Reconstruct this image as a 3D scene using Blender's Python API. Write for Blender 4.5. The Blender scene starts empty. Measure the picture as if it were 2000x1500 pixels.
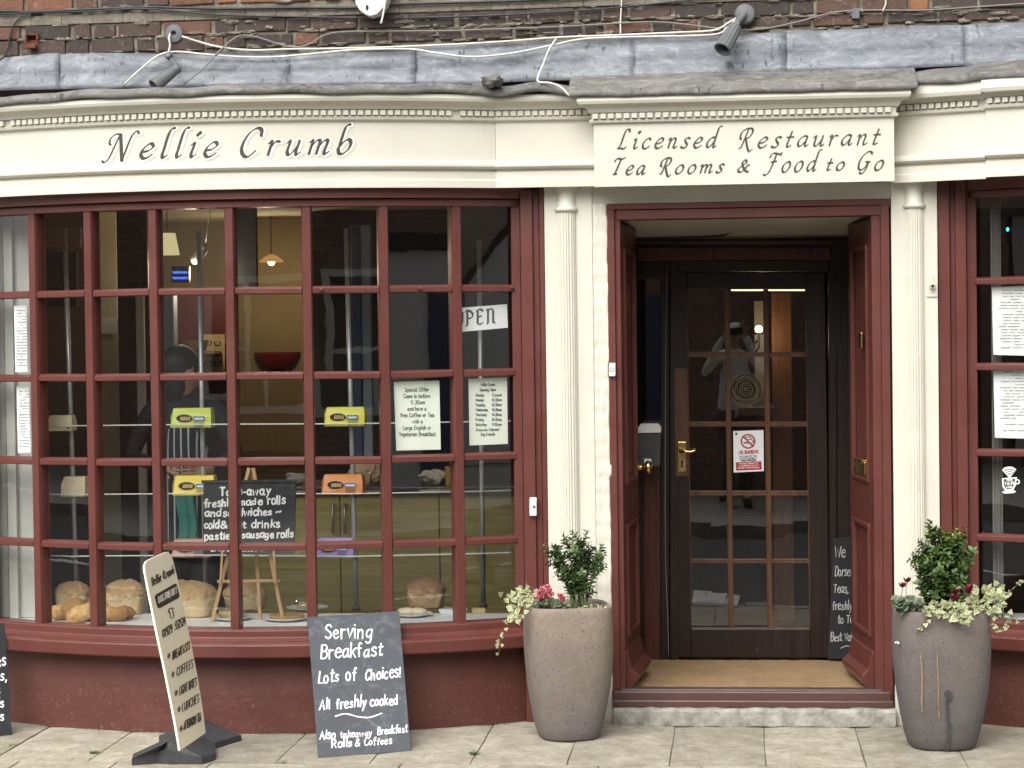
import bpy, math, random
from mathutils import Vector, Matrix
R = math.radians
rnd = random.Random(7)
scene = bpy.context.scene

# ------------------------------------------------------------------ camera
F_PX, W_PX, H_PX = 4300.0, 2000.0, 1500.0          # focal length and picture size of the photograph
CAM = Vector((0.0, -9.64, 1.72))
_ro, _a0, _b0 = math.atan(0.013), 435.0, 105.0
_a = _a0 * math.cos(_ro) + _b0 * math.sin(_ro)
_b = -_a0 * math.sin(_ro) + _b0 * math.cos(_ro)
_ph = math.atan(_b / F_PX); _th = math.atan(_a / F_PX * math.cos(_ph))
_fh = Vector((-math.sin(_th), math.cos(_th), 0)); _r = Vector((math.cos(_th), math.sin(_th), 0)); _U = Vector((0, 0, 1))
FW = math.cos(_ph) * _fh - math.sin(_ph) * _U
_u = math.sin(_ph) * _fh + math.cos(_ph) * _U
RX = math.cos(_ro) * _r - math.sin(_ro) * _u
UP = math.sin(_ro) * _r + math.cos(_ro) * _u
cd = bpy.data.cameras.new("camera"); co = bpy.data.objects.new("camera", cd); scene.collection.objects.link(co)
cd.sensor_fit = 'HORIZONTAL'; cd.sensor_width = 36.0; cd.lens = F_PX / W_PX * 36.0
cd.clip_start = 0.05; cd.clip_end = 500
m3 = Matrix((RX, UP, -FW)).transposed()
co.matrix_world = Matrix.Translation(CAM) @ m3.to_4x4()
scene.camera = co

# ------------------------------------------------------------------ light
SUN_EL, SUN_AZ = 47.0, 200.0                        # degrees; azimuth clockwise from +Y (into the shop)
w = bpy.data.worlds.new("World"); scene.world = w; w.use_nodes = True
nt = w.node_tree; nt.nodes.clear()
o_ = nt.nodes.new("ShaderNodeOutputWorld"); bg = nt.nodes.new("ShaderNodeBackground")
sk = nt.nodes.new("ShaderNodeTexSky"); sk.sky_type = 'NISHITA'; sk.sun_disc = False
sk.sun_elevation = R(SUN_EL); sk.sun_rotation = R(SUN_AZ); sk.dust_density = 4.0; sk.ozone_density = 1.0; sk.air_density = 1.0
hs = nt.nodes.new("ShaderNodeHueSaturation"); hs.inputs['Saturation'].default_value = 0.09
nt.links.new(sk.outputs[0], hs.inputs['Color']); nt.links.new(hs.outputs[0], bg.inputs[0]); nt.links.new(bg.outputs[0], o_.inputs[0])
bg.inputs[1].default_value = 0.15
sd = bpy.data.lights.new("sun", 'SUN'); sd.energy = 1.6; sd.angle = R(55); sd.color = (1.0, 0.96, 0.9)
so = bpy.data.objects.new("sun", sd); scene.collection.objects.link(so)
_az, _el = R(SUN_AZ), R(SUN_EL)
_d = Vector((math.sin(_az) * math.cos(_el), math.cos(_az) * math.cos(_el), math.sin(_el)))   # towards the sun
so.rotation_euler = _d.to_track_quat('Z', 'Y').to_euler(); so.location = _d * 30
vs = scene.view_settings
scene.display_settings.display_device = 'sRGB'
vs.view_transform = 'Standard'; vs.look = 'None'; vs.gamma = 1.0; vs.use_curve_mapping = False
vs.exposure = 0.76
scene.render.engine = 'CYCLES'
try:
    scene.cycles.use_denoising = True
    scene.cycles.max_bounces = 10; scene.cycles.transparent_max_bounces = 16; scene.cycles.glossy_bounces = 4
    scene.cycles.sample_clamp_indirect = 4.0
except Exception:
    pass

# ------------------------------------------------------------------ picture -> place
def ray(px, py):
    return (RX * ((px - 1000.0) / F_PX) + UP * ((750.0 - py) / F_PX) + FW)
def P(px, py, Y):                                   # on the vertical plane Y
    d = ray(px, py); t = (Y - CAM.y) / d.y
    return CAM + d * t
def G(px, py, Z=0.0):                               # on the level plane Z
    d = ray(px, py); t = (Z - CAM.z) / d.z
    return CAM + d * t
class Plane:
    def __init__(s, p, n):
        s.p = p; s.n = n.normalized()
        if s.n.dot(CAM - p) < 0: s.n = -s.n
    def hit(s, px, py, off=0.0):
        d = ray(px, py); q = s.p + s.n * off; t = (q - CAM).dot(s.n) / d.dot(s.n)
        return CAM + d * t
def YP(Y): return Plane(Vector((0, Y, 0)), Vector((0, -1, 0)))
class Bow:                                          # upright cylinder bulging towards the street
    def __init__(s, x0, x1, yend, sag):
        c = (x1 - x0) / 2; s.Rr = (c * c + sag * sag) / (2 * sag)
        s.xc = (x0 + x1) / 2; s.yc = yend - sag + s.Rr
        s.a0 = math.asin(-c / s.Rr); s.a1 = -s.a0
    def pt(s, a, out=0.0, z=0.0):
        r = s.Rr + out
        return Vector((s.xc + r * math.sin(a), s.yc - r * math.cos(a), z))
    def nrm(s, a): return Vector((math.sin(a), -math.cos(a), 0))
    def hit(s, px, py, off=0.0):
        d = ray(px, py); ox, oy = CAM.x - s.xc, CAM.y - s.yc; r = s.Rr + off
        A = d.x * d.x + d.y * d.y; B = 2 * (ox * d.x + oy * d.y); Cc = ox * ox + oy * oy - r * r
        D = max(0.0, B * B - 4 * A * Cc); t = (-B - math.sqrt(D)) / (2 * A)
        return CAM + d * t
    def ang(s, px, py=640, out=0.0):
        p = s.hit(px, py, out); return math.atan2(p.x - s.xc, s.yc - p.y)

# ------------------------------------------------------------------ mesh builder
class MB:
    def __init__(s): s.v = []; s.f = []; s.t = []; s.e = []; s.tint = 0.5; s.edge = 0.0
    def vert(s, p, edge=None):
        s.v.append(Vector(p)); s.t.append(s.tint); s.e.append(s.edge if edge is None else edge); return len(s.v) - 1
    def poly(s, pts): s.f.append([s.vert(p) for p in pts])
    def box(s, c, size, rot=None, taper=1.0):
        c = Vector(c); hx, hy, hz = size[0] / 2, size[1] / 2, size[2] / 2; q = []
        for z in (-1, 1):
            k = taper if z > 0 else 1.0
            for x, y in ((-1, -1), (1, -1), (1, 1), (-1, 1)):
                p = Vector((x * hx * k, y * hy * k, z * hz))
                if rot is not None: p = rot @ p
                q.append(s.vert(c + p))
        s.f += [[q[3], q[2], q[1], q[0]], [q[4], q[5], q[6], q[7]], [q[0], q[1], q[5], q[4]], [q[1], q[2], q[6], q[5]], [q[2], q[3], q[7], q[6]], [q[3], q[0], q[4], q[7]]]
    def bb(s, x0, x1, y0, y1, z0, z1):
        s.box(((x0 + x1) / 2, (y0 + y1) / 2, (z0 + z1) / 2), (abs(x1 - x0), abs(y1 - y0), abs(z1 - z0)))
    def hexa(s, front, back):                       # two matching quads, each bl br tr tl
        q = [s.vert(p) for p in front] + [s.vert(p) for p in back]
        s.f += [[q[0], q[1], q[2], q[3]], [q[7], q[6], q[5], q[4]]]
        for i in range(4):
            j = (i + 1) % 4; s.f.append([q[j], q[i], q[4 + i], q[4 + j]])
    def pbox(s, x0, y0, x1, y1, Yf, Yb):            # picture rectangle on plane Yf pulled straight back to Yb
        fr = [P(x0, y1, Yf), P(x1, y1, Yf), P(x1, y0, Yf), P(x0, y0, Yf)]
        s.hexa(fr, [Vector((p.x, Yb, p.z)) for p in fr])
    def pquad(s, c, Yf, Yb):                        # four picture points bl br tr tl
        fr = [P(x, y, Yf) for x, y in c]
        s.hexa(fr, [Vector((p.x, Yb, p.z)) for p in fr])
    def loft(s, rings, closed=True, caps=True):
        idx = [[s.vert(p) for p in r] for r in rings]
        for a, b in zip(idx, idx[1:]):
            n = len(a)
            for i in range(n if closed else n - 1):
                j = (i + 1) % n; s.f.append([a[i], a[j], b[j], b[i]])
        if caps and closed:
            s.f.append(list(reversed(idx[0]))); s.f.append(list(idx[-1]))
    def tube(s, path, rad, n=8, caps=True):
        path = [Vector(p) for p in path]; rings = []; ref = None
        for i, p in enumerate(path):
            t = (path[min(i + 1, len(path) - 1)] - path[max(i - 1, 0)])
            t = t.normalized() if t.length > 1e-9 else Vector((0, 0, 1))
            if ref is None:
                ref = Vector((0, 0, 1)) if abs(t.z) < 0.9 else Vector((1, 0, 0))
            a = (ref - t * ref.dot(t)); a = a.normalized() if a.length > 1e-6 else t.orthogonal().normalized(); ref = a
            b = t.cross(a); r = rad[i] if isinstance(rad, (list, tuple)) else rad
            rings.append([p + a * r * math.cos(2 * math.pi * k / n) + b * r * math.sin(2 * math.pi * k / n) for k in range(n)])
        s.loft(rings, True, caps)
    def lathe(s, prof, c, n=24, axis=None, caps=True):   # prof: (radius, along axis)
        c = Vector(c); ax = Vector(axis or (0, 0, 1)).normalized(); a = ax.orthogonal().normalized(); b = ax.cross(a)
        rings = [[c + ax * h + (a * math.cos(2 * math.pi * k / n) + b * math.sin(2 * math.pi * k / n)) * max(r, 1e-5) for k in range(n)] for r, h in prof]
        s.loft(rings, True, caps)
    def sweep(s, pts, nrms, prof, zf=None):         # prof closed list of (out, z)
        rings = []
        for i, (p, n) in enumerate(zip(pts, nrms)):
            dz = zf(i) if zf else 0.0
            rings.append([Vector((p.x + n.x * o, p.y + n.y * o, z + dz)) for o, z in prof])
        s.loft(rings, True, True)
    def arc(s, bow, prof, a0=None, a1=None, n=40, zf=None):
        a0 = bow.a0 if a0 is None else a0; a1 = bow.a1 if a1 is None else a1
        rings = []
        for i in range(n + 1):
            a = a0 + (a1 - a0) * i / n; dz = zf(a) if zf else 0
            rings.append([bow.pt(a, o, z + dz) for o, z in prof])
        s.loft(rings, True, True)
    def grid(s, rows, edge=None):
        idx = [[s.vert(p) for p in r] for r in rows]
        for a, b in zip(idx, idx[1:]):
            for i in range(len(a) - 1): s.f.append([a[i], a[i + 1], b[i + 1], b[i]])
    def blob(s, c, r, seed=0, amp=0.1, n=(14, 9), rot=None, power=1.0):   # lumpy ellipsoid
        rr = random.Random(seed); ph = [(rr.uniform(1, 3), rr.uniform(1, 3), rr.uniform(1, 3), rr.uniform(0, 6.3)) for _ in range(4)]
        c = Vector(c); rings = []
        def sg(x): return math.copysign(abs(x) ** power, x)
        for j in range(1, n[1]):
            th = math.pi * j / n[1]; ring = []
            for i in range(n[0]):
                f = 2 * math.pi * i / n[0]
                d = Vector((sg(math.sin(th)) * sg(math.cos(f)), sg(math.sin(th)) * sg(math.sin(f)), -sg(math.cos(th))))
                k = 1 + amp * sum(math.sin(a * d.x * 2 + b * d.y * 2 + e * d.z * 2 + q) for a, b, e, q in ph) / 4
                p = Vector((d.x * r[0] * k, d.y * r[1] * k, d.z * r[2] * k))
                ring.append(c + (rot @ p if rot is not None else p))
            rings.append(ring)
        s.loft(rings, True, True)
    def build(s, name, mat, parent=None, smooth=False, bevel=0.0, origin=None, seg=2, kind=None):
        if origin is None:
            o = parent
            origin = Vector((0, 0, 0))
            while o is not None: origin = origin + o.location; o = o.parent
        me = bpy.data.meshes.new(name)
        me.from_pydata([p - origin for p in s.v], [], s.f); me.update()
        at = me.attributes.new("tint", 'FLOAT', 'POINT'); at.data.foreach_set("value", s.t)
        at = me.attributes.new("edge", 'FLOAT', 'POINT'); at.data.foreach_set("value", s.e)
        if smooth:
            me.polygons.foreach_set("use_smooth", [True] * len(me.polygons))
        me.materials.append(mat)
        ob = bpy.data.objects.new(name, me); scene.collection.objects.link(ob)
        if parent is not None: ob.parent = parent
        else: ob.location = origin
        if bevel > 0:
            md = ob.modifiers.new("soft_edges", 'BEVEL'); md.width = bevel; md.segments = seg; md.limit_method = 'ANGLE'; md.angle_limit = R(35)
        if kind: ob["kind"] = kind
        return ob
def tag(o, label, cat, group=None, kind=None):
    o["label"] = label; o["category"] = cat
    if group: o["group"] = group
    if kind: o["kind"] = kind
    return o
def thing(name, loc, label, cat, group=None):
    o = bpy.data.objects.new(name, None); scene.collection.objects.link(o)
    o.location = Vector(loc); o.empty_display_size = 0.1
    return tag(o, label, cat, group)
def single(mb, name, mat, loc, label, cat, group=None, **k):
    return tag(mb.build(name, mat, None, origin=Vector(loc), **k), label, cat, group)
def clone(o, delta, label=None, parent=None):
    c = o.copy(); scene.collection.objects.link(c)
    if parent is not None: c.parent = parent
    else: c.location = o.location + Vector(delta)
    if label: c["label"] = label
    for ch in list(o.children): clone(ch, (0, 0, 0), None, c)
    return c

# ------------------------------------------------------------------ materials
class NT:
    def __init__(s, name):
        s.m = bpy.data.materials.new(name); s.m.use_nodes = True; s.n = s.m.node_tree; s.n.nodes.clear()
        s.out = s.add("ShaderNodeOutputMaterial"); s.tc = None
    def add(s, t, **k):
        x = s.n.nodes.new(t)
        for a, b in k.items(): setattr(x, a, b)
        return x
    def link(s, a, b): s.n.links.new(a, b)
    def co(s):
        if s.tc is None: s.tc = s.add("ShaderNodeTexCoord")
        return s.tc.outputs['Object']
    def noise(s, scale, detail=4, rough=0.6, stretch=(1, 1, 1), dist=0.0):
        mp = s.add("ShaderNodeMapping"); mp.inputs['Scale'].default_value = stretch; s.link(s.co(), mp.inputs['Vector'])
        n = s.add("ShaderNodeTexNoise"); n.inputs['Scale'].default_value = scale; n.inputs['Detail'].default_value = detail
        n.inputs['Roughness'].default_value = rough; n.inputs['Distortion'].default_value = dist
        s.link(mp.outputs[0], n.inputs['Vector']); return n.outputs['Fac']
    def ramp(s, fac, stops):
        r = s.add("ShaderNodeValToRGB"); s.link(fac, r.inputs[0]); e = r.color_ramp.elements
        while len(e) < len(stops): e.new(0.5)
        for x, (p, c) in zip(e, stops):
            x.position = p; x.color = tuple(c) + (1,) if len(c) == 3 else c
        return r.outputs['Color']
    def step(s, fac, a, b):                          # 0..1 between a and b
        r = s.add("ShaderNodeMapRange"); r.inputs['From Min'].default_value = a; r.inputs['From Max'].default_value = b
        s.link(fac, r.inputs['Value']); return r.outputs['Result']
    def math(s, op, a, b=None):
        m = s.add("ShaderNodeMath", operation=op)
        for i, x in enumerate((a, b)):
            if x is None: continue
            if isinstance(x, (int, float)): m.inputs[i].default_value = x
            else: s.link(x, m.inputs[i])
        return m.outputs[0]
    def mix(s, fac, a, b, mode='MIX'):
        m = s.add("ShaderNodeMix", data_type='RGBA', blend_type=mode)
        if isinstance(fac, (int, float)): m.inputs['Factor'].default_value = fac
        else: s.link(fac, m.inputs['Factor'])
        for k, x in ((6, a), (7, b)):
            if isinstance(x, tuple): m.inputs[k].default_value = x + (1,) if len(x) == 3 else x
            else: s.link(x, m.inputs[k])
        return m.outputs[2]
    def attr(s, name):
        a = s.add("ShaderNodeAttribute"); a.attribute_name = name; return a.outputs['Fac']
    def bsdf(s, col, rough=0.6, metal=0.0, bump=None, bstr=0.3, bdist=0.01, spec=0.5, **k):
        b = s.add("ShaderNodeBsdfPrincipled")
        for key, x in (('Base Color', col), ('Roughness', rough), ('Metallic', metal), ('Specular IOR Level', spec)):
            if isinstance(x, tuple): b.inputs[key].default_value = x + (1,) if len(x) == 3 else x
            elif isinstance(x, (int, float)): b.inputs[key].default_value = x
            else: s.link(x, b.inputs[key])
        for key, x in k.items(): b.inputs[key.replace('_', ' ')].default_value = x
        if bump is not None:
            bp = s.add("ShaderNodeBump"); bp.inputs['Strength'].default_value = bstr; bp.inputs['Distance'].default_value = bdist
            s.link(bump, bp.inputs['Height']); s.link(bp.outputs[0], b.inputs['Normal'])
        s.link(b.outputs[0], s.out.inputs[0]); return s.m
def mul(c, k): return tuple(min(1.0, x * k) for x in c)
def plain(name, col, rough=0.6, var=0.15, scale=12, bump=0.15, metal=0.0, stretch=(1, 1, 1), bscale=None, tint=0.0, spec=0.5, bdist=0.004):
    m = NT(name)
    c = m.ramp(m.noise(scale, 5, 0.65, stretch), [(0.3, mul(col, 1 - var)), (0.7, mul(col, 1 + var))])
    if tint:
        c = m.mix(1.0, c, m.ramp(m.attr("tint"), [(0, (1 - tint,) * 3), (1, (1 + tint,) * 3)]), 'MULTIPLY')
    rg = m.ramp(m.noise(scale * 0.7, 3), [(0.3, (max(0, rough - 0.08),) * 3), (0.7, (min(1, rough + 0.08),) * 3)])
    return m.bsdf(c, rg, metal, m.noise(bscale or scale * 6, 4), bump, bdist, spec)
def glow(name, col, strength):
    m = NT(name); e = m.add("ShaderNodeEmission"); e.inputs[0].default_value = tuple(col) + (1,); e.inputs[1].default_value = strength
    m.link(e.outputs[0], m.out.inputs[0]); return m.m
# ------------------------------------------------------------------ lettering drawn as pen strokes
HAND = {
'a': (5.4, "~4,4.2 2.4,5 .6,4 .2,2 1.2,.2 3,.6 4,2.5|~4,5 4,1 4.6,0 5.2,.4"),
'b': (5, "-.5,8 .5,0|~.5,3.5 2,5 4,4 4.2,2 3,.2 1.5,0 .5,1.2"),
'c': (4.7, "~4,4.2 2.5,5 .8,4 .3,2.2 1.2,.4 2.8,0 4.2,1"),
'd': (5, "~4,4 2.4,5 .6,4 .2,2 1.2,.2 3,.6 4,2|-4,8 4,0"),
'e': (4.8, "~.5,2.7 3.8,3 3.6,4.4 2.2,5 .7,4 .3,2 1.3,.3 3,0 4.3,1"),
'f': (3.8, "~3.6,7.3 2.8,8 1.8,7.4 1.6,6 1.6,3 1.6,0|-.2,4.8 3.2,4.9"),
'g': (5.2, "~4,4.2 2.4,5 .6,4 .2,2.2 1.2,.6 3,.9 4,2.5|~4,5 4,0 3.6,-2.2 2,-3 .4,-2.2"),
'h': (5, "-.5,8 .5,0|~.5,3 2,4.9 3.6,4.6 4,3 4,0"),
'i': (1.9, "-.7,5 .7,0|~.6,6.7 .8,7"),
'j': (2.4, "~1.4,5 1.4,-1 .8,-2.8 -.4,-2.6|~1.3,6.7 1.5,7"),
'k': (4.6, "-.5,8 .5,0|-3.8,5 .6,2.3|-1.6,3 4,0"),
'l': (1.7, "-.6,8 .6,0"),
'm': (6.8, "-.5,5 .5,0|~.5,3.2 1.8,4.9 2.9,4.4 3,3 3,0|~3,3.2 4.3,4.9 5.5,4.4 5.7,3 5.7,0"),
'n': (5, "-.5,5 .5,0|~.5,3 2,4.9 3.6,4.6 4,3 4,0"),
'o': (5, "~2.2,5 .7,4.2 .2,2.4 .9,.5 2.2,0 3.7,.7 4.2,2.6 3.6,4.3 2.2,5"),
'p': (5, "-.5,5 .5,-3|~.5,3.5 2,5 4,4 4.2,2 3,.2 1.5,0 .5,1.2"),
'q': (5.2, "~4,4.2 2.4,5 .6,4 .2,2.2 1.2,.4 3,.6 4,2.5|-4,5 4,-3"),
'r': (3.8, "-.5,5 .5,0|~.5,3 1.5,4.6 3.2,4.7"),
's': (4.4, "~3.6,4.3 2.2,5 .8,4.4 .9,3.2 2.2,2.6 3.5,1.9 3.5,.7 2,0 .3,.7"),
't': (4, "~1.6,7 1.6,1.2 2.4,0 3.6,.6|-.2,4.9 3.4,5"),
'u': (5, "~.5,5 .5,1.6 1.4,.1 3,.5 4,2|-4,5 4,0"),
'v': (4.4, "-.2,5 2,0 3.9,5"), 'w': (6.5, "-.2,5 1.5,0 3,4.4 4.5,0 5.8,5"),
'x': (4.6, "-.3,5 3.9,0|-3.9,5 .3,0"), 'y': (4.6, "-.3,5 2.2,.4|-4,5 2.2,.2 .9,-2.8"),
'z': (4.5, "-.3,5 3.9,5 .2,0 4,0"),
'A': (6.4, "-.2,0 2.9,8 5.6,0|-1.1,2.8 4.8,2.8"),
'B': (5.8, "-.6,8 .6,0|~.6,7.8 3,8 4.5,6.9 4.2,5 2.6,4.3 .8,4.2|~.8,4.2 3.6,4.2 5.1,2.8 4.6,.8 2.8,0 .6,.1"),
'C': (6, "~5.2,6.6 3.6,8 1.6,7.2 .4,4.6 .8,1.6 2.6,0 4.4,.4 5.5,1.8"),
'D': (6.2, "-.6,8 .6,0|~.6,7.9 3,7.6 5.2,5.4 5.2,2.6 3.4,.4 .6,.1"),
'E': (5.2, "-.6,8 .6,0|-.6,8 4.4,8|-.6,4.2 3.8,4.3|-.6,0 4.6,0"),
'F': (5, "-.6,8 .6,0|-.6,8 4.5,8|-.6,4.2 3.8,4.3"),
'G': (6.4, "~5.2,6.8 3.6,8 1.6,7.2 .4,4.6 .8,1.6 2.6,0 4.6,.5 5.4,2|-5.4,0 5.4,3.4 3.4,3.4"),
'H': (6, "-.6,8 .6,0|-5.2,8 5.2,0|-.6,4.2 5.2,4.2"), 'I': (2, "-1,8 1,0"),
'J': (4.4, "~3.4,8 3.4,2 2.6,.3 1.2,0 .2,1.2"), 'K': (5.6, "-.6,8 .6,0|-4.9,8 .7,3.8|-2,4.8 5.2,0"),
'L': (4.8, "-.6,8 .6,0 4.6,0"), 'M': (7, "-.4,0 1.2,8 3.4,2 5.6,8 6.4,0"), 'N': (6.2, "-.6,0 .6,8 5.2,0 5.2,8"),
'O': (6.6, "~3.2,8 1.2,7 .3,4 1.2,1 3.2,0 5.2,1 6.1,4 5.2,7 3.2,8"), 'P': (5.4, "-.6,8 .6,0|~.6,7.9 3.4,7.9 4.8,6.2 4,4.2 .7,3.7"),
'Q': (6.6, "~3.2,8 1.2,7 .3,4 1.2,1 3.2,0 5.2,1 6.1,4 5.2,7 3.2,8|-4,2 6,-.5"),
'R': (5.8, "-.6,8 .6,0|~.6,7.9 3.4,7.9 4.8,6.2 4,4.4 .7,3.9|-2.4,4 5.2,0"),
'S': (5.2, "~4.6,6.7 3,8 1.2,7.4 .7,5.8 2.4,4.4 4.2,3.2 4.4,1.2 2.6,0 .4,1"),
'T': (5.4, "-2.7,8 2.7,0|-.1,8 5.3,8"), 'U': (6, "~.6,8 .6,2.4 1.8,.2 3.8,.2 5.2,2.4 5.2,8"), 'V': (5.8, "-.2,8 2.8,0 5.4,8"),
'W': (8, "-.2,8 1.8,0 3.9,7 6,0 7.8,8"), 'X': (5.6, "-.4,8 5.2,0|-5.2,8 .4,0"), 'Y': (5.4, "-.2,8 2.7,4 5.2,8|-2.7,4 2.7,0"), 'Z': (5.4, "-.4,8 5,8 .3,0 5.2,0"),
'0': (5, "~2.4,8 .8,6.6 .3,4 .8,1.4 2.4,0 4,1.4 4.5,4 4,6.6 2.4,8"), '1': (3, "-.5,6.4 1.8,8 1.8,0"),
'2': (5, "~.4,6.4 1.4,7.8 3.2,7.8 4.3,6.2 3.4,4 .3,.1|-.3,0 4.6,0"), '3': (4.8, "~.5,7.2 2.4,8 4,6.8 3.4,4.8 1.8,4.3|~1.8,4.3 4,3.8 4.3,1.6 2.6,0 .3,.9"),
'4': (5, "-3.4,0 3.4,8 .3,2.4 4.8,2.4"), '5': (4.8, "-4.2,8 1,8 .7,4.6|~.7,4.6 2.8,5 4.3,3.4 4,1 2.2,0 .3,.8"),
'6': (4.8, "~3.8,7.6 1.8,6.6 .5,3.6 .8,1 2.4,0 4.1,1 4.2,3.2 2.8,4.6 1,3.8 .5,2.6"), '7': (4.8, "-.3,8 4.4,8 1.6,0"),
'8': (4.8, "~2.4,4.3 .8,5.4 .9,7.2 2.4,8 3.9,7.2 4,5.4 2.4,4.3 .6,2.8 .7,.9 2.4,0 4.1,.9 4.2,2.8 2.4,4.3"), '9': (4.8, "~4,5.4 2.8,3.8 1,4.4 .5,6.2 1.4,7.8 3.2,7.8 4.2,6.2 4.1,3 3,.4 1.4,0"),
'&': (6, "~5.4,.2 3,3.2 1.2,5.8 1.6,7.6 3,7.9 3.8,6.8 3,5.2 .8,3.2 .4,1.4 1.6,.1 3.4,.5 4.6,2 5,3.4"),
'!': (2, "-1,8 1,2.4|~.9,.2 1.1,.4"), '.': (1.8, "~.8,.1 1,.3"), ',': (1.8, "~1,.4 .9,-.4 .4,-1.4"), '-': (3.6, "-.4,2.8 3,2.9"),
'~': (4.6, "~.3,2.2 1.2,3.4 2.4,2.8 3.3,2.4 4.2,3.6"), "'": (1.6, "-.8,8 .7,6.4"), '*': (4, "-2,6 2,2|-.4,5 3.6,3|-.4,3 3.6,5"), ' ': (2.8, ""), '/': (3, "-.2,0 2.8,8"),
}
ITAL = dict(HAND)
ITAL.update({
'a': (5.2, "~4.2,4.6 2.6,5 .9,3.6 .4,1.6 1.2,.2 2.6,1 3.8,3|~4.2,4.8 3.8,1.4 4.2,.1 5.4,1"),
'b': (5, "~2.6,8.4 1.4,8.1 .9,7 .6,3 .5,1.6 1.2,.2 2.6,.2 4,1.8 4.2,3.8 3.2,4.9 1.8,4.2 .8,2.6"),
'c': (4.6, "~4,4.3 2.8,5 1.1,3.8 .5,1.8 1.3,.2 2.8,.2 4.2,1.3"),
'd': (5.2, "~4.2,4.6 2.6,5 .9,3.6 .4,1.6 1.2,.2 2.6,1 3.8,3|~6,8.6 4.8,8.3 4.3,7 3.9,1.4 4.2,.1 5.4,1"),
'e': (4.7, "~.8,2.2 2.6,2.6 3.9,3.8 3.4,4.9 2.2,4.8 .8,3.2 .5,1.4 1.5,.1 3,.3 4.4,1.4"),
'i': (2.6, "~-.1,4 .9,4.9 1,3.6 .8,1.2 1.3,.1 2.6,1|~1.3,6.9 1.7,7.3 2.1,7.0 1.6,6.7 1.4,7.0"),
'l': (2.6, "~2.9,8.5 1.7,8.2 1.1,6.8 .9,3 .8,1.2 1.3,.1 2.6,1"),
'm': (7.6, "~-.1,4 .8,4.9 1,3.8 .8,0|~.8,2.4 2.2,4.6 3.3,4.8 3.5,3.8 3.3,0|~3.3,2.4 4.8,4.6 5.9,4.8 6.1,3.6 5.8,1.2 6.2,.1 7.5,1"),
'n': (5.2, "~-.1,4 .8,4.9 1,3.8 .8,0|~.8,2.4 2.2,4.6 3.4,4.8 3.7,3.6 3.4,1.2 3.9,.1 5.2,1"),
'o': (5, "~2.8,5 1.2,4 .5,1.9 1.2,.2 2.7,.1 4,1.6 4.3,3.6 3.6,4.8 2.8,5"),
'r': (3.9, "~-.1,4 .8,4.9 1,3.8 .8,0|~.8,2.4 2.2,4.6 3.8,4.8"),
's': (4.2, "~3.8,4.5 2.6,5 1.4,4.2 2,2.8 3,1.6 2.4,.3 1,.1 0,.7"),
't': (3.6, "~1.9,6.6 1.4,4 1,1.3 1.4,.1 2.9,.9|-.1,4.6 3.3,4.8"),
'u': (5.4, "~-.1,4 .9,4.9 1,3.4 .9,1.2 1.6,.1 2.8,1 3.9,3|~4.2,5 3.9,1.4 4.3,.1 5.5,1"),
'N': (9.0, "=-.9,-.5 .1,-.9 1.2,.2 2.1,3.6 3.0,7.2|=3.0,7.2 1.4,7.1 .1,6 .1,4.6 .7,4.1|-3.0,7.3 5.9,-.7|=5.9,-.7 6.2,2 6.9,6.2 7.8,7.7 8.6,7.9 9.2,7.2"),
'C': (7, "~6.1,5.6 5.7,7.4 4.2,8 2.2,7 .8,4.6 .6,2 1.8,.2 3.6,-.1 5.6,1.6"),
'L': (6, "~4.6,6.9 4.2,7.9 2.8,7.8 2.1,6 1.6,2 .4,.1|~.4,.1 2,.3 3.8,.1 4.6,1"),
'R': (7, "~.6,3.6 0,4.6 .4,6.6 2.4,7.8 4.6,7.7 5.2,6.2 4.2,4.4 2.4,3.9|-3,7.4 1.6,.2 .6,.1|~2.8,3.9 4.4,.6 5.8,-1.2 7.2,-.4"),
'T': (6.4, "~-.2,5.8 .8,7.2 2.4,7.4 4.4,7.2 6,8|~3.6,7.3 2.8,4 2,.4|-.9,.1 3.2,.3"),
'F': (6.6, "~.6,6 1.2,7.4 2.8,7.8 5.4,7.4 6.4,7.9 6.2,6.8|~3.8,7.4 3.3,4 2.2,.4 .8,-1 -.6,-.8|-1.8,4.2 5,4.5"),
'G': (7, "~6.2,7 5.6,7.9 3.8,8 1.8,6.4 .6,3.6 1,1 2.6,.3 4.4,1.6 5,3.4|~3.9,3.7 6.2,3.7|~5.3,3.6 5,1 3.6,-1.2 1.8,-1"),
'&': (6, "~5.6,3.8 4.4,3.6 4,2 2.4,.2 .9,.4 .7,1.8 2.4,3.8 3.6,5.2 3.4,6.4 2.4,6.4 1.8,5.2 2.6,3 4.2,.8 5.8,.2"),
})
BLACK = dict(HAND)                                  # angular broad-nib letters
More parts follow.
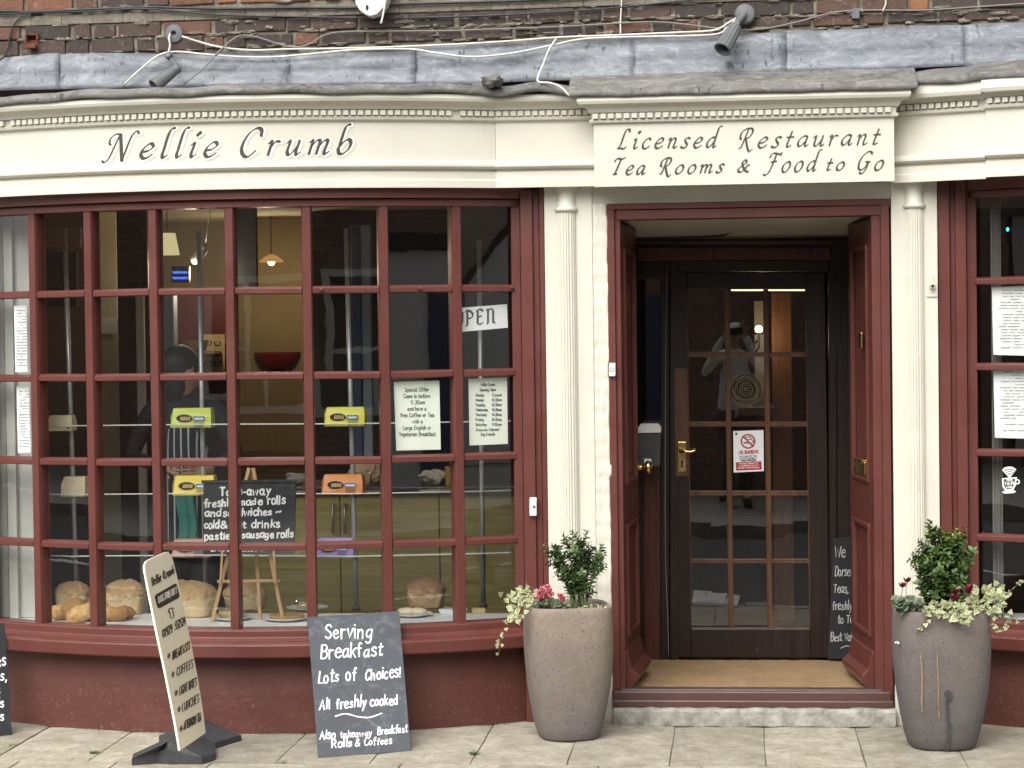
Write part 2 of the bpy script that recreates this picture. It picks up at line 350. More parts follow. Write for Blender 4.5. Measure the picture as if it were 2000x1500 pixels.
BLACK.update({
'O': (6, "-2.4,8 .6,6 .6,1.6 2.6,0|-2.4,8 5.2,6.6 5.2,1.6 2.6,0"), 'P': (6, "-1.4,8 1.4,0 .2,-.4|-.2,7 1.4,8 3.4,7.2 4.8,6 4.8,4.4 3,3.4 1.4,3.9"),
'E': (5.6, "-1.2,7.4 1.2,.6 2.6,0 4.8,1.2|-.2,7 1.2,7.6 3,8 4.6,7|-1.2,4 3.8,4.4"), 'N': (6.4, "-.2,7 1.4,8 1.4,.6 .6,0|-1.4,7 3.6,8 4.8,7 4.8,.8 6,.4"),
'n': (5, "-.2,4.4 1,5 1,.6 .4,0|-1,4 2.8,5 3.9,4 3.9,.6 4.8,.4"), 'e': (4.6, "-2,5 .7,4 .7,1 2,0 4,1|-2,5 3.8,4 .8,2.4"),
'l': (2.6, "-.4,7.2 1.2,8 1.2,.6 2.2,0"), 'i': (2.6, "-.2,4.4 1.2,5 1.2,.6 2.2,.2|~1,6.6 1.6,7"), 'C': (6, "-5.2,6.4 3.6,8 1,6.6 .8,1.6 2.8,0 5.2,1.4|-3,7.4 3,1"),
'r': (3.8, "-.2,4.4 1,5 1,.6 .4,0|-1,4 2.6,5 3.4,4.2"), 'u': (5, "-.2,4.6 1,5 1,1 2.2,0 3.8,1|-3.8,5 3.8,.6 4.8,.2"),
'm': (7.2, "-.2,4.4 1,5 1,.6 .4,0|-1,4 2.6,5 3.6,4 3.6,.2|-3.6,4 5.2,5 6.2,4 6.2,.6 7,.4"), 'b': (4.8, "-.2,7.4 1,8 1,.8 2.4,0 4,1 4,3.8 2.6,5 1,4"),
})
_cache = {}
def _smooth(pts, n):
    if len(pts) < 3: return pts
    q = [pts[0] * 2 - pts[1]] + pts + [pts[-1] * 2 - pts[-2]]; out = []
    for i in range(1, len(q) - 2):
        p0, p1, p2, p3 = q[i - 1:i + 3]
        for k in range(n):
            t = k / n
            out.append(0.5 * ((2 * p1) + (p2 - p0) * t + (2 * p0 - 5 * p1 + 4 * p2 - p3) * t * t + (3 * p1 - p0 - 3 * p2 + p3) * t ** 3))
    return out + [pts[-1]]
def glyph(font, fid, ch, n):
    k = (fid, ch, n)
    if k not in _cache:
        adv, d = font.get(ch, font[' ']); st = []
        for s in d.split('|'):
            if not s: continue
            pts = [Vector((float(a.split(',')[0]), float(a.split(',')[1]))) for a in s[1:].split()]
            if fid == 'ital' and ch.islower(): pts = [Vector((p.x, p.y * .84 if p.y <= 5 else 4.2 + (p.y - 5) * 1.27)) for p in pts]
            st.append((_smooth(pts, n) if s[0] in '~=' else pts, s[0] == '='))
        _cache[k] = (adv, st)
    return _cache[k]
_lift = [0]
def ribbon(mb, pts, surf, wt, nib=None, off=0.0015):
    """pts in picture coordinates; wt half width in picture px; nib (half width, half thickness, angle)"""
    if len(pts) < 2: return
    q = [pts[0]]
    for p in pts[1:]:
        if (p - q[-1]).length > 0.15: q.append(p)
    if len(q) < 2: return
    d0 = (q[0] - q[1]).normalized(); d1 = (q[-1] - q[-2]).normalized(); e = wt if nib is None else nib[1]
    prof = [(q[0] + d0 * e * 0.8, 0.5)] + [(p, 1.0) for p in q] + [(q[-1] + d1 * e * 0.8, 0.5)]
    L = []; n = len(prof); _lift[0] = (_lift[0] + 1) % 7
    for i, (p, k) in enumerate(prof):
        a = prof[min(i + 1, n - 1)][0] - prof[max(i - 1, 0)][0]
        a = a.normalized() if a.length > 1e-6 else Vector((1, 0)); nr = Vector((-a.y, a.x))
        if nib is None: h = wt * k * (1 + .16 * math.sin(i * .9 + p.x) + .12 * math.sin(p.y * .8 + i * .35))
        else:
            ph = math.atan2(-a.y, a.x); sn = math.sin(ph - nib[2]); cs = math.cos(ph - nib[2])
            h = math.sqrt((nib[0] * sn) ** 2 + (nib[1] * cs) ** 2) * (k if k == 1.0 else 0.6)
        o = off + _lift[0] * 0.00012 + i * 0.000006
        A = p + nr * h; B = p - nr * h
        L.append((mb.vert(surf.hit(A.x, A.y, o)), mb.vert(surf.hit(B.x, B.y, o))))
    for (a, b), (c, d) in zip(L, L[1:]): mb.f.append([a, b, d, c])
FONTS = {'hand': HAND, 'ital': ITAL, 'black': BLACK}
def write(mb, text, p0, p1, cap, surf, wt, font='hand', nib=None, slant=0.0, n=4, jit=0.0, off=0.0015, sp=0.9, vert=None, shift=(0, 0)):
    F = FONTS[font]; p0 = Vector(p0) + Vector(shift); p1 = Vector(p1) + Vector(shift); rr = random.Random(len(text) * 31 + int(p0.x))
    x = 0.0; items = []
    for ch in text:
        adv, st = glyph(F, font, ch, n); items.append((x, st)); x += adv + sp
    W = max(x - sp, 0.1); u = (p1 - p0) / W; up = (Vector(vert) if vert else Vector((0, -1))) * (cap / 8.0)
    for x0, st in items:
        jy = rr.uniform(-jit, jit); jx = rr.uniform(-jit, jit); ks = 1 + rr.uniform(-jit, jit) * .35; kr = rr.uniform(-jit, jit) * .30
        for s, thin in st:
            pts = [p0 + u * (x0 + q.x * ks + jx + (slant + kr * .5) * q.y * (cap / 8.0) / max(u.length, 1e-6)) + up * (q.y * ks + jy + kr * .35 * q.x) for q in s]
            ribbon(mb, pts, surf, wt, (nib[0] * .62 if thin and nib[0] < 5 else (nib[0] * .8 if thin else nib[0]), nib[1], nib[2]) if nib else None, off)
def curve(mb, pts, surf, wt, n=6, off=0.0015):
    ribbon(mb, _smooth([Vector(p) for p in pts], n), surf, wt, None, off)
def disc(mb, c, r, surf, off, n=28, r2=None, inner=0.0):
    a = [surf.hit(c[0] + r * math.cos(2 * math.pi * k / n), c[1] + (r2 or r) * math.sin(2 * math.pi * k / n), off) for k in range(n)]
    if inner > 0:
        b = [surf.hit(c[0] + r * inner * math.cos(2 * math.pi * k / n), c[1] + (r2 or r) * inner * math.sin(2 * math.pi * k / n), off) for k in range(n)]
        mb.loft([a, b], True, False)
    else: mb.poly(a)
def ppoly(mb, pts, surf, off): mb.poly([surf.hit(x, y, off) for x, y in pts])
# ------------------------------------------------------------------ the surfaces of this place
def _cream(name, col, tint=0.0):
    m = NT(name)
    c = m.ramp(m.noise(3, 5, 0.6), [(0.3, mul(col, 0.93)), (0.7, mul(col, 1.04))])
    dirt = m.step(m.noise(9, 6, 0.75, (3.5, 3.5, 0.5)), 0.57, 0.80)
    c = m.mix(m.math('MULTIPLY', dirt, 0.34), c, (0.40, 0.36, 0.27))
    sp = m.step(m.noise(60, 3, 0.5), 0.74, 0.80)
    c = m.mix(m.math('MULTIPLY', sp, 0.35), c, (0.33, 0.30, 0.22))
    h = m.math('ADD', m.noise(4, 3), m.math('MULTIPLY', m.noise(70, 3, 0.6, (1, 1, 0.25)), 0.25))
    return m.bsdf(c, 0.46, 0, h, 0.35, 0.006)
CREAM = _cream("cream_paint", (0.625, 0.605, 0.515))
def _maroon(name, col, wear=0.0):
    m = NT(name)
    c = m.ramp(m.noise(5, 5, 0.65), [(0.25, mul(col, 0.86)), (0.75, mul(col, 1.14))])
    d = m.step(m.noise(45, 4, 0.7), 0.66, 0.80)
    c = m.mix(m.math('MULTIPLY', d, 0.25 + wear), c, mul(col, 1.9))
    d2 = m.step(m.noise(14, 5, 0.7, (1, 1, 0.35)), 0.58, 0.75)
    c = m.mix(m.math('MULTIPLY', d2, 0.30), c, mul(col, 0.55))
    rg = m.ramp(m.noise(6, 3), [(0.3, (0.30,) * 3), (0.7, (0.46,) * 3)])
    h = m.math('ADD', m.noise(9, 3), m.math('MULTIPLY', m.noise(90, 3, 0.6, (1, 1, 0.15)), 0.3))
    return m.bsdf(c, rg, 0, h, 0.30, 0.005)
MAROON = _maroon("maroon_gloss_paint", (0.114, 0.033, 0.0255))
def _riser():
    m = NT("maroon_masonry_paint"); col = (0.096, 0.028, 0.0205)
    c = m.ramp(m.noise(4, 5, 0.65), [(0.25, mul(col, 0.8)), (0.75, mul(col, 1.2))])
    d = m.step(m.noise(46, 6, 0.8), 0.58, 0.70); low = m.add("ShaderNodeSeparateXYZ"); m.link(m.co(), low.inputs[0])
    z = m.step(low.outputs['Z'], 0.42, 0.0)
    c = m.mix(m.math('MULTIPLY', m.math('MULTIPLY', d, z), 0.75), c, (0.30, 0.19, 0.16))
    sc = m.step(m.noise(11, 3, 0.5, (1, 1, 6), 1.5), 0.66, 0.69)
    c = m.mix(m.math('MULTIPLY', m.math('MULTIPLY', sc, z), 0.22), c, (0.30, 0.16, 0.14))
    return m.bsdf(c, 0.55, 0, m.noise(14, 6, 0.7), 0.5, 0.012)
RISER = _riser()
def _lead(name, a, b, pale, rgh):
    m = NT(name)
    c = m.ramp(m.noise(7, 7, 0.72, (0.6, 1, 1.6), 1.2), [(0.30, a), (0.50, mul(tuple((x + y) / 2 for x, y in zip(a, b)), .92)), (0.72, b)])
    wh = m.step(m.noise(15, 7, 0.78, (0.5, 1, 1.2), 1.6), 0.50, 0.70)
    c = m.mix(m.math('MULTIPLY', wh, 0.55), c, pale)
    fine = m.step(m.noise(50, 5, 0.8, (0.5, 1, 1)), 0.42, 0.68)
    c = m.mix(m.math('MULTIPLY', fine, 0.22), c, mul(a, 0.5))
    dk = m.math('MULTIPLY', m.step(m.noise(44, 3, 0.5, (1, 1, 0.25)), 0.60, 0.66), m.step(m.noise(4.3, 3), 0.46, 0.58))
    c = m.mix(m.math('MULTIPLY', dk, 0.8), c, (0.030, 0.034, 0.042))
    br = m.step(m.noise(1.5, 5, 0.6), 0.62, 0.74)
    c = m.mix(m.math('MULTIPLY', br, 0.45), c, (0.20, 0.17, 0.125))
    rg = m.ramp(m.noise(9, 5), [(0.3, (rgh - .1,) * 3), (0.7, (rgh + .12,) * 3)])
    return m.bsdf(c, rg, 0.0, m.math('ADD', m.noise(7, 5), m.math('MULTIPLY', m.noise(60, 5, .7), .2)), 0.30, 0.012, 0.4)
LEAD = _lead("weathered_lead", (0.085, 0.096, 0.110), (0.235, 0.257, 0.283), (0.44, 0.46, 0.48), .50)
LEAD_DARK = _lead("old_dark_lead", (0.070, 0.070, 0.064), (0.24, 0.235, 0.215), (0.40, 0.38, 0.34), .75)
def _brick():
    m = NT("old_brick")
    t = m.attr("tint")
    c = m.ramp(t, [(0.0, (0.040, 0.033, 0.029)), (0.35, (0.070, 0.050, 0.041)), (0.6, (0.108, 0.062, 0.045)), (0.8, (0.19, 0.080, 0.048)), (1.0, (0.29, 0.13, 0.055))])
    c = m.mix(m.math('MULTIPLY', m.step(m.noise(16, 6, 0.7), 0.45, 0.75), 0.6), c, mul((0.05, 0.035, 0.032), 0.8))
    wh = m.step(m.noise(22, 7, 0.78, (1, 1, 1.4), 1.0), 0.57, 0.70)
    c = m.mix(m.math('MULTIPLY', wh, 0.62), c, (0.34, 0.31, 0.26))
    ws = m.step(m.noise(16, 4, 0.6, (1, 1, 0.18)), 0.66, 0.72)
    c = m.mix(m.math('MULTIPLY', ws, 0.45), c, (0.45, 0.43, 0.40))
    return m.bsdf(c, 0.85, 0, m.noise(55, 6, 0.7), 0.8, 0.008)
BRICK = _brick()
def _mortar():
    m = NT("lime_mortar")
    c = m.ramp(m.noise(14, 7, 0.7), [(0.25, (0.13, 0.112, 0.085)), (0.5, (0.25, 0.22, 0.17)), (0.8, (0.40, 0.365, 0.30))])
    c = m.mix(m.math('MULTIPLY', m.step(m.noise(5, 5, 0.7), 0.6, 0.7), 0.6), c, (0.10, 0.05, 0.035))
    return m.bsdf(c, 0.95, 0, m.noise(40, 7, 0.75), 1.0, 0.015)
MORTAR = _mortar()
def _slab():
    m = NT("worn_stone_paving")
    c = m.ramp(m.noise(7, 7, 0.7), [(0.28, (0.27, 0.237, 0.178)), (0.5, (0.41, 0.373, 0.298)), (0.72, (0.57, 0.535, 0.45))])
    c = m.mix(1.0, c, m.ramp(m.attr("tint"), [(0, (0.84, 0.83, 0.82)), (1, (1.10, 1.10, 1.08))]), 'MULTIPLY')
    st = m.step(m.noise(2.2, 6, 0.7), 0.50, 0.70)
    c = m.mix(m.math('MULTIPLY', st, 0.45), c, (0.20, 0.185, 0.145))
    sp = m.step(m.noise(30, 7, 0.85), 0.48, 0.60)
    c = m.mix(m.math('MULTIPLY', sp, 0.50), c, (0.20, 0.185, 0.15))
    wt = m.step(m.noise(24, 6, 0.8), 0.56, 0.66)
    c = m.mix(m.math('MULTIPLY', wt, 0.40), c, (0.66, 0.62, 0.53))
    md = m.step(m.noise(11, 6, 0.75), 0.52, 0.66)
    c = m.mix(m.math('MULTIPLY', md, 0.45), c, (0.24, 0.215, 0.165))
    gr = m.step(m.noise(3.7, 5, 0.6), 0.58, 0.72)
    c = m.mix(m.math('MULTIPLY', gr, 0.30), c, (0.20, 0.20, 0.085))
    return m.bsdf(c, 0.9, 0, m.noise(34, 7, 0.8), 0.9, 0.010)
SLAB = _slab()
JOINT = plain("joint_dirt", (0.125, 0.112, 0.080), 0.95, 0.4, 20)
STEP = plain("grey_step_stone", (0.30, 0.292, 0.258), 0.9, 0.48, 16, 0.8, bscale=50, bdist=0.006)
ASPHALT = plain("asphalt", (0.055, 0.055, 0.056), 0.9, 0.25, 30, 0.5)
ROADPAINT = plain("worn_road_paint", (0.62, 0.62, 0.60), 0.8, 0.2, 20)
GROUND = plain("far_ground", (0.10, 0.10, 0.085), 0.95, 0.3, 2)
def _glass(name, wav=0.10, ior=1.75):
    m = NT(name)
    bp = m.add("ShaderNodeBump"); bp.inputs['Strength'].default_value = wav; bp.inputs['Distance'].default_value = 0.006
    m.link(m.noise(5.0, 2, 0.4), bp.inputs['Height'])
    ge = m.add("ShaderNodeNewGeometry"); dt = m.add("ShaderNodeVectorMath", operation='DOT_PRODUCT')
    m.link(ge.outputs['Incoming'], dt.inputs[0]); m.link(bp.outputs[0], dt.inputs[1])
    f0 = ((ior - 1) / (ior + 1)) ** 2
    sch = m.math('POWER', m.math('SUBTRACT', 1.0, m.math('MINIMUM', m.math('ABSOLUTE', dt.outputs['Value']), 1.0)), 5.0)
    frs = m.math('ADD', m.math('MULTIPLY', sch, 1 - f0), f0)
    gl = m.add("ShaderNodeBsdfGlossy"); gl.inputs['Roughness'].default_value = 0.0; gl.inputs['Color'].default_value = (1, 1, 1, 1)
    m.link(bp.outputs[0], gl.inputs['Normal'])
    tr = m.add("ShaderNodeBsdfTransparent"); tr.inputs[0].default_value = (0.93, 0.95, 0.94, 1)
    mx = m.add("ShaderNodeMixShader"); m.link(frs, mx.inputs[0]); m.link(tr.outputs[0], mx.inputs[1]); m.link(gl.outputs[0], mx.inputs[2])
    m.link(mx.outputs[0], m.out.inputs[0]); return m.m
GLASS = _glass("old_window_glass", 0.045, 1.92)
SHELFGLASS = _glass("shelf_glass", 0.0, 1.5)
BULLGLASS = _glass("bullseye_glass", 0.5, 1.62)
INK = plain("painted_lettering", (0.050, 0.046, 0.033), 0.6, 0.1)
SHADOWINK = plain("lettering_outline", (0.60, 0.585, 0.50), 0.6, 0.05)
LINER = plain("lettering_white", (0.86, 0.84, 0.76), 0.6, 0.03)
CHALK = plain("white_chalk", (0.80, 0.80, 0.78), 0.9, 0.12, 60)
def _slate(name, col, dust=0.35):
    m = NT(name)
    c = m.ramp(m.noise(6, 5, 0.65), [(0.25, mul(col, 0.85)), (0.75, mul(col, 1.15))])
    d = m.step(m.noise(10, 6, 0.75, (1, 1, 1), 1.5), 0.52, 0.80)
    c = m.mix(m.math('MULTIPLY', d, dust), c, (0.30, 0.31, 0.32))
    return m.bsdf(c, 0.72, 0, m.noise(70, 4), 0.15, 0.003)
SLATE = _slate("chalkboard_grey", (0.064, 0.071, 0.082), .55)
SLATE_DARK = _slate("chalkboard_black", (0.017, 0.020, 0.024), 0.10)
SLATE_SHADED = _slate("chalkboard_shaded", (0.007, 0.008, 0.010), 0.03)  # darker slate copy: the porch shade is put into its colour
def _darkwood(name, col, gl=0.35):
    m = NT(name)
    c = m.ramp(m.noise(9, 6, 0.65, (4, 4, 0.25), 0.5), [(0.25, mul(col, 0.45)), (0.75, mul(col, 1.5))])
    d = m.step(m.noise(14, 6, 0.75), 0.66, 0.74)
    low = m.add("ShaderNodeSeparateXYZ"); m.link(m.co(), low.inputs[0])
    c = m.mix(m.math('MULTIPLY', m.math('MULTIPLY', d, m.step(low.outputs['Z'], 0.34, 0.16)), 0.8), c, (0.25, 0.16, 0.09))
    return m.bsdf(c, gl, 0, m.noise(20, 5, 0.6, (5, 5, 0.3)), 0.35, 0.004)
DARKWOOD = _darkwood("dark_stained_wood", (0.017, 0.0095, 0.0075))
REDWOOD = _darkwood("reddish_stained_wood", (0.080, 0.024, 0.014))
BROWNWOOD = _darkwood("brown_door_wood", (0.105, 0.050, 0.024))
WORNWOOD = _maroon("worn_maroon_threshold", (0.085, 0.042, 0.036), .5)
def _olive():
    m = NT("olive_wood_panel")
    c = m.ramp(m.noise(7, 5, 0.6, (0.35, 1, 7), 0.6), [(0.3, (0.165, 0.125, 0.035)), (0.7, (0.29, 0.235, 0.080))])
    return m.bsdf(c, 0.45, 0, m.noise(12, 4, 0.6, (0.4, 1, 8)), 0.1, 0.003)
OLIVE = _olive()
MUSTARD = plain("mustard_wall", (0.33, 0.255, 0.125), 0.85, 0.10, 3, 0.1)
PLASTER = plain("cream_plaster", (0.62, 0.55, 0.38), 0.85, 0.08, 3, 0.1)
WHITEWALL = plain("white_plaster", (0.66, 0.65, 0.60), 0.85, 0.08, 4, 0.2)
CEIL = plain("porch_ceiling", (0.52, 0.50, 0.40), 0.8, 0.12, 4, 0.2)
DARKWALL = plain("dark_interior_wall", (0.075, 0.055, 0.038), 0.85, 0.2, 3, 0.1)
FLOOR = plain("floor_boards", (0.10, 0.065, 0.04), 0.6, 0.25, 5)
REDPAINT = plain("red_panelling", (0.11, 0.014, 0.014), 0.55, 0.15, 5)
BLUEPAINT = plain("blue_paint", (0.03, 0.065, 0.15), 0.5, 0.2, 6)
PALEBLUE = plain("pale_blue_paint", (0.28, 0.34, 0.40), 0.5, 0.1, 6)
WHITEBOARD = plain("white_display_board", (0.75, 0.75, 0.74), 0.5, 0.05, 5)
PAPER = plain("printed_paper", (0.80, 0.83, 0.72), 0.8, 0.03, 3, 0.05)
PAPERWHITE = plain("white_paper", (0.82, 0.82, 0.82), 0.8, 0.03, 3, 0.05)
PRINT = plain("print_ink", (0.06, 0.06, 0.055), 0.8, 0.05)
PRINTGREY = plain("grey_print", (0.40, 0.41, 0.39), 0.8, 0.05)
BRASS = plain("brass", (0.75, 0.55, 0.22), 0.25, 0.12, 20, 0.05, metal=1.0)
CHROME = plain("brushed_chrome", (0.46, 0.47, 0.48), 0.35, 0.15, 20, 0.05, metal=0.45)
STEEL = plain("dull_steel", (0.35, 0.35, 0.36), 0.4, 0.15, 20, 0.1, metal=0.9)
GREYPLASTIC = plain("grey_plastic", (0.12, 0.125, 0.13), 0.5, 0.12, 10)
BLACKRUBBER = plain("black_rubber", (0.045, 0.047, 0.052), 0.62, 0.25, 14, 0.3)
BLACK = plain("matt_black", (0.014, 0.014, 0.015), 0.6, 0.2)
BLACKCABLE = plain("black_cable", (0.022, 0.023, 0.026), 0.5, 0.2)
WHITECABLE = plain("white_cable", (0.62, 0.60, 0.53), 0.5, 0.14, 20)
GREYCABLE = plain("grey_cable", (0.20, 0.19, 0.17), 0.6, 0.15, 20)
WHITEPLASTIC = plain("white_plastic", (0.74, 0.73, 0.68), 0.4, 0.06, 10, 0.05)
RUST = plain("rusty_iron", (0.15, 0.045, 0.022), 0.9, 0.45, 25, 0.5)
SIGNCREAM = plain("cream_sign_panel", (0.90, 0.84, 0.64), 0.35, 0.03, 4, 0.03)
SIGNINK = plain("sign_print", (0.045, 0.036, 0.018), 0.5, 0.1)
RED = plain("sign_red", (0.42, 0.015, 0.025), 0.5, 0.05)
def _coir():
    m = NT("coir_matting")
    c = m.ramp(m.noise(90, 5, 0.8), [(0.25, (0.27, 0.165, 0.075)), (0.75, (0.56, 0.385, 0.205))])
    c = m.mix(m.math('MULTIPLY', m.step(m.noise(5, 6, 0.7), 0.46, 0.66), 0.5), c, (0.26, 0.16, 0.08))
    return m.bsdf(c, 1.0, 0, m.noise(140, 4, 0.8), 1.0, 0.012)
COIR = _coir()
def _pot(name, top, low, blue):
    m = NT(name)
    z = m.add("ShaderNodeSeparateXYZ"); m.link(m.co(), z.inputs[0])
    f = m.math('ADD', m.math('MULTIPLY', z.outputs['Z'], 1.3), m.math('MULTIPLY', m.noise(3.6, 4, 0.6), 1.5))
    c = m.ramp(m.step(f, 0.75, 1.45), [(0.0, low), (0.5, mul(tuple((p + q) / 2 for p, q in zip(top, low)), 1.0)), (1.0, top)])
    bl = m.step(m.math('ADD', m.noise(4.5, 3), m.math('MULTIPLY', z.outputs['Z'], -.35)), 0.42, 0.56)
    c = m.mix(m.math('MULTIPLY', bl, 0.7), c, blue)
    c = m.mix(m.math('MULTIPLY', m.step(m.noise(34, 7, 0.8), 0.40, 0.60), 0.42), c, mul(top, 0.60))
    c = m.mix(m.math('MULTIPLY', m.step(m.noise(95, 6, 0.8), 0.50, 0.68), 0.26), c, mul(top, 1.35))
    pit = m.step(m.noise(88, 3, 0.6), 0.355, 0.315)
    c = m.mix(m.math('MULTIPLY', pit, 0.75), c, mul(low, 0.28))
    lt = m.step(m.noise(80, 3, 0.6, (1.1, 1, .9)), 0.68, 0.73)
    c = m.mix(m.math('MULTIPLY', lt, 0.35), c, (0.42, 0.38, 0.32))
    h = m.math('SUBTRACT', m.noise(40, 6, 0.75), m.math('MULTIPLY', pit, 0.6))
    return m.bsdf(c, 0.88, 0, h, 0.55, 0.007)
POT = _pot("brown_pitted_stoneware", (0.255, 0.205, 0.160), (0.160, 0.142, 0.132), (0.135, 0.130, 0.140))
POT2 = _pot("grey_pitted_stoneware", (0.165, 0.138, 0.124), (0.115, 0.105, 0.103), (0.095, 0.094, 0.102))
SOIL = plain("potting_soil", (0.030, 0.020, 0.014), 1.0, 0.5, 30, 1.0)
def _leaf(name, a, b, edge=None, gloss=0.4):
    m = NT(name)
    c = m.ramp(m.attr("tint"), [(0.0, a), (1.0, b)])
    if edge:
        e = m.math('ADD', m.attr("edge"), m.math('MULTIPLY', m.math('SUBTRACT', m.noise(120, 3), 0.5), 0.9))
        c = m.mix(m.step(e, 0.34, 0.66), c, edge)
    return m.bsdf(c, gloss, 0, m.noise(60, 2), 0.1, 0.002, 0.5)
LEAF_BOX = _leaf("box_leaf", (0.026, 0.056, 0.017), (0.110, 0.175, 0.055))
LEAF_BOX2 = _leaf("dense_box_leaf", (0.020, 0.044, 0.012), (0.100, 0.170, 0.035))
LEAF_TIP = _leaf("lime_shoot_leaf", (0.14, 0.24, 0.02), (0.34, 0.46, 0.05))
LEAF_IVY = _leaf("variegated_ivy_leaf", (0.17, 0.235, 0.09), (0.31, 0.36, 0.16), (0.56, 0.56, 0.33), 0.5)
LEAF_CYC = _leaf("cyclamen_leaf", (0.025, 0.048, 0.022), (0.070, 0.105, 0.050), (0.15, 0.185, 0.115), 0.5)
STEM = plain("green_stem", (0.095, 0.125, 0.045), 0.7, 0.2)
TWIG = plain("brown_twig", (0.09, 0.06, 0.035), 0.8, 0.2)
PETAL = _leaf("cyclamen_petal", (0.42, 0.008, 0.04), (0.62, 0.05, 0.11), (0.70, 0.36, 0.38))
PETAL_DARK = _leaf("dark_cyclamen_petal", (0.085, 0.004, 0.014), (0.20, 0.008, 0.03))
GRASS = _leaf("weed_leaf", (0.06, 0.11, 0.025), (0.15, 0.24, 0.06))
def _bread(name, top, side):
    m = NT(name)
    t = m.math('ADD', m.attr("tint"), m.math('MULTIPLY', m.math('SUBTRACT', m.noise(22, 7, 0.75), 0.5), 0.95))
    c = m.ramp(t, [(0.15, side), (0.40, mul(side, 0.9)), (0.47, tuple(min(.9, x * 1.5 + .08) for x in side)), (0.56, mul(side, 1.05)), (0.72, top), (1.0, mul(top, 0.7))])
    fl = m.step(m.noise(40, 5, 0.75), 0.62, 0.75)
    c = m.mix(m.math('MULTIPLY', fl, 0.35), c, (0.72, 0.60, 0.42))
    return m.bsdf(c, 0.7, 0, m.noise(38, 7, .75), 0.9, 0.012)
BREAD = _bread("crusty_bread", (0.58, 0.37, 0.18), (0.80, 0.60, 0.34))
BREAD_GLAZED = _bread("glazed_plait_bread", (0.50, 0.25, 0.085), (0.72, 0.46, 0.20))
BREAD_BROWN = _bread("brown_bread", (0.32, 0.18, 0.09), (0.58, 0.38, 0.19))
PASTRY = plain("pastry", (0.58, 0.42, 0.20), 0.6, 0.25, 30, 0.4)
PLATE = plain("white_china", (0.78, 0.79, 0.80), 0.2, 0.03)
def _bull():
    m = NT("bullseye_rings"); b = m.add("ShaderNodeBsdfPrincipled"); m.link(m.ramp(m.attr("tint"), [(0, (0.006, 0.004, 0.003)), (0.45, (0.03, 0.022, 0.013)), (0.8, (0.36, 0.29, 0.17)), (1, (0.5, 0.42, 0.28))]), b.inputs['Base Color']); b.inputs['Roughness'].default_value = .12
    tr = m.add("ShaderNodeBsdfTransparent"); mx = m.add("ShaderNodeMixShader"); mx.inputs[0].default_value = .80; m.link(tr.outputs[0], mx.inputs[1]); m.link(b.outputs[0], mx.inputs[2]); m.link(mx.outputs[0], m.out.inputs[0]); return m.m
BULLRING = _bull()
CLINGFILM = _glass("clear_wrap", 1.0, 1.7)
PINE = plain("pale_pine", (0.50, 0.31, 0.15), 0.6, 0.18, 8, 0.2, stretch=(4, 4, 0.4))
def box_col(name, c): return plain(name, c, 0.45, 0.05, 10, 0.03)
# ------------------------------------------------------------------ ground
gm = MB(); gm.box((0, 0, -0.36), (600, 600, 0.4)); gd = gm.build("ground", GROUND, None, kind="structure")
rm = MB(); rm.bb(-60, 60, -7.9, -2.0, -0.2, -0.115); rd = rm.build("road", ASPHALT, None, kind="structure")
km = MB()
for i in range(-24, 25): km.bb(i * 0.92 + 0.004, i * 0.92 + 0.916, -2.13, -1.99, -0.15, 0.002)
km.build("kerb", STEP, None, bevel=0.012, kind="structure")
km = MB()
for i in range(-24, 25): km.bb(i * 0.92 + 0.004, i * 0.92 + 0.916, -7.99, -7.85, -0.15, 0.002)
km.bb(-60, 60, -12.2, -7.99, -0.15, 0.0); km.build("far_pavement", STEP, None, kind="structure")
pm = MB(); pm.bb(-22, 22, -1.99, 0.3, -0.14, -0.007); jb = pm.build("pavement_bed", JOINT, None, kind="structure")
pm = MB()
xs = [-1010, -790, -560, -350, -160, 20, 205, 385, 565, 745, 935, 1118, 1312, 1494, 1682, 1872, 2065, 2260, 2470, 2690, 2900]
X_ = [G(x, 1462).x for x in xs]
rows = [(0.3, -0.93, 0.0), (-0.93, -1.985, 0.13)]
for y1, y0, sh in rows:
    for a, b in zip(X_, X_[1:]):
        pm.tint = rnd.random(); g = 0.0026
        z = rnd.uniform(-0.0015, 0.0025); q = []
        n = 5
        top = [[Vector((a + g + sh + (b - a - 2 * g) * i / n + rnd.uniform(-.002, .002), y0 + g + (y1 - y0 - 2 * g) * j / n, z + rnd.uniform(-.0012, .0012) - (0.004 if i in (0, n) or j in (0, n) else 0))) for i in range(n + 1)] for j in range(n + 1)]
        pm.grid(top)
        x0, x1 = a + g + sh, b - g + sh
        for (p, r) in (((x0, y0 + g), (x1, y0 + g)), ((x1, y1 - g), (x0, y1 - g)), ((x0, y1 - g), (x0, y0 + g)), ((x1, y0 + g), (x1, y1 - g))):
            pm.poly([Vector((p[0], p[1], -0.05)), Vector((r[0], r[1], -0.05)), Vector((r[0], r[1], z - 0.004)), Vector((p[0], p[1], z - 0.004))])
pm.build("pavement", SLAB, None, kind="structure")
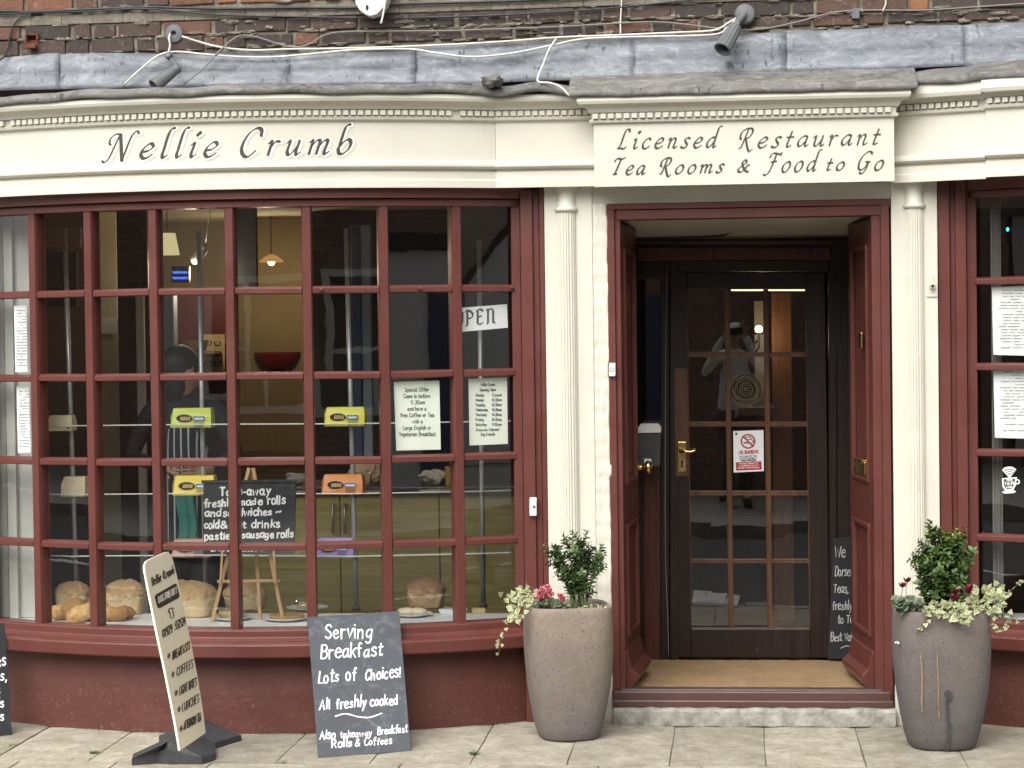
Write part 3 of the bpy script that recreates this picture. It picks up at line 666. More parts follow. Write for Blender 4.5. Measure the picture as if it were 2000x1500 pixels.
# worn white marking on the road, seen mirrored in the door glass
mk = MB()
for x0, x1, y0, y1 in ((-60, -3.2, -4.99, -4.9), (0.9, 60, -4.99, -4.9), (-1.9, -1.0, -4.2, -3.2), (-0.6, 0.0, -3.6, -2.9)):
    for k in range(6):
        t0, t1 = k / 6, (k + 0.93) / 6
        mk.poly([Vector((x0 + (x1 - x0) * t0 + rnd.uniform(-.03, .03), y0, -0.111)), Vector((x0 + (x1 - x0) * t1 + rnd.uniform(-.03, .03), y0 + rnd.uniform(-.03, .03), -0.111)), Vector((x0 + (x1 - x0) * t1, y1, -0.111)), Vector((x0 + (x1 - x0) * t0, y1 + rnd.uniform(-.03, .03), -0.111))])
mk.build("road_marking", ROADPAINT, None, kind="structure")

# ------------------------------------------------------------------ the shop building
SHOP = thing("shop_building", (-0.9, 0.0, 0.0), "old brick building with cream shopfront, maroon bow windows and open doorway", "building")
def part(mb, name, mat, parent=None, **k): return mb.build(name, mat, parent or SHOP, **k)
def node(name, parent):
    o = bpy.data.objects.new(name, None); scene.collection.objects.link(o); o.parent = parent; o.empty_display_size = 0.1; return o

LB = Bow(P(-25, 700, .06).x, P(1003, 700, .06).x, .06, .33)          # glass line of the big bow
_x0 = P(1908, 700, .06).x; RB = Bow(_x0, _x0 + 2.35, .06, .33)
def zb(py, out=0.0, px=500): return LB.hit(px, py, out).z
Z_TOP, Z_BOT = zb(404), zb(1229)
Z_TR = [zb(y, .02, 525) for y in (567, 735, 902, 1068.5)]
Z_CEIL = 2.42

# upper wall: every brick of the strip above the lead is laid by itself
xl, xr = -5.6, 5.2
wm = MB(); wm.bb(xl, xr, 0.012, 0.34, 2.46, 6.4)
def rowline(y200, y1400, x): return y200 + (y1400 - y200) * (x - 200) / 1200.0
mo = MB(); n = 60
mo.grid([[Vector((xl + (xr - xl) * i / n, 0.004 + rnd.uniform(-.003, .004), 2.6 + 0.9 * j / 12)) for i in range(n + 1)] for j in range(13)])
mo.bb(xl, xr, 0.012, 0.34, 2.46, 6.4); wall = node("brick_wall", SHOP)
bm_ = MB()
rows = [(76, 104, 37, 58, 0.25), (47, 73, 7, 33, 0.25), (-14, 16, -58, -28, 0.72), (-48, -20, -92, -64, 0.65), (-82, -54, -126, -98, 0.6), (-116, -88, -160, -132, 0.6)]
for ri, (ta, ba, tb, bbm, tint) in enumerate(rows):
    x = -900 - rnd.uniform(0, 60); flip = ri % 2
    while x < 2800:
        L = (94 if flip else 46) + rnd.uniform(-6, 6); flip = 1 - flip if rnd.random() < 0.8 else flip
        g = rnd.uniform(5, 9); j = [rnd.uniform(-1.6, 1.6) for _ in range(8)]
        if not (ri == 1 and 500 < x < 560) and not (ri == 1 and 1060 < x < 1110):
            c = [(x + j[0], rowline(ba, bbm, x) + j[1]), (x + L - g + j[2], rowline(ba, bbm, x + L) + j[3]), (x + L - g + j[4], rowline(ta, tb, x + L) + j[5]), (x + j[6], rowline(ta, tb, x) + j[7])]
            tt = tint + rnd.uniform(-.2, .2)
            if ri < 2 and rnd.random() < .10: tt = rnd.uniform(.62, .74)
            if ri < 2 and 1560 < x < 1720: tt = 0.60
            if ri == 1 and 1700 < x < 1800: tt = 0.95
            if ri >= 2 and rnd.random() < .2: tt = 0.2
            bm_.tint = max(0, min(1, tt)); bm_.pquad(c, -0.004 - rnd.uniform(0, .007), 0.02)
        x += L
part(bm_, "brick_course", BRICK, wall, bevel=0.005)
rr = random.Random(77)
for k in range(330):
    x = rr.uniform(-300, 2300); ri = rr.choice((0, 1, 0, 1, 2)); ta, ba, tb, bbm, _t = rows[ri]; y = rowline(rr.choice((ta, ba)) + rr.uniform(-3, 3), 0, x) + (tb - ta) * 0
    y = rowline(ba if rr.random() < .6 else ta, bbm if rr.random() < .6 else tb, x) + rr.uniform(-2, 2)
    mo.blob(P(x, y, -.006), (rr.uniform(.008, .045), .009, rr.uniform(.003, .009)), rr.random() * 99, .5, (10, 6))
part(mo, "mortar", MORTAR, wall)
# render fillet between the courses
rf = MB()
for xa in range(-900, 2800, 60):
    rf.pquad([(xa, rowline(45.5, 4, xa)), (xa + 60, rowline(45.5, 4, xa + 60)), (xa + 60, rowline(26, -18, xa + 60)), (xa, rowline(26, -18, xa))], -0.008 - 0.004 * rnd.random(), 0.01)
part(rf, "mortar_band", MORTAR, wall, bevel=0.004)

# fascia --------------------------------------------------------------
FB = Bow(P(-45, 300, -.09).x, P(968, 300, -.09).x, -.09, .255)
PROF = [(-.16, 369), (.012, 369), (.012, 354), (.006, 352), (.006, 338), (-.003, 336.5), (-.003, 333), (.014, 331), (.026, 327), (.026, 322), (.014, 318.5), (.002, 317), (0, 315), (0, 238), (.018, 235), (.022, 229), (.010, 227.5), (.010, 216), (.026, 214.5), (.034, 207), (.052, 200), (.068, 198.5), (.074, 192), (.070, 184), (-.16, 184)]
FZ = [(o, FB.hit(500, y, o).z) for o, y in PROF]
fb = MB(); fb.arc(FB, FZ, n=48); fas = part(fb, "fascia", CREAM, bevel=0.0015)
pa, pb = FB.pt(FB.a1), P(1163, 300, -.07)
fs = MB(); pts = [Vector((pa.x + .0006, pa.y, 0)), Vector((pb.x, pb.y, 0))]
fs.sweep(pts, [Vector((0, -1, 0))] * 2, [(o + 0.003, z) for o, z in FZ]); fas2 = part(fs, "fascia", CREAM, bevel=0.0015)
dz0, dz1 = FB.hit(500, 227, .022).z, FB.hit(500, 217, .022).z
dm = MB(); step = .0315 / FB.Rr; a = FB.a0
while a < FB.a1 - step:
    if rnd.random() > .03:
        dm.hexa([FB.pt(a, .032, dz0), FB.pt(a + step * .7, .032, dz0), FB.pt(a + step * .7, .032, dz1), FB.pt(a, .032, dz1)], [FB.pt(a, .006, dz0), FB.pt(a + step * .7, .006, dz0), FB.pt(a + step * .7, .006, dz1), FB.pt(a, .006, dz1)])
    a += step
part(dm, "dentil_moulding", CREAM, fas, bevel=0.002)
def dentils_line(p0, p1, z0, z1, out, pitch=.0315):
    m = MB(); d = (p1 - p0); L = d.length; d.normalize(); nrm = Vector((d.y, -d.x, 0)); s = .006
    while s < L - pitch * .7:
        a = p0 + d * s; b = a + d * pitch * .7; f0, f1 = a + nrm * (out + .022), b + nrm * (out + .022); k0, k1 = a - nrm * .004, b - nrm * .004
        V = lambda p, z: Vector((p.x, p.y, z))
        m.hexa([V(f0, z0), V(f1, z0), V(f1, z1), V(f0, z1)], [V(k0, z0), V(k1, z0), V(k1, z1), V(k0, z1)]); s += pitch
    return m
part(dentils_line(pts[0], pts[1], dz0, dz1, .010), "dentil_moulding", CREAM, fas2, bevel=0.002)
# sign board over the door
SY = -.16; SL, SR = P(1160, 300, SY).x, P(1747, 300, SY).x
SPR = [(-.13, 360), (.0, 360), (.0, 235), (.015, 233.5), (.018, 228), (.008, 227), (.008, 215), (.020, 213.5), (.028, 205), (.046, 198), (.062, 196.5), (.068, 190), (.064, 182), (-.13, 182)]
SZ = [(o, P(1450, y, SY - o).z) for o, y in SPR]
sb = MB()
# straight face with mitred returns
q = [(Vector((SL, -.04, 0)), Vector((-1, 0, 0))), (Vector((SL, SY, 0)), Vector((-1, -1, 0))), (Vector((SR, SY, 0)), Vector((1, -1, 0))), (Vector((SR, -.04, 0)), Vector((1, 0, 0)))]
SZ2 = [(max(o, -.02), z) for o, z in SZ]
sb.sweep([a for a, b in q], [b for a, b in q], SZ2)
sb.bb(SL + .012, SR - .012, SY + .012, -.02, SZ[0][1] + .004, SZ[-1][1] - .004)
sign = part(sb, "sign_board", CREAM, bevel=0.0015)
sz0, sz1 = P(1450, 226, SY - .02).z, P(1450, 216, SY - .02).z
part(dentils_line(Vector((SL - .008, SY, 0)), Vector((SR + .008, SY, 0)), sz0, sz1, .008, .0335), "dentil_moulding", CREAM, sign, bevel=0.002)
# the stretch right of the sign and the fascia of the second bow
p0, p1 = P(1747, 300, -.04), P(1927, 300, -.20)
RPR = [(o, (y - 16 if y > 200 else (188 if y > 195 else (180 if y > 190 else 160)))) for o, y in PROF]
RZ = [(o, P(1850, y, -.13 - o).z) for o, y in RPR]
fr_ = MB(); d = (p1 - p0); d.z = 0; d.normalize(); nn = Vector((d.y, -d.x, 0)); pts2 = [Vector((p0.x, p0.y, 0)), Vector((p1.x, p1.y, 0))]
fr_.sweep(pts2, [nn, nn], [(max(o, -.05), z) for o, z in RZ]); fas3 = part(fr_, "fascia", CREAM, bevel=0.0015)
rz0, rz1 = P(1850, 210.5, -.15).z, P(1850, 200.5, -.15).z
part(dentils_line(pts2[0], pts2[1], rz0, rz1, .010), "dentil_moulding", CREAM, fas3, bevel=0.002)
FR = Bow(p1.x + .001, p1.x + 2.55, p1.y, .24)
fr2 = MB(); fr2.arc(FR, [(o + .012, z + .006) for o, z in RZ], n=40); fas4 = part(fr2, "fascia", CREAM, bevel=0.0015)
dm = MB(); step = .0315 / FR.Rr; a = FR.a0 + .004
while a < FR.a1 - step:
    dm.hexa([FR.pt(a, .044, rz0 + .006), FR.pt(a + step * .7, .044, rz0 + .006), FR.pt(a + step * .7, .044, rz1 + .006), FR.pt(a, .044, rz1 + .006)], [FR.pt(a, .018, rz0 + .006), FR.pt(a + step * .7, .018, rz0 + .006), FR.pt(a + step * .7, .018, rz1 + .006), FR.pt(a, .018, rz1 + .006)])
    a += step
part(dm, "dentil_moulding", CREAM, fas4, bevel=0.002)
# painted names
tx = MB(); write(tx, "Nellie Crumb", (205, 311), (684, 300), 54, FB, 3.0, 'ital', (4.3, 1.1, R(38)), 0.27, 8, off=.0034, sp=2.3)
sh = MB(); write(sh, "Nellie Crumb", (205, 311), (684, 300), 54, FB, 4.5, 'ital', (7.6, 4.4, R(38)), 0.27, 6, off=.0008, sp=2.3, shift=(3.4, 1.8))
sw = MB(); write(sw, "Nellie Crumb", (205, 311), (684, 300), 54, FB, 4.5, 'ital', (6.9, 3.7, R(38)), 0.27, 6, off=.0020, sp=2.3, shift=(1.9, 0.7))
part(tx, "lettering", INK, fas); part(sh, "lettering_outline", SHADOWINK, fas); part(sw, "lettering_highlight", LINER, fas)
SP = YP(SY); tx = MB()
for t, a, b, c in (("Licensed", (1204, 291), (1397, 288), 36), ("Restaurant", (1440, 290), (1716, 282), 37), ("Tea", (1194, 341), (1258, 341), 32), ("Rooms", (1286, 340), (1412, 337), 30), ("&", (1438, 336), (1462, 336), 27), ("Food", (1494, 337), (1592, 334), 36), ("to", (1612, 333), (1648, 332), 28), ("Go", (1672, 333), (1724, 332), 34)):
    write(tx, t, a, b, c * 1.06, SP, 1.6, 'ital', (2.45, .75, R(38)), 0.26, 6, sp=2.0)
part(tx, "lettering", INK, sign)

# lead ----------------------------------------------------------------
lr = [(.068, 184.5), (.086, 184), (.092, 177), (.084, 170), (.070, 166.5), (-.02, 164), (-.34, 158), (-.34, 188)]
lz = [(o, FB.hit(500, y, max(o, 0)).z) for o, y in lr]
lz[-1] = (-.34, lz[0][1] + .0); lz[-2] = (-.34, lz[5][1] + .02)
lm = MB(); af = FB.ang(930, 200)
lm.arc(FB, lz, a1=af, n=44, zf=lambda a: .004 * math.sin(a * 23) + .003 * math.sin(a * 57 + 1)); part(lm, "lead_flashing", LEAD_DARK, smooth=False, bevel=.006)
lm = MB(); xa, xb = P(922, 180, -.2).x, P(1128, 180, -.2).x; k = 14
pp = [Vector((xa + (xb - xa) * i / k, -.125 + .045 * i / k, 0)) for i in range(k + 1)]
lm.sweep(pp, [Vector((0, -1, 0))] * (k + 1), [(o if o > 0 else max(o, -.14), z + .003) for o, z in lz], zf=lambda i: .012 * math.sin(i * .6 + 2.6) - (.006 * i / k)); part(lm, "lead_flashing", LEAD_DARK, bevel=.006)
lump = MB(); c = P(962, 160, -.2); lump.blob(c, (.040, .06, .026), 3, .45, (16, 10), None, .7); part(lump, "lead_lump", LEAD_DARK, smooth=True)
sr = [(.060, 183), (.078, 182.5), (.084, 176), (.076, 168), (.060, 164), (-.02, 150), (-.08, 141), (-.12, 141), (-.12, 183)]
szz = [(o, P(1450, y, SY - o).z) for o, y in sr]
lm = MB(); xa, xb = P(1112, 180, SY).x, P(1790, 180, SY).x; k = 24
lm.sweep([Vector((xa + (xb - xa) * i / k, SY, 0)) for i in range(k + 1)], [Vector((0, -1, 0))] * (k + 1), szz, zf=lambda i: .0015 * math.sin(i * 1.1) + .001 * math.sin(i * 2.7)); part(lm, "lead_flashing", LEAD_DARK, bevel=.006)
rr_ = [(.072, 164), (.088, 162), (.092, 155), (.080, 147), (.04, 143), (-.04, 134), (-.12, 128), (-.12, 164)]
rzz = [(o, P(1850, y, -.13 - o).z) for o, y in rr_]
lm = MB(); e = FR.pt(FR.a0); k = 8
pp = [Vector((p0.x + .06 + (e.x - p0.x - .06) * i / k, p0.y - .02 + (e.y - p0.y + .02) * i / k, 0)) for i in range(k + 1)] + [FR.pt(FR.a0 + (FR.a1 - FR.a0) * i / 30) for i in range(1, 31)]
nnv = [nn] * (k + 1) + [FR.nrm(FR.a0 + (FR.a1 - FR.a0) * i / 30) for i in range(1, 31)]
lm.sweep(pp, nnv, rzz, zf=lambda i: .004 * math.sin(i * .9)); part(lm, "lead_flashing", LEAD_DARK, bevel=.006)
# the tall apron above: separate sheets with lapped seams, dented
topl = [(-900, 112), (0, 112), (100, 106), (300, 105), (560, 105), (800, 95), (1000, 84), (1230, 75), (1400, 68), (1530, 62), (1700, 55), (1880, 50), (2000, 45), (2800, 10)]
botl = [(-900, 182), (0, 174), (300, 168), (600, 165), (930, 162), (1000, 157), (1240, 151), (1300, 148), (1600, 138), (1880, 126), (2000, 127), (2800, 120)]
def pl(tab, x):
    for (a, b), (c, d) in zip(tab, tab[1:]):
        if x <= c: return b + (d - b) * (x - a) / (c - a)
    return tab[-1][1]
seams = [-900, -420, 112, 562, 808, 1236, 1531, 1884, 2300, 2800]
for si, (a, b) in enumerate(zip(seams, seams[1:])):
    m = MB(); rows = []; nx = max(8, int((b - a) / 14)); base = -.012 - .0035 * (si % 2); s1, s2 = rnd.uniform(0, 6), rnd.uniform(0, 6)
    for j in range(9):
        t = j / 8; row = []
        for i in range(nx + 1):
            x = a + (b - a + 4) * i / nx; y = pl(topl, x) * (1 - t) + (pl(botl, x) + 3) * t + (1.6 * math.sin(x * .021 + s1) if j == 0 else 0)
            bul = -.058 * t ** 1.2 - .010 * math.exp(-((t - .36) / .16) ** 2) + .007 * math.exp(-((t - .58) / .12) ** 2) * (.6 + .4 * math.sin(x * .006 + s2))
            dent = .0035 * math.sin(x * .018 + s1 + t * 2) * math.sin(t * 3.1) + .0025 * math.sin(x * .051 + s2 + t * 5) * math.sin(t * 3.1) + rnd.uniform(-.0007, .0007)
            row.append(P(x, y, base + bul + dent))
        rows.append(row)
    m.grid(rows); o = part(m, "lead_sheet", LEAD, smooth=True)
    sol = o.modifiers.new("thickness", 'SOLIDIFY'); sol.thickness = .004; sol.offset = -1

# the bow windows -----------------------------------------------------
def bow_window(bow, mull, left):
    W = node("bow_window", SHOP)
    fr = MB()
    for a in mull:                                                   # upright bars
        t = bow.nrm(a); sdw = Vector((math.cos(a), math.sin(a), 0)); c = bow.pt(a, 0)
        hw = .0225
        prof = [(-hw, -.045), (hw, -.045), (hw, .010), (hw * .80, .023), (hw * .72, .024), (-hw * .72, .024), (-hw * .80, .023), (-hw, .010)]
        rings = [[Vector((c.x + sdw.x * s_ + t.x * o, c.y + sdw.y * s_ + t.y * o, z)) for s_, o in prof] for z in (Z_BOT - .01, Z_TOP + .01)]
        fr.loft(rings)
    for z in Z_TR:                                                   # cross bars, one piece per light
        A = [bow.a0] + list(mull) + [bow.a1]; ins = .0225 / bow.Rr
        for a, b in zip(A, A[1:]):
            a_, b_ = a + (ins if a != bow.a0 else 0), b - (ins if b != bow.a1 else 0); h = .0165; dz = rnd.uniform(-.002, .002); dz2 = rnd.uniform(-.002, .002)
            prof = [(-.04, -h), (.010, -h), (.020, -h * .80), (.020, h * .45), (.006, h), (-.04, h)]
            fr.loft([[bow.pt(a_, o, z + zz + dz) for o, zz in prof], [bow.pt(b_, o, z + zz + dz2) for o, zz in prof]])
    if left:
        for x_, y_ in ((628, 566), (820, 563.5), (1000, 562)): fr.blob(bow.hit(x_, y_, .024), (.010, .008, .008), 3, .2, (10, 7))
    part(fr, "glazing_bar", MAROON, W, bevel=.0025)
    gl = MB(); A = [bow.a0] + list(mull) + [bow.a1]; Zs = [Z_TOP] + Z_TR + [Z_BOT]
    for a, b in zip(A, A[1:]):
        for zt, zl in zip(Zs, Zs[1:]):
            j = [rnd.uniform(-.0012, .0012) for _ in range(4)]
            gl.poly([bow.pt(a, -.012 + j[0], zl), bow.pt(b, -.012 + j[1], zl), bow.pt(b, -.012 + j[1] + j[2], zt), bow.pt(a, -.012 + j[0] + j[2], zt)])
    part(gl, "window_pane", GLASS, W)
    hd = MB(); e0, e1 = bow.a0 - .045, bow.a1 + .045
    z1, z2, z3 = Z_TOP - .002, zb(389, .04), zb(366, .055)
    hd.arc(bow, [(-.07, z1), (.030, z1), (.030, z2 - .004), (.022, z2 - .002), (.022, z2), (.056, z2 + .001), (.056, z3 - .012), (.062, z3 - .01), (.062, z3 + .03), (-.07, z3 + .03)], e0, e1, 48)
    part(hd, "window_head", MAROON, W, bevel=.002)
    sl = MB()
    zs0, zs1 = Z_BOT + .004, zb(1246, .03)
    zn0, zn1, zn2 = zb(1249, .05), zb(1258, .135), zb(1287, .135)
    sl.arc(bow, [(-.06, zs0), (.020, zs0), (.032, zs0 - .006), (.034, zs1), (.048, zn0 - .004), (.050, zb(1252, .05)), (.128, zn1), (.137, zn1 - .008), (.137, zn2 + .006), (.128, zn2), (-.06, zn2)], e0, e1, 48)
    part(sl, "window_sill", MAROON, W, bevel=.003)
    rs = MB(); rs.arc(bow, [(-.10, .0), (.042, .0), (.040, zn2 * .5), (.030, zn2 - .002), (-.10, zn2 - .002)], e0, e1, 48)
    part(rs, "stall_riser", RISER, W)
    return W
LM = [LB.ang(x, 640, .024) for x in (-47 + 3, 64, 173, 300, 449.5, 601, 752, 895)]
LM = [a for a in LM if a > LB.a0 + .02]
WIN_L = bow_window(LB, LM, True)
nM = 7; RM = [RB.a0 + (RB.a1 - RB.a0) * (k + 1) / (nM + 1) for k in range(nM)]
WIN_R = bow_window(RB, RM, False)
# window jambs: stepped maroon boards
def jamb(win, boards, ytop=360, ybot=1452):
    for x0, x1, yf in boards:
        m = MB(); a, b = P(x0, 700, yf).x, P(x1, 700, yf).x; z1 = P((x0 + x1) / 2, ytop, yf).z
        m.bb(a, b, yf, .16, 0.0, z1); part(m, "window_jamb", MAROON, win, bevel=.003)
jamb(WIN_L, [(1001, 1019, .046), (1019.4, 1043, .012), (1043.4, 1056, .028), (1056.4, 1066, .010)], 372)
jamb(WIN_R, [(1834, 1857, .010), (1857.4, 1868, .030), (1868.4, 1889, .012), (1889.4, 1909, .046)], 352)
def side(x): return P(x, 700, 0).x
# hidden far ends of both bows
for win, a, b in ((WIN_L, LB.pt(LB.a0).x - .15, LB.pt(LB.a0).x + .005), (WIN_R, RB.pt(RB.a1).x - .005, RB.pt(RB.a1).x + .15)):
    m = MB(); m.bb(a, b, .02, .16, 0, 2.40); part(m, "window_jamb", MAROON, win, bevel=.003)

# pilasters -----------------------------------------------------------
def pilaster(x0, x1, xc, rpx, ytop, yring, broken):
    Y = -.006; z1 = P((x0 + x1) / 2, ytop, Y).z; m = MB(); m.bb(P(x0, 700, Y).x, P(x1, 700, Y).x, Y, .16, 0, z1 + .02)
    m.bb(P(x0, 700, Y).x - .003, P(x1, 700, Y).x + .003, Y - .03, .0, 0, .17)
    p = part(m, "pilaster", CREAM, bevel=.003)
    c = P(xc, 700, Y); r = rpx / 446.0 * 1.0; zr = P(xc, yring, Y - .05).z
    col = MB(); n = 96; rings = []
    def ring(rad, z, fl):
        out = []
        for k in range(n):
            t = 2 * math.pi * k / n; s_ = rad
            if fl: s_ = rad - .0052 * max(0.0, math.sin(t * 20)) ** 0.6
            out.append(Vector((c.x + s_ * math.cos(t), Y + .008 + s_ * math.sin(t), z)))
        return out
    for z, rad, fl in ((.172, r * 1.22, 0), (.20, r * 1.22, 0), (.215, r * 1.05, 0), (.22, r, 1), (zr - .012, r * .97, 1)): rings.append(ring(rad, z, fl))
    col.loft(rings); part(col, "fluted_column", CREAM, p)
    cap = MB(); cap.lathe([(r * .98, zr - .013), (r * 1.14, zr - .010), (r * 1.20, zr - .002), (r * 1.14, zr + .006), (r * .98, zr + .009), (r * .97, zr + .05), (r * 1.0, zr + .07), (r * 1.25, z1 - .012), (r * 1.4, z1 + .012)], (c.x, Y + .008, 0), 40)
    part(cap, "capital", CREAM, p, smooth=True)
    return p
PIL_L = pilaster(1066.5, 1160, 1109.5, 19.5, 363, 407, True)
PIL_R = pilaster(1743, 1833, 1788, 18.5, 352, 400, False)
# painted brick reveal beside the door
m = MB(); nx, nz = 8, 150; xa, xb = P(1160.5, 700, 0).x, P(1190, 700, 0).x; zt = P(1175, 398, 0).z; rows = []
for j in range(nz + 1):
    z = zt * j / nz; course = math.floor(z / .072); fr_c = z / .072 - course; rr2 = random.Random(course); dx = rr2.uniform(-.006, .005); row = []
    for i in range(nx + 1):
        t = i / nx; x = xa + (xb - xa + dx) * t
        y = .001 - .0065 * (1 - abs(fr_c * 2 - 1) ** 4) * (0.2 + .8 * rr2.random()) + rnd.uniform(-.0008, .0008)
        row.append(Vector((x, y, z)))
    row += [Vector((xb + dx, .03, z)), Vector((xb + dx, .15, z))]
    rows.append(row)
m.grid(rows); part(m, "painted_brick_reveal", CREAM, smooth=True)
m = MB(); m.pbox(1152, 355, 1746, 402, .006, .16); part(m, "door_lintel", CREAM, bevel=.003)

# doorway -------------------------------------------------------------
DW = node("doorway", SHOP)
YF = .0
def fbox(name, x0, y0, x1, y1, yf, yb, mat=MAROON, par=None, bev=.003):
    m = MB(); m.pbox(x0, y0, x1, y1, yf, yb); return part(m, name, mat, par or DW, bevel=bev)
zhd = P(1450, 396, 0).z
m = MB()
for x0, x1, yf in ((1188.5, 1203, -.004), (1203.3, 1214, .012)):
    m.bb(P(x0, 700, yf).x, P(x1, 700, yf).x, yf, .11, .075, zhd - .001)
for x0, x1, yf in ((1722.3, 1739, -.004), (1704, 1722, .012)):
    m.bb(P(x0, 700, yf).x, P(x1, 700, yf).x, yf, .11, .075, zhd - .001)
hx0, hx1 = P(1187, 400, 0).x, P(1740, 400, 0).x
m.bb(hx0, hx1, -.008, .11, P(1450, 405, 0).z, P(1450, 395, 0).z + .004)
m.bb(P(1203.3, 400, 0).x, P(1722, 400, 0).x, .004, .11, P(1450, 425, 0).z, P(1450, 405, 0).z - .001)
part(m, "door_frame", MAROON, DW, bevel=.003)
OL, OR = P(1213, 700, .06).x, P(1705, 700, .06).x                     # clear opening
ZMAT = .128; ZPC = 2.205; YB = 1.03
m = MB(); zt = P(1450, 1350, -.02).z; zl = P(1450, 1381, -.035).z
m.bb(OL - .045, OR + .06, -.03, .10, zl, zt); m.bb(OL - .05, OR + .07, -.045, .05, zl - .004, zl + .030)
part(m, "timber_threshold", WORNWOOD, DW, bevel=.006)
m = MB(); m.bb(OL - .012, OR + .02, -.010, .004, zt + .0005, zt + .006); part(m, "threshold_strip", STEEL, DW)
m = MB(); xs0, xs1 = P(1198, 1400, -.07).x, P(1750, 1400, -.07).x; k = 30
zt2 = P(1450, 1386, -.09).z; rows = []
prof = [(-.02, 0), (.068, 0), (.070, zt2 - .012), (.062, zt2), (-.02, zt2 + .002)]
m.sweep([Vector((xs0 + (xs1 - xs0) * i / k, -.01 + rnd.uniform(-.005, .005), 0)) for i in range(k + 1)], [Vector((0, -1, 0))] * (k + 1), prof, zf=lambda i: rnd.uniform(-.003, .003))
part(m, "stone_step", STEP, DW, bevel=.004)
# porch shell
m = MB(); zf_, zk_ = ZPC + .028, P(1450, 464, YB).z; m.hexa([Vector((OL - .06, .105, zf_)), Vector((OR + .06, .105, zf_)), Vector((OR + .06, .105, zf_ + .05)), Vector((OL - .06, .105, zf_ + .05))], [Vector((OL - .06, YB + .1, zk_)), Vector((OR + .06, YB + .1, zk_)), Vector((OR + .06, YB + .1, zk_ + .05)), Vector((OL - .06, YB + .1, zk_ + .05))]); part(m, "porch_ceiling", CEIL, DW)
m = MB(); m.bb(OL - .05, OL - .012, .105, YB, .0, ZPC + .04); part(m, "porch_lining", DARKWOOD, DW)
m = MB(); m.bb(OR + .012, OR + .05, .105, YB, .0, ZPC + .04); part(m, "porch_lining", DARKWOOD, DW)
m = MB(); m.bb(OL - .05, OR + .05, .02, 4.0, -.02, .112); part(m, "porch_floor", FLOOR, DW)
# open door leaves, folded back into the porch
def leaf(hx, sgn, open_deg, wpx):
    L = node("front_door_leaf", DW); zb_, zt_ = .142, P(1450, 432, .06).z; wd = .55; th = .044
    a = R(90 - open_deg); dirx = Vector((sgn * math.sin(a), math.cos(a), 0)); nr = Vector((sgn * math.cos(a), -sgn * math.sin(a) * sgn, 0)); nr = Vector((sgn * math.cos(a), -math.sin(a), 0))
    o = Vector((hx, .055, 0))
    def pt(u, t, z): return o + dirx * u + nr * t + Vector((0, 0, z))
    def bx(m, u0, u1, t0, t1, z0, z1):
        m.hexa([pt(u0, t1, z0), pt(u1, t1, z0), pt(u1, t1, z1), pt(u0, t1, z1)], [pt(u0, t0, z0), pt(u1, t0, z0), pt(u1, t0, z1), pt(u0, t0, z1)])
    m = MB(); bx(m, 0, wd, -th, -.012, zb_, zt_)
    bx(m, 0, .085, -.0121, 0, zb_, zt_); bx(m, wd - .085, wd, -.0121, 0, zb_, zt_)
    mid = .95
    for z0, z1 in ((zb_, .36), (mid - .09, mid + .09), (zt_ - .11, zt_)): bx(m, .0851, wd - .0851, -.0121, 0, z0, z1)
    part(m, "door_panel", MAROON, L, bevel=.002)
    mm = MB()
    for z0, z1 in ((.36, mid - .09), (mid + .09, zt_ - .11)):
        for u0, u1, za, zc in ((.085, .105, z0, z1), (wd - .105, wd - .085, z0, z1), (.105, wd - .105, z0, z0 + .02), (.105, wd - .105, z1 - .02, z1)):
            bx(mm, u0, u1, -.012, .010, za, zc)
    part(mm, "panel_moulding", MAROON, L, bevel=.004)
    f = MB(); pr = [(-.004, zb_ + .165), (.006, zb_ + .16), (.024, zb_ + .085), (.050, zb_ + .06), (.054, zb_ + .045), (.028, zb_ + .0), (-.004, zb_)]
    f.loft([[pt(u, t, z) for t, z in pr] for u in (.03, wd - .03)]); part(f, "weather_bar", MAROON, L, bevel=.003)
    return L, pt
LEAF_L, pl_ = leaf(OL + .004, 1, 85.5, 0)
LEAF_R, pr_ = leaf(OR - .004, -1, 82.5, 0)
kb = MB(); c = pl_(.50, 0, P(1255, 914, .5).z); ax = (pl_(.5, 1, 1) - pl_(.5, 0, 1))
kb.lathe([(.026, 0), (.026, .006), (.012, .010), (.011, .030), (.022, .036), (.030, .046), (.031, .056), (.024, .066), (.010, .070)], c, 24, ax); part(kb, "door_knob", BRASS, LEAF_L, smooth=True)
lb = MB()
def onleaf(m, pt, u0, u1, z0, z1, t0, t1): m.hexa([pt(u0, t1, z0), pt(u1, t1, z0), pt(u1, t1, z1), pt(u0, t1, z1)], [pt(u0, t0, z0), pt(u1, t0, z0), pt(u1, t0, z1), pt(u0, t0, z1)])
zc = P(1680, 912, .3).z; onleaf(lb, pr_, .13, .42, zc - .04, zc + .04, .0005, .006); onleaf(lb, pr_, .15, .40, zc - .028, zc + .028, .0062, .012); onleaf(lb, pr_, .15, .40, zc + .029, zc + .036, .0062, .018)
part(lb, "letter_plate", BRASS, LEAF_R, bevel=.002)
lk = MB(); zc = P(1678, 665, .2).z; onleaf(lk, pr_, .20, .26, zc - .035, zc + .035, .0005, .010); part(lk, "lock_plate", BRASS, LEAF_R, bevel=.003)

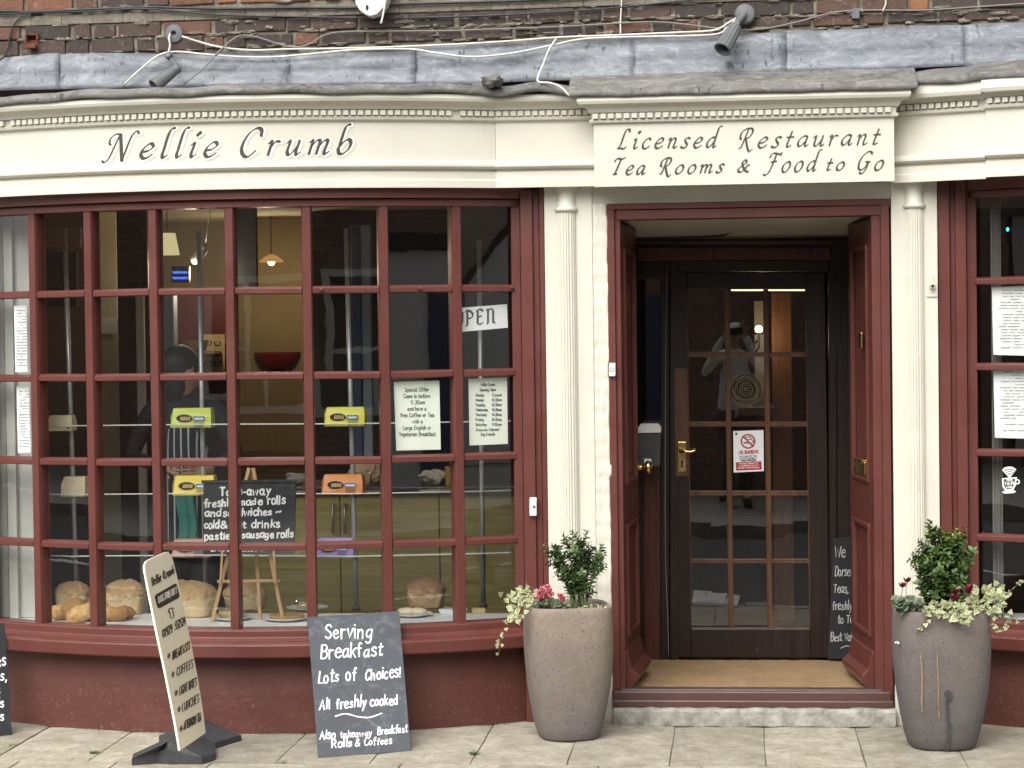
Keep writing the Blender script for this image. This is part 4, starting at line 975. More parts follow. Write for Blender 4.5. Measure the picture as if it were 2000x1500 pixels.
# inner partition and glazed door ------------------------------------
IY = YB
part_m = MB()
part_m.pbox(1219, 466, 1322, 545, IY, IY + .05)
part_m.pbox(1219, 545, 1243, 1290, IY, IY + .05); part_m.pbox(1290, 545, 1308, 1290, IY - .002, IY + .05); part_m.pbox(1243, 905, 1290, 1290, IY + .004, IY + .05)
part_m.pbox(1308.5, 470, 1325, 1290, IY - .02, IY + .05)
part_m.pbox(1322.3, 466, 1700, 508, IY, IY + .05); part_m.pbox(1325.2, 508.3, 1618, 530, IY - .012, IY + .05)
part_m.pbox(1618.3, 508.3, 1700, 1290, IY, IY + .05); part_m.pbox(1622, 700, 1634, 1288, IY - .016, IY - .0005)
PART = part(part_m, "porch_partition", DARKWOOD, DW, bevel=.003)
m = MB(); m.pbox(1243, 470, 1625, 476, IY - .02, IY - .001); m.pbox(1246, 484, 1393, 508, IY - .034, IY - .001); m.pbox(1394, 484, 1622, 507, IY - .034, IY - .001); part(m, "red_beam", REDWOOD, PART, bevel=.003)
m = MB(); m.pbox(1258, 880, 1289, 1288, IY - .003, IY + .003); part(m, "red_plank", REDWOOD, PART)
m = MB(); m.poly([P(x, y, IY + .02) for x, y in ((1243, 905), (1290, 905), (1290, 545), (1243, 545))]); part(m, "window_pane", GLASS, PART)
GD = node("glazed_door", DW); DY = IY - .006
m = MB(); cols = [(1345, 1421), (1427, 1497), (1503, 1579)]; rws = [(565, 690), (697, 826), (833, 961), (968, 1094), (1100, 1228)]
def dx(x, y): return x + (y - 900) * .013                            # the old door leans a little
def dq(m, x0, y0, x1, y1, yf, yb): m.pquad([(dx(x0, y1), y1), (dx(x1, y1), y1), (dx(x1, y0), y0), (dx(x0, y0), y0)], yf, yb)
dq(m, 1318, 532, 1345, 1284, DY - .012, DY + .03); dq(m, 1579, 532, 1616, 1284, DY - .012, DY + .03)
dq(m, 1345.3, 532, 1578.7, 565, DY - .012, DY + .03); dq(m, 1345.3, 1228, 1578.7, 1284, DY - .012, DY + .03)
part(m, "door_panel", DARKWOOD, GD, bevel=.003)
m = MB()
for a, b in ((1421, 1427), (1497, 1503)): dq(m, a, 565.3, b, 1227.7, DY - .004, DY + .02)
for a, b in ((690, 697), (826, 833), (961, 968), (1094, 1100)):
    for c0, c1 in cols: dq(m, c0 + .2, a, c1 - .2, b, DY - .004, DY + .02)
for c0, c1 in cols:
    for r0, r1 in rws:
        dq(m, c0, r0, c0 + 2.2, r1, DY - .0075, DY + .001); dq(m, c1 - 2.2, r0, c1, r1, DY - .0075, DY + .001); dq(m, c0 + 2.3, r1 - 2.2, c1 - 2.3, r1, DY - .0075, DY + .001)
part(m, "glazing_bar", BROWNWOOD, GD, bevel=.0015)
m = MB(); dq(m, 1319, 720, 1345, 930, DY - .0155, DY - .0125); part(m, "worn_stile", BROWNWOOD, GD, bevel=.001)
m = MB()
for c0, c1 in cols:
    for r0, r1 in rws:
        j = rnd.uniform(-.0004, .0004); k2 = rnd.uniform(-.0006, .0006)
        if r0 in (565, 697): j = k2 = 0
        pt4 = [P(dx(x, y), y, DY + .008) for x, y in ((c0, r1), (c1, r1), (c1, r0), (c0, r0))]
        pt4[0].y += j; pt4[1].y -= j; pt4[2].y += k2; pt4[3].y += k2; m.poly(pt4)
part(m, "window_pane", GLASS, GD)
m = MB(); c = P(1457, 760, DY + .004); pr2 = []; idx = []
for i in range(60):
    r = .077 * (1 - i / 60); m.tint = max(0, min(1, .42 + .55 * math.sin(i * 1.02) * math.sin(i * .31 + .6) + rnd.uniform(-.15, .15))); h = .004 + .004 * (1 + math.sin(i * 1.02)) + (.010 if i > 52 else 0)  # glints and darks of the glass ridges put into the ring tints
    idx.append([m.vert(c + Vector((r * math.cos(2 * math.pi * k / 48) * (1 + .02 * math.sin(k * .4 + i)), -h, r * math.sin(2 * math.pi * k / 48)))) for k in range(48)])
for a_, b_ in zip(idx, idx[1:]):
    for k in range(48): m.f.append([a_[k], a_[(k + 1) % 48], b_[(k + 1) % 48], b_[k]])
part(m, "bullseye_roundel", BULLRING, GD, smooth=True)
m = MB(); m.pbox(1324, 863, 1340, 921, DY - .018, DY - .0125); H = part(m, "handle_plate", BRASS, GD, bevel=.002)
m = MB(); a = P(1331, 881, DY - .02); m.lathe([(.013, 0), (.013, .008), (.008, .012), (.007, .035)], a, 16, (0, -1, 0))
m.tube([a + Vector((0, -.034, 0)), a + Vector((.02, -.038, .001)), a + Vector((.045, -.038, -.002)), a + Vector((.062, -.038, .003)), a + Vector((.074, -.037, .010))], [.007, .006, .0055, .005, .004], 10); part(m, "lever_handle", BRASS, H, smooth=True)
m = MB(); disc(m, (1332, 902), 2.6, YP(DY - .018), .0006, 16); ppoly(m, [(1330.6, 903), (1333.4, 903), (1334, 913), (1330, 913)], YP(DY - .018), .0006); part(m, "keyhole", BLACK, H)

# ------------------------------------------------------------------ rooms behind
RM_ = node("interior", SHOP); xw0, xw1 = -5.5, 5.1; YBK = 3.6; HX0, HX1 = side(1222), side(1650)
def ibox(name, mat, *a):
    m = MB(); m.bb(*a); return part(m, name, mat, RM_)
ibox("floor", FLOOR, xw0, xw1, .16, YBK + .2, .0, .11)
ibox("ceiling", PLASTER, xw0, xw1, .12, YBK + .2, Z_CEIL, Z_CEIL + .08)
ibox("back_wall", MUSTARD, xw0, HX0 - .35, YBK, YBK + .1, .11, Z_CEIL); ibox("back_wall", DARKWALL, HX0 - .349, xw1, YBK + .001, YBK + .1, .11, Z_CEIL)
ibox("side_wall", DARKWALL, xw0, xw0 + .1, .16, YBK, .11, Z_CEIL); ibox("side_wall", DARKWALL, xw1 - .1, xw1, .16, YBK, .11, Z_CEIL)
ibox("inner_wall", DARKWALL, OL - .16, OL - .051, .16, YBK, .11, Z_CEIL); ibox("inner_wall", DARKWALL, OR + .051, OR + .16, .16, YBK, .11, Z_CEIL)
ibox("front_pier", DARKWALL, xw0, LB.pt(LB.a0).x - .03, .10, .3, .0, 2.46); ibox("front_pier", DARKWALL, RB.pt(RB.a1).x + .03, xw1, .10, .3, .0, 2.46)
ibox("soffit", PLASTER, xw0, OL - .05, .03, .34, 2.36, 2.459); ibox("soffit", PLASTER, OR + .05, xw1, .03, .34, 2.36, 2.459)
# outer skins beyond the frame
m = MB(); m.bb(xl, LB.pt(LB.a0).x - .15, .0, .1, 0, 2.459); m.bb(RB.pt(RB.a1).x + .15, xr, .0, .1, 0, 2.459); part(m, "rendered_pier", CREAM)
m = MB(); m.bb(xl, xr, YBK + .21, YBK + .4, 0, 6.4); m.bb(xl - .1, xl, 0, YBK + .4, 0, 6.4); m.bb(xr, xr + .1, 0, YBK + .4, 0, 6.4); m.bb(xl, xr, .34, YBK + .2, 6.2, 6.4); part(m, "outer_wall", MORTAR)
# ------------------------------------------------------------------ cables, lamps and small fittings on the front
def px_path(pts, n=5):
    v = [Vector((x, y, Y)) for x, y, Y in pts]; out = []
    for q in _smooth([Vector(p) for p in v], n): out.append(P(q.x, q.y, q.z))
    return out
def cable(pts, rad, mat, label, group=None):
    m = MB(); path = px_path(pts); m.tube(path, rad, 7)
    c = sum((Vector(p) for p in path), Vector()) / len(path)
    return single(m, "cable", mat, (c.x, c.y, min(p.z for p in path)), label, "cable", group, smooth=True)
W_ = -.022
cable([(-500, 34, W_), (-200, 28, W_), (0, 22, W_), (60, 23, W_), (180, 18, W_), (290, 14, W_), (420, 17, W_), (560, 15, W_), (690, 15, W_), (780, 8, W_), (930, 4, W_), (1090, -2, W_), (1300, -16, W_), (1700, -40, W_)], .0062, BLACKCABLE, "thick black cable running across the wall between the red and the dark bricks")
cable([(-500, 38, W_), (0, 27, W_), (70, 25, W_), (180, 22, W_), (285, 17, W_ - .006), (430, 29, W_), (600, 33, W_), (760, 35, W_), (940, 31, W_), (1080, 24, W_), (1200, 15, W_), (1320, 3, W_), (1500, -18, W_)], .0045, BLACKCABLE, "black cable sagging below the thick cable over the mortar band")
cable([(62, 25, W_ - .008), (38, 36, W_), (24, 56, W_), (16, 88, W_), (6, 112, -.06), (-30, 138, -.08)], .004, BLACKCABLE, "thin black cable curling down from the brick wall past the rusty bracket")
cable([(355, 71, -.05), (390, 82, -.03), (430, 92, -.03), (490, 98, -.03), (560, 96, -.03), (640, 95, -.03), (760, 92, -.035), (900, 86, -.035), (1000, 80, -.035), (1090, 73, -.035), (1220, 68, -.035), (1330, 63, -.035), (1395, 59, -.035), (1425, 43, -.04), (1438, 36, -.045)], .0046, WHITECABLE, "white cable from the round junction box to the spotlight over the sign")
cable([(242, 165, -.10), (275, 135, -.09), (310, 108, -.07), (345, 101, -.045), (400, 106, -.05), (470, 111, -.05), (540, 111, -.05), (620, 104, -.05), (700, 97, -.05), (800, 96, -.05), (850, 103, -.06), (920, 111, -.075), (1000, 104, -.07), (1080, 88, -.055), (1140, 76, -.05), (1240, 72, -.045), (1390, 68, -.045), (1420, 54, -.045), (1436, 40, -.05)], .0046, WHITECABLE, "loose white cable looping down over the grey lead beside the slumped lamp")
cable([(1086, 76, -.06), (1072, 98, -.085), (1060, 128, -.10), (1050, 158, -.16), (1075, 162, -.20), (1095, 170, -.215), (1112, 187, -.24)], .0046, WHITECABLE, "short white cable hanging over the lead into the cream cornice beside the sign")
cable([(360, 163, -.11), (395, 135, -.09), (430, 98, -.05), (465, 71, -.03), (500, 72, -.025), (560, 90, -.025), (600, 88, -.025), (650, 64, -.025), (760, 61, -.025), (870, 60, -.025), (960, 57, -.025), (1090, 52, -.025), (1200, 46, -.025), (1290, 43, -.025), (1390, 54, -.025), (1440, 59, -.03), (1500, 55, -.025), (1560, 42, -.025), (1630, 24, -.025), (1700, 20, -.025), (1800, 20, -.025), (1900, 14, -.025), (2000, 7, -.025), (2400, -20, -.025)], .0034, GREYCABLE, "thin grey cable wandering over the dark bricks above the lead")
cable([(1213, -40, W_), (1214, 0, W_), (1212, 40, W_), (1212, 66, -.035)], .0036, WHITECABLE, "thin white cable dropping straight down the wall above the sign")
cable([(1724, 22, -.03), (1730, 6, -.03), (1726, -12, -.03), (1718, -40, -.03)], .0036, WHITECABLE, "short white cable rising beyond the spotlight to the top of the wall")
# right spotlight
def spot(name, label, base, rb, joint, tip, rl, Yb, Yt):
    c = P(base[0], base[1], Yb); t = thing(name, c, label, "spotlight", "spotlights above the shopfront")
    m = MB(); m.lathe([(rb, .0), (rb, .020), (rb * .86, .034), (rb * .3, .038)], (c.x, Yb + .018, c.z), 28, (0, -1, 0)); m.build("wall_plate", GREYPLASTIC, t, smooth=False, bevel=.002)
    j = P(joint[0], joint[1], (Yb + Yt) / 2); e = P(tip[0], tip[1], Yt)
    m = MB(); m.tube([Vector((c.x, Yb - .015, c.z)), j + Vector((.004, 0, .012)), j], [.013, .012, .013], 10); m.lathe([(.018, -.014), (.018, .014)], j, 18, (1, 0, .1)); m.build("swivel_arm", GREYPLASTIC, t, bevel=.0015)
    ax = (e - j); L = ax.length; ax.normalize(); m = MB(); n = 48; a = ax.orthogonal().normalized(); b = ax.cross(a); rings = []
    for h, r, rib in ((.0, rl * .55, 0), (.012, rl * .80, 0), (L * .25, rl * .86, 1), (L * .96, rl * 1.02, 1), (L, rl * 1.05, 0), (L, rl * .86, 0), (L - .05, rl * .6, 0)):
        rings.append([j + ax * h + (a * math.cos(2 * math.pi * k / n) + b * math.sin(2 * math.pi * k / n)) * (r * (1 - .07 * rib * (k % 4 < 1))) for k in range(n)])
    m.loft(rings); m.build("lamp_housing", GREYPLASTIC, t)
    m = MB(); m.lathe([(rl * .84, 0), (rl * .5, .005)], e - ax * .035, 24, ax); m.build("lamp_face", BLACK, t)
    return t
spot("spotlight", "dark grey ribbed spotlight hanging from the bricks and pointing down over the sign", (1455, 28), .046, (1438, 50), (1411, 97), .037, -.03, -.17)
# junction box and the lamp that came off it
c = P(338, 65, -.03); t = thing("junction_box", c, "round grey junction box with a white cable coming out of its hole", "junction box")
m = MB(); m.lathe([(.043, 0), (.043, .022), (.038, .032), (.020, .034), (.012, .034), (.010, .020)], (c.x, .012, c.z), 30, (0, -1, 0)); m.build("box_body", GREYPLASTIC, t, bevel=.002)
m = MB(); m.tube(px_path([(332, 66, -.03), (330, 76, -.05), (332, 88, -.05), (329, 103, -.06)]), .0046, 7); m.build("white_lead", WHITECABLE, t, smooth=True)
c = P(331, 111, -.075); t = thing("spotlight", c, "small dark spotlight slumped on the lead under the round junction box", "spotlight", "spotlights above the shopfront")
m = MB(); m.lathe([(.016, 0), (.016, .02), (.010, .03)], (c.x, c.y, c.z), 18, (0, -1, .2)); m.tube([c, P(338, 120, -.10), P(345, 130, -.12)], [.010, .009, .010], 8); m.build("swivel_arm", GREYPLASTIC, t)
j, e = P(346, 134, -.13), P(300, 168, -.20); ax = (e - j); L = ax.length; ax.normalize()
m = MB(); m.lathe([(.015, -.012), (.022, -.006), (.023, .004), (.020, .014), (.022, .018), (.026, L * .4), (.032, L), (.026, L), (.018, L - .03)], j, 28, ax); m.build("lamp_housing", GREYPLASTIC, t, bevel=.0015)
# alarm box bottom, rusty bracket
Yq = -.10; c = P(725, 30, Yq); t = thing("alarm_box", c, "rounded off white box end with a dark screw above the fascia lettering", "alarm box")
m = MB(); ol = [(692, -40), (694, 6), (702, 20), (714, 29), (724, 32), (736, 28), (748, 16), (756, 4), (762, -40)]
m.loft([[P(x, y, Yq) for x, y in ol], [Vector((P(x, y, Yq).x, -.01, P(x, y, Yq).z)) for x, y in ol]]); m.build("box_body", WHITEPLASTIC, t, bevel=.006, seg=3)
m = MB(); disc(m, (717, 15), 3.0, YP(Yq), .001, 14, 5.5); m.build("screw", BLACK, t)
m = MB(); m.tube(px_path([(757, -20, -.115), (752, 8, -.118), (748, 30, -.12), (744, 46, -.12)]), [.004] * 3 + [.0045] * 12 + [.006], 7); m.build("hanging_lead", WHITECABLE, t, smooth=True)
c = P(61, 92, 0); m = MB(); m.pbox(48, 78, 74, 94, -.012, .02); m.pbox(48, 66, 52, 78, -.035, .02); m.pbox(70, 66, 74, 78, -.035, .02); m.pbox(52, 66, 70, 69, -.035, .02); m.pbox(53, 86, 69, 94, -.045, -.013)
single(m, "rusty_bracket", RUST, c, "small rusty iron bracket fixed to the dark bricks", "bracket", bevel=.003)
c = P(1670, 30, 0); m = MB(); m.pbox(1664, 16, 1679, 36, -.03, .01); m.pbox(1660, 24, 1664, 31, -.02, .01)
single(m, "cable_clip", GREYPLASTIC, c, "small grey cable clip on the bricks beyond the spotlight", "clip", bevel=.002)
# contact on the jamb, bell push, key switch
c = P(1041, 1007, .012); t = thing("alarm_contact", c, "small white box with a round button on the maroon window jamb", "sensor")
m = MB(); m.pbox(1034, 972, 1048, 1008, -.012, .011); m.build("box_body", WHITEPLASTIC, t, bevel=.004); m = MB(); disc(m, (1043, 990), 3, YP(-.012), .001, 16); m.build("button", GREYPLASTIC, t)
c = P(1195, 733, -.004); t = thing("bell_push", c, "white oblong bell push with round button at the edge of the door frame", "doorbell")
m = MB(); m.pbox(1189.5, 709, 1202, 735, -.022, -.0045); m.build("bell_plate", WHITEPLASTIC, t, bevel=.003)
m = MB(); disc(m, (1195.5, 722), 4.4, YP(-.022), .0012, 24, inner=.78); m.build("button_ring", GREYPLASTIC, t)
c = P(1820, 580, 0); t = thing("key_switch", c, "cream painted plate with a projecting barrel on the pilaster beside the maroon jamb", "switch plate")
m = MB(); m.pbox(1810.5, 532, 1831.5, 580, -.012, -.0055); m.build("plate", CREAM, t, bevel=.002)
c2 = P(1820.5, 556, -.012); m = MB(); m.lathe([(.0125, 0), (.0125, .024), (.0105, .028)], c2, 20, (0, -1, -.25)); m.tube([c2 + Vector((0, -.004, .045)), c2 + Vector((0, -.012, .02)), c2 + Vector((0, -.016, .008))], .003, 8); m.build("barrel", CREAM, t, smooth=False)
m = MB(); m.lathe([(.0068, .0282), (.006, .0290)], c2, 16, (0, -1, -.25)); m.build("keyhole", BLACK, t)

# ------------------------------------------------------------------ boards and signs on the pavement
def board(name, label, BL, BR, TR, TL, plane, mat, lines, weight, z_bottom=None, th=.012, frame=None, cat="chalkboard", chalk=None, extra=None, jit=.36, slant=.05):
    q = [plane.hit(*p) for p in (BL, BR, TR, TL)]; c = (q[0] + q[1]) / 2; t = thing(name, c, label, cat)
    m = MB(); m.hexa(q, [p - plane.n * th for p in q]); m.build("board", mat, t, bevel=.0025)
    m = MB()
    for s, a, b, cap in lines: write(m, s, a, b, cap, plane, weight * (.72 if cap < 16 else 1.0) if weight < 1.52 and weight > 1.48 else weight, 'hand', jit=jit, off=.0012, slant=slant)
    if extra:
        for e in extra: curve(m, e, plane, weight * .8, off=.0012)
    m.build("chalk_lettering", chalk or CHALK, t)
    return t
def lean(g1, g2, cols):                              # board plane resting on the foremost point of the sill
    best = None
    for x in cols:
        q = Plane(g1, (g2 - g1).cross(LB.hit(x, 1255, .152) - g1)); y = q.hit(sum(cols) / len(cols), 1250).y
        if best is None or y < best[0]: best = (y, q)
    return best[1]
pln = lean(G(622, 1480), G(803, 1467), (600, 640, 690, 740, 785))
board("chalkboard", "grey chalkboard about freshly cooked breakfast leaning on the bow window sill", (622, 1480), (803, 1467), (780, 1193), (601, 1205), pln, SLATE, [
    ("Serving", (634, 1247), (727, 1245), 27), ("Breakfast", (626, 1287), (748, 1281), 26), ("Lots", (621, 1334), (662, 1331), 24), ("of", (676, 1330), (695, 1329), 24), ("Choices!", (713, 1329), (783, 1322), 22),
    ("All", (623, 1386), (645, 1385), 21), ("freshly", (657, 1384), (715, 1380), 21), ("cooked", (723, 1379), (777, 1376), 19),
    ("Also", (624, 1443), (656, 1442), 17), ("takeaway", (664, 1441), (727, 1437), 13), ("Breakfast", (737, 1435), (796, 1430), 15), ("Rolls", (647, 1460), (688, 1458), 16), ("&", (694, 1457), (704, 1457), 14), ("Coffees", (711, 1456), (765, 1453), 14)], 1.5,
    extra=[[(655, 1399), (675, 1394), (700, 1400), (722, 1401), (746, 1393)]], jit=.42)
pln = lean(G(-62, 1447), G(24, 1436), (-20, 0, 15))
board("chalkboard", "black chalkboard cut off by the picture edge beside the curved maroon wall", (-62, 1447), (24, 1436), (9, 1216), (-80, 1227), pln, SLATE_DARK, [
    ("ks", (-5, 1301), (11, 1300), 21), ("ms,", (-12, 1331), (13, 1329), 21), ("s", (-8, 1356), (-1, 1356), 18), ("ls", (-4, 1381), (8, 1380), 19), ("ls", (-4, 1407), (8, 1406), 19)], 1.5)
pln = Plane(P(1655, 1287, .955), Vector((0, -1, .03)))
board("chalkboard", "narrow black chalkboard standing on the doormat half hidden by the open door leaf", (1616, 1287), (1712, 1290), (1716, 1048), (1627, 1051), pln, SLATE_SHADED, [
    ("We", (1630, 1090), (1651, 1089), 22), ("Dorset", (1630, 1125), (1665, 1125), 18), ("Teas, Ho", (1628, 1158), (1676, 1158), 17), ("freshly Gr", (1626, 1191), (1682, 1191), 17), ("to Take", (1636, 1217), (1680, 1217), 16), ("Best Value", (1622, 1252), (1676, 1252), 16)], .85, chalk=plain('shaded_chalk', (0.42, 0.42, 0.41), .9, .15, 60),  # chalk greyed, porch shade put into its colour too
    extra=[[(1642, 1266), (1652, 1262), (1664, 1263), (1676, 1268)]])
# leaning swing sign
BLp, BRp = G(351, 1476, .075), G(402, 1436, .075); TLp, TRp = G(282, 1098, .82), G(330, 1078, .82)
# the four corners brought onto one plane
nS = (BRp - BLp).cross(TLp - BLp); PS = Plane(BLp, nS)
t = thing("pavement_sign", G(385, 1470), "tall narrow cream pavement sign tilting sideways in a black rubber base", "pavement sign")
def arcpts(cx, cy, rx, ry, a0, a1, n=6): return [(cx + rx * math.cos(R(a0 + (a1 - a0) * i / n)), cy - ry * math.sin(R(a0 + (a1 - a0) * i / n))) for i in range(n + 1)]
ol = [(352, 1466), (402, 1432), (397, 1390), (386, 1320), (374, 1260), (358, 1180), (345, 1122), (338, 1094), (334, 1083), (329, 1078), (324, 1078), (294, 1091), (286, 1096), (283, 1103), (283, 1112), (292, 1160), (306, 1230), (323, 1310), (337, 1380), (347, 1435)]
m = MB(); fr = [PS.hit(x, y) for x, y in ol]; m.loft([fr, [p - PS.n * .009 for p in fr]]); PNL = m.build("sign_panel", SIGNCREAM, t, bevel=.002)
m = MB()
def sgn(s, a, b, cap, f='hand', w=.8, nib=None, sl=.25, sp=.9): write(m, s, a, b, cap, PS, w, f, nib, slant=sl, off=.0012, vert=(-.19, -.98), sp=sp)
sgn("Nellie Crumb", (297, 1146), (341, 1120), 17, 'black', .8, (1.1, .55, R(40)), .1, .5)
sgn("01929", (318, 1246), (337, 1234), 15, w=.85, sl=.15); sgn("552524", (342, 1231), (363, 1219), 15, w=.85, sl=.15)
for s, a, b, st in (("BREAKFASTS", (337, 1289), (371, 1268), (330, 1281)), ("COFFEES", (345, 1321), (377, 1303), (338, 1317)), ("LIGHT BITES", (350, 1358), (384, 1339), (344, 1353)), ("LUNCHES", (356, 1390), (389, 1371), (350, 1385)), ("AFTERNOON TEA", (359, 1426), (393, 1407), (354, 1423))):
    sgn(s, a, b, 15, w=.75)
    for k in range(3):
        a_ = math.pi * k / 3 + .2; curve(m, [(st[0] - 3 * math.cos(a_), st[1] - 5.5 * math.sin(a_) + 1.5 * math.cos(a_)), (st[0] + 3 * math.cos(a_), st[1] + 5.5 * math.sin(a_) - 1.5 * math.cos(a_))], PS, .8, 2, .0012)
curve(m, [(330, 1196), (330, 1191), (333, 1188), (337, 1188), (339, 1190)], PS, 1.1, 6, .0012); curve(m, [(332, 1195), (334, 1207), (340, 1204), (337, 1192)], PS, .8, 3, .0014)
m.build("lettering", SIGNINK, PNL)
m = MB(); ppoly(m, [(302, 1166), (305, 1161), (341, 1140), (345, 1141), (351, 1163), (349, 1168), (312, 1188), (308, 1187)], PS, .0008); m.build("lettering_plaque", SIGNINK, PNL)
m = MB(); write(m, "DOG FRIENDLY", (310, 1178), (346, 1158), 12, PS, .65, 'hand', slant=.1, off=.0018, vert=(-.19, -.98), sp=.5); m.build("plaque_lettering", LINER, PNL)
c0 = (G(351, 1476, 0) + G(402, 1436, 0)) / 2; ua = (G(402, 1436, 0) - G(351, 1476, 0)); Lp = ua.length; ua.normalize(); va = Vector((ua.y, -ua.x, 0))
if va.x < 0: va = -va
# footprint corners measured from the photo
m = MB()
half = []
outl = [(-.50, -.015), (-.47, -.10), (-.56, -.26), (-.38, -.30), (-.12, -.22), (.10, -.22), (.30, -.30), (.42, -.22), (.46, -.05), (.48, .0), (.46, .05), (.46, .22), (.34, .33), (.12, .24), (.02, .20), (-.10, .24), (-.34, .30), (-.50, .24), (-.50, .10), (-.52, .015)]
c0 = c0 - ua * .10
def fp(u, v, z): p = c0 + ua * (u * Lp * 1.30) + va * (v * .56); return Vector((p.x, p.y, z))
def rr4(z, k): return [fp(u * k, v * k, z) for u, v in outl]
def hgt(v): return .026 + .034 * max(0, 1 - abs(v) / .2)
top = [fp(u, v, hgt(v)) for u, v in outl]; ridge = [fp(u * .93, max(-.035, min(.035, v)), .082) for u, v in outl]
m.loft([rr4(.0, 1.0), top, ridge]); m.build("rubber_base", BLACKRUBBER, t, bevel=.004)

# ------------------------------------------------------------------ planters
def pot(c, mat, rot, label, prof, ex=3.4):
    t = thing("planter", c, label, "planter", "stoneware planters beside the door"); m = MB(); n = 72; rings = []
    for a, z in prof:
        ring = []
        for k in range(n):
            th = 2 * math.pi * k / n; e = ex + (z / .57) * 1.2 - .9
            r = a / (abs(math.cos(th)) ** e + abs(math.sin(th)) ** e) ** (1 / e)
            r *= 1 + .006 * math.sin(th * 3 + z * 7) + .004 * math.sin(th * 5 - z * 11)
            ring.append(Vector(c) + Vector((r * math.cos(th + rot), r * math.sin(th + rot), z)))
        rings.append(ring)
    m.loft(rings, True, True); o = m.build("pot", mat, t, smooth=True)
    s = MB(); rr5 = random.Random(3); rows = []
    zz, ra = prof[-1][1] + .012, prof[-1][0] + .004
    for j in range(7):
        ring = [Vector(c) + Vector((ra * j / 6 * math.cos(2 * math.pi * k / 32), ra * j / 6 * math.sin(2 * math.pi * k / 32), zz + rr5.uniform(-.006, .008))) for k in range(32)]
        rows.append(ring)
    s.loft(rows[1:], True, True); s.build("soil", SOIL, t)
    return t, o
PROFP = [(.10, .0), (.122, .002), (.130, .012), (.142, .05), (.158, .13), (.172, .22), (.180, .31), (.1835, .39), (.183, .47), (.180, .535), (.178, .556), (.173, .566), (.164, .567), (.155, .560), (.152, .545), (.150, .52)]
gA = G(1115, 1452); CA = Vector((P(1110, 1300, gA.y + .15).x, gA.y + .150, 0.001))
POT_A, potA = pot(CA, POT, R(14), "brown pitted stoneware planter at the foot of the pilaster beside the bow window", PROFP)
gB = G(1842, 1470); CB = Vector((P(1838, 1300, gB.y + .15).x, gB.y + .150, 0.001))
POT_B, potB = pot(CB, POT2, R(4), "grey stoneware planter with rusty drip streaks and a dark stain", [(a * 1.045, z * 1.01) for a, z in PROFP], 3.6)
class Round:                                        # front of the second planter for its streaks
    def hit(s, px, py, off=0.0):
        q = P(px, py, CB.y - .19); z = q.z; a = None
        for (a0, z0), (a1, z1) in zip(PROFP[1:], PROFP[2:]):
            if z0 * 1.01 <= z <= z1 * 1.01 + 1e-6: a = (a0 + (a1 - a0) * (z - z0 * 1.01) / max(1e-6, (z1 - z0) * 1.01)) * 1.045; break
        if a is None: a = .18
        y = CB.y - a * 1.0
        for _ in range(3):
            q = P(px, py, y); dxx = q.x - CB.x; e = 3.6 + (z / .57) * 1.2 - .9
            # rotate into pot axes by its 4 degrees
            k = max(1e-4, 1 - min(.999, abs((dxx * math.cos(R(4)) - a * math.sin(R(4)) * .0) / a)) ** e) ** (1 / e)
            y = CB.y - a * k * 1.012 - dxx * -.07
        return P(px, py, y - .0035 - off)
RS = Round(); DRIP = plain("tan_drip", (0.27, 0.18, 0.095), 0.8, 0.3, 40); STAIN = plain("dark_wet_stain", (0.052, 0.050, 0.054), 0.7, 0.2, 20)
m = MB()
for pts in ([(1798, 1280), (1800, 1300), (1801, 1340), (1800, 1370), (1801, 1390)], [(1831, 1272), (1831, 1300), (1833, 1330), (1833, 1370), (1834, 1402)]): ribbon(m, _smooth([Vector(p) for p in pts], 6), RS, 1.4, None, .0)
m.build("drip_streak", DRIP, potB)
m = MB(); ribbon(m, _smooth([Vector(p) for p in [(1850, 1352), (1851, 1362), (1850, 1376), (1851, 1400), (1854, 1425), (1852, 1450), (1850, 1466)]], 6), RS, 3.4, None, .0)
ribbon(m, _smooth([Vector(p) for p in [(1847, 1355), (1852, 1352), (1857, 1358), (1855, 1366)]], 6), RS, 4.0, None, .0004); m.build("water_stain", STAIN, potB)
m = MB(); ribbon(m, _smooth([Vector(p) for p in [(1749, 1255), (1752, 1254), (1755, 1256)]], 6), RS, 2.2, None, .0); m.build("lichen_spot", LINER, potB)

# ------------------------------------------------------------------ plants
def leaf_(mb, p, d, up, L, W, rr, fold=.25, droop=.2, edges=False):
    d = d.normalized(); s = d.cross(up); s = s.normalized() if s.length > 1e-5 else d.orthogonal().normalized(); n = s.cross(d)
    mb.tint = max(0, min(1, rr.gauss(mb.base_t, .22)))
    def q(u, v, e): return mb.vert(p + d * (u * L) + s * (v * W / 2) + n * (abs(v) * fold * W / 2 - droop * u * u * L), e)
    a = q(0, 0, 0); m1 = q(.35, 0, 0); m2 = q(.72, 0, 0); t = q(1, 0, 1 if edges else 0); e = 1 if edges else 0
    l1 = q(.3, 1, e); l2 = q(.7, .8, e); r1 = q(.3, -1, e); r2 = q(.7, -.8, e)
    mb.f += [[a, m1, l1], [m1, m2, l2, l1], [m2, t, l2], [a, r1, m1], [m1, r1, r2, m2], [m2, r2, t]]
IVY_O = [(0, -.05), (.30, -.28), (.42, -.02), (.86, -.22), (.62, .30), (.55, .42), (.30, .55), (0, 1.0), (-.30, .55), (-.55, .42), (-.62, .30), (-.86, -.22), (-.42, -.02), (-.30, -.28)]
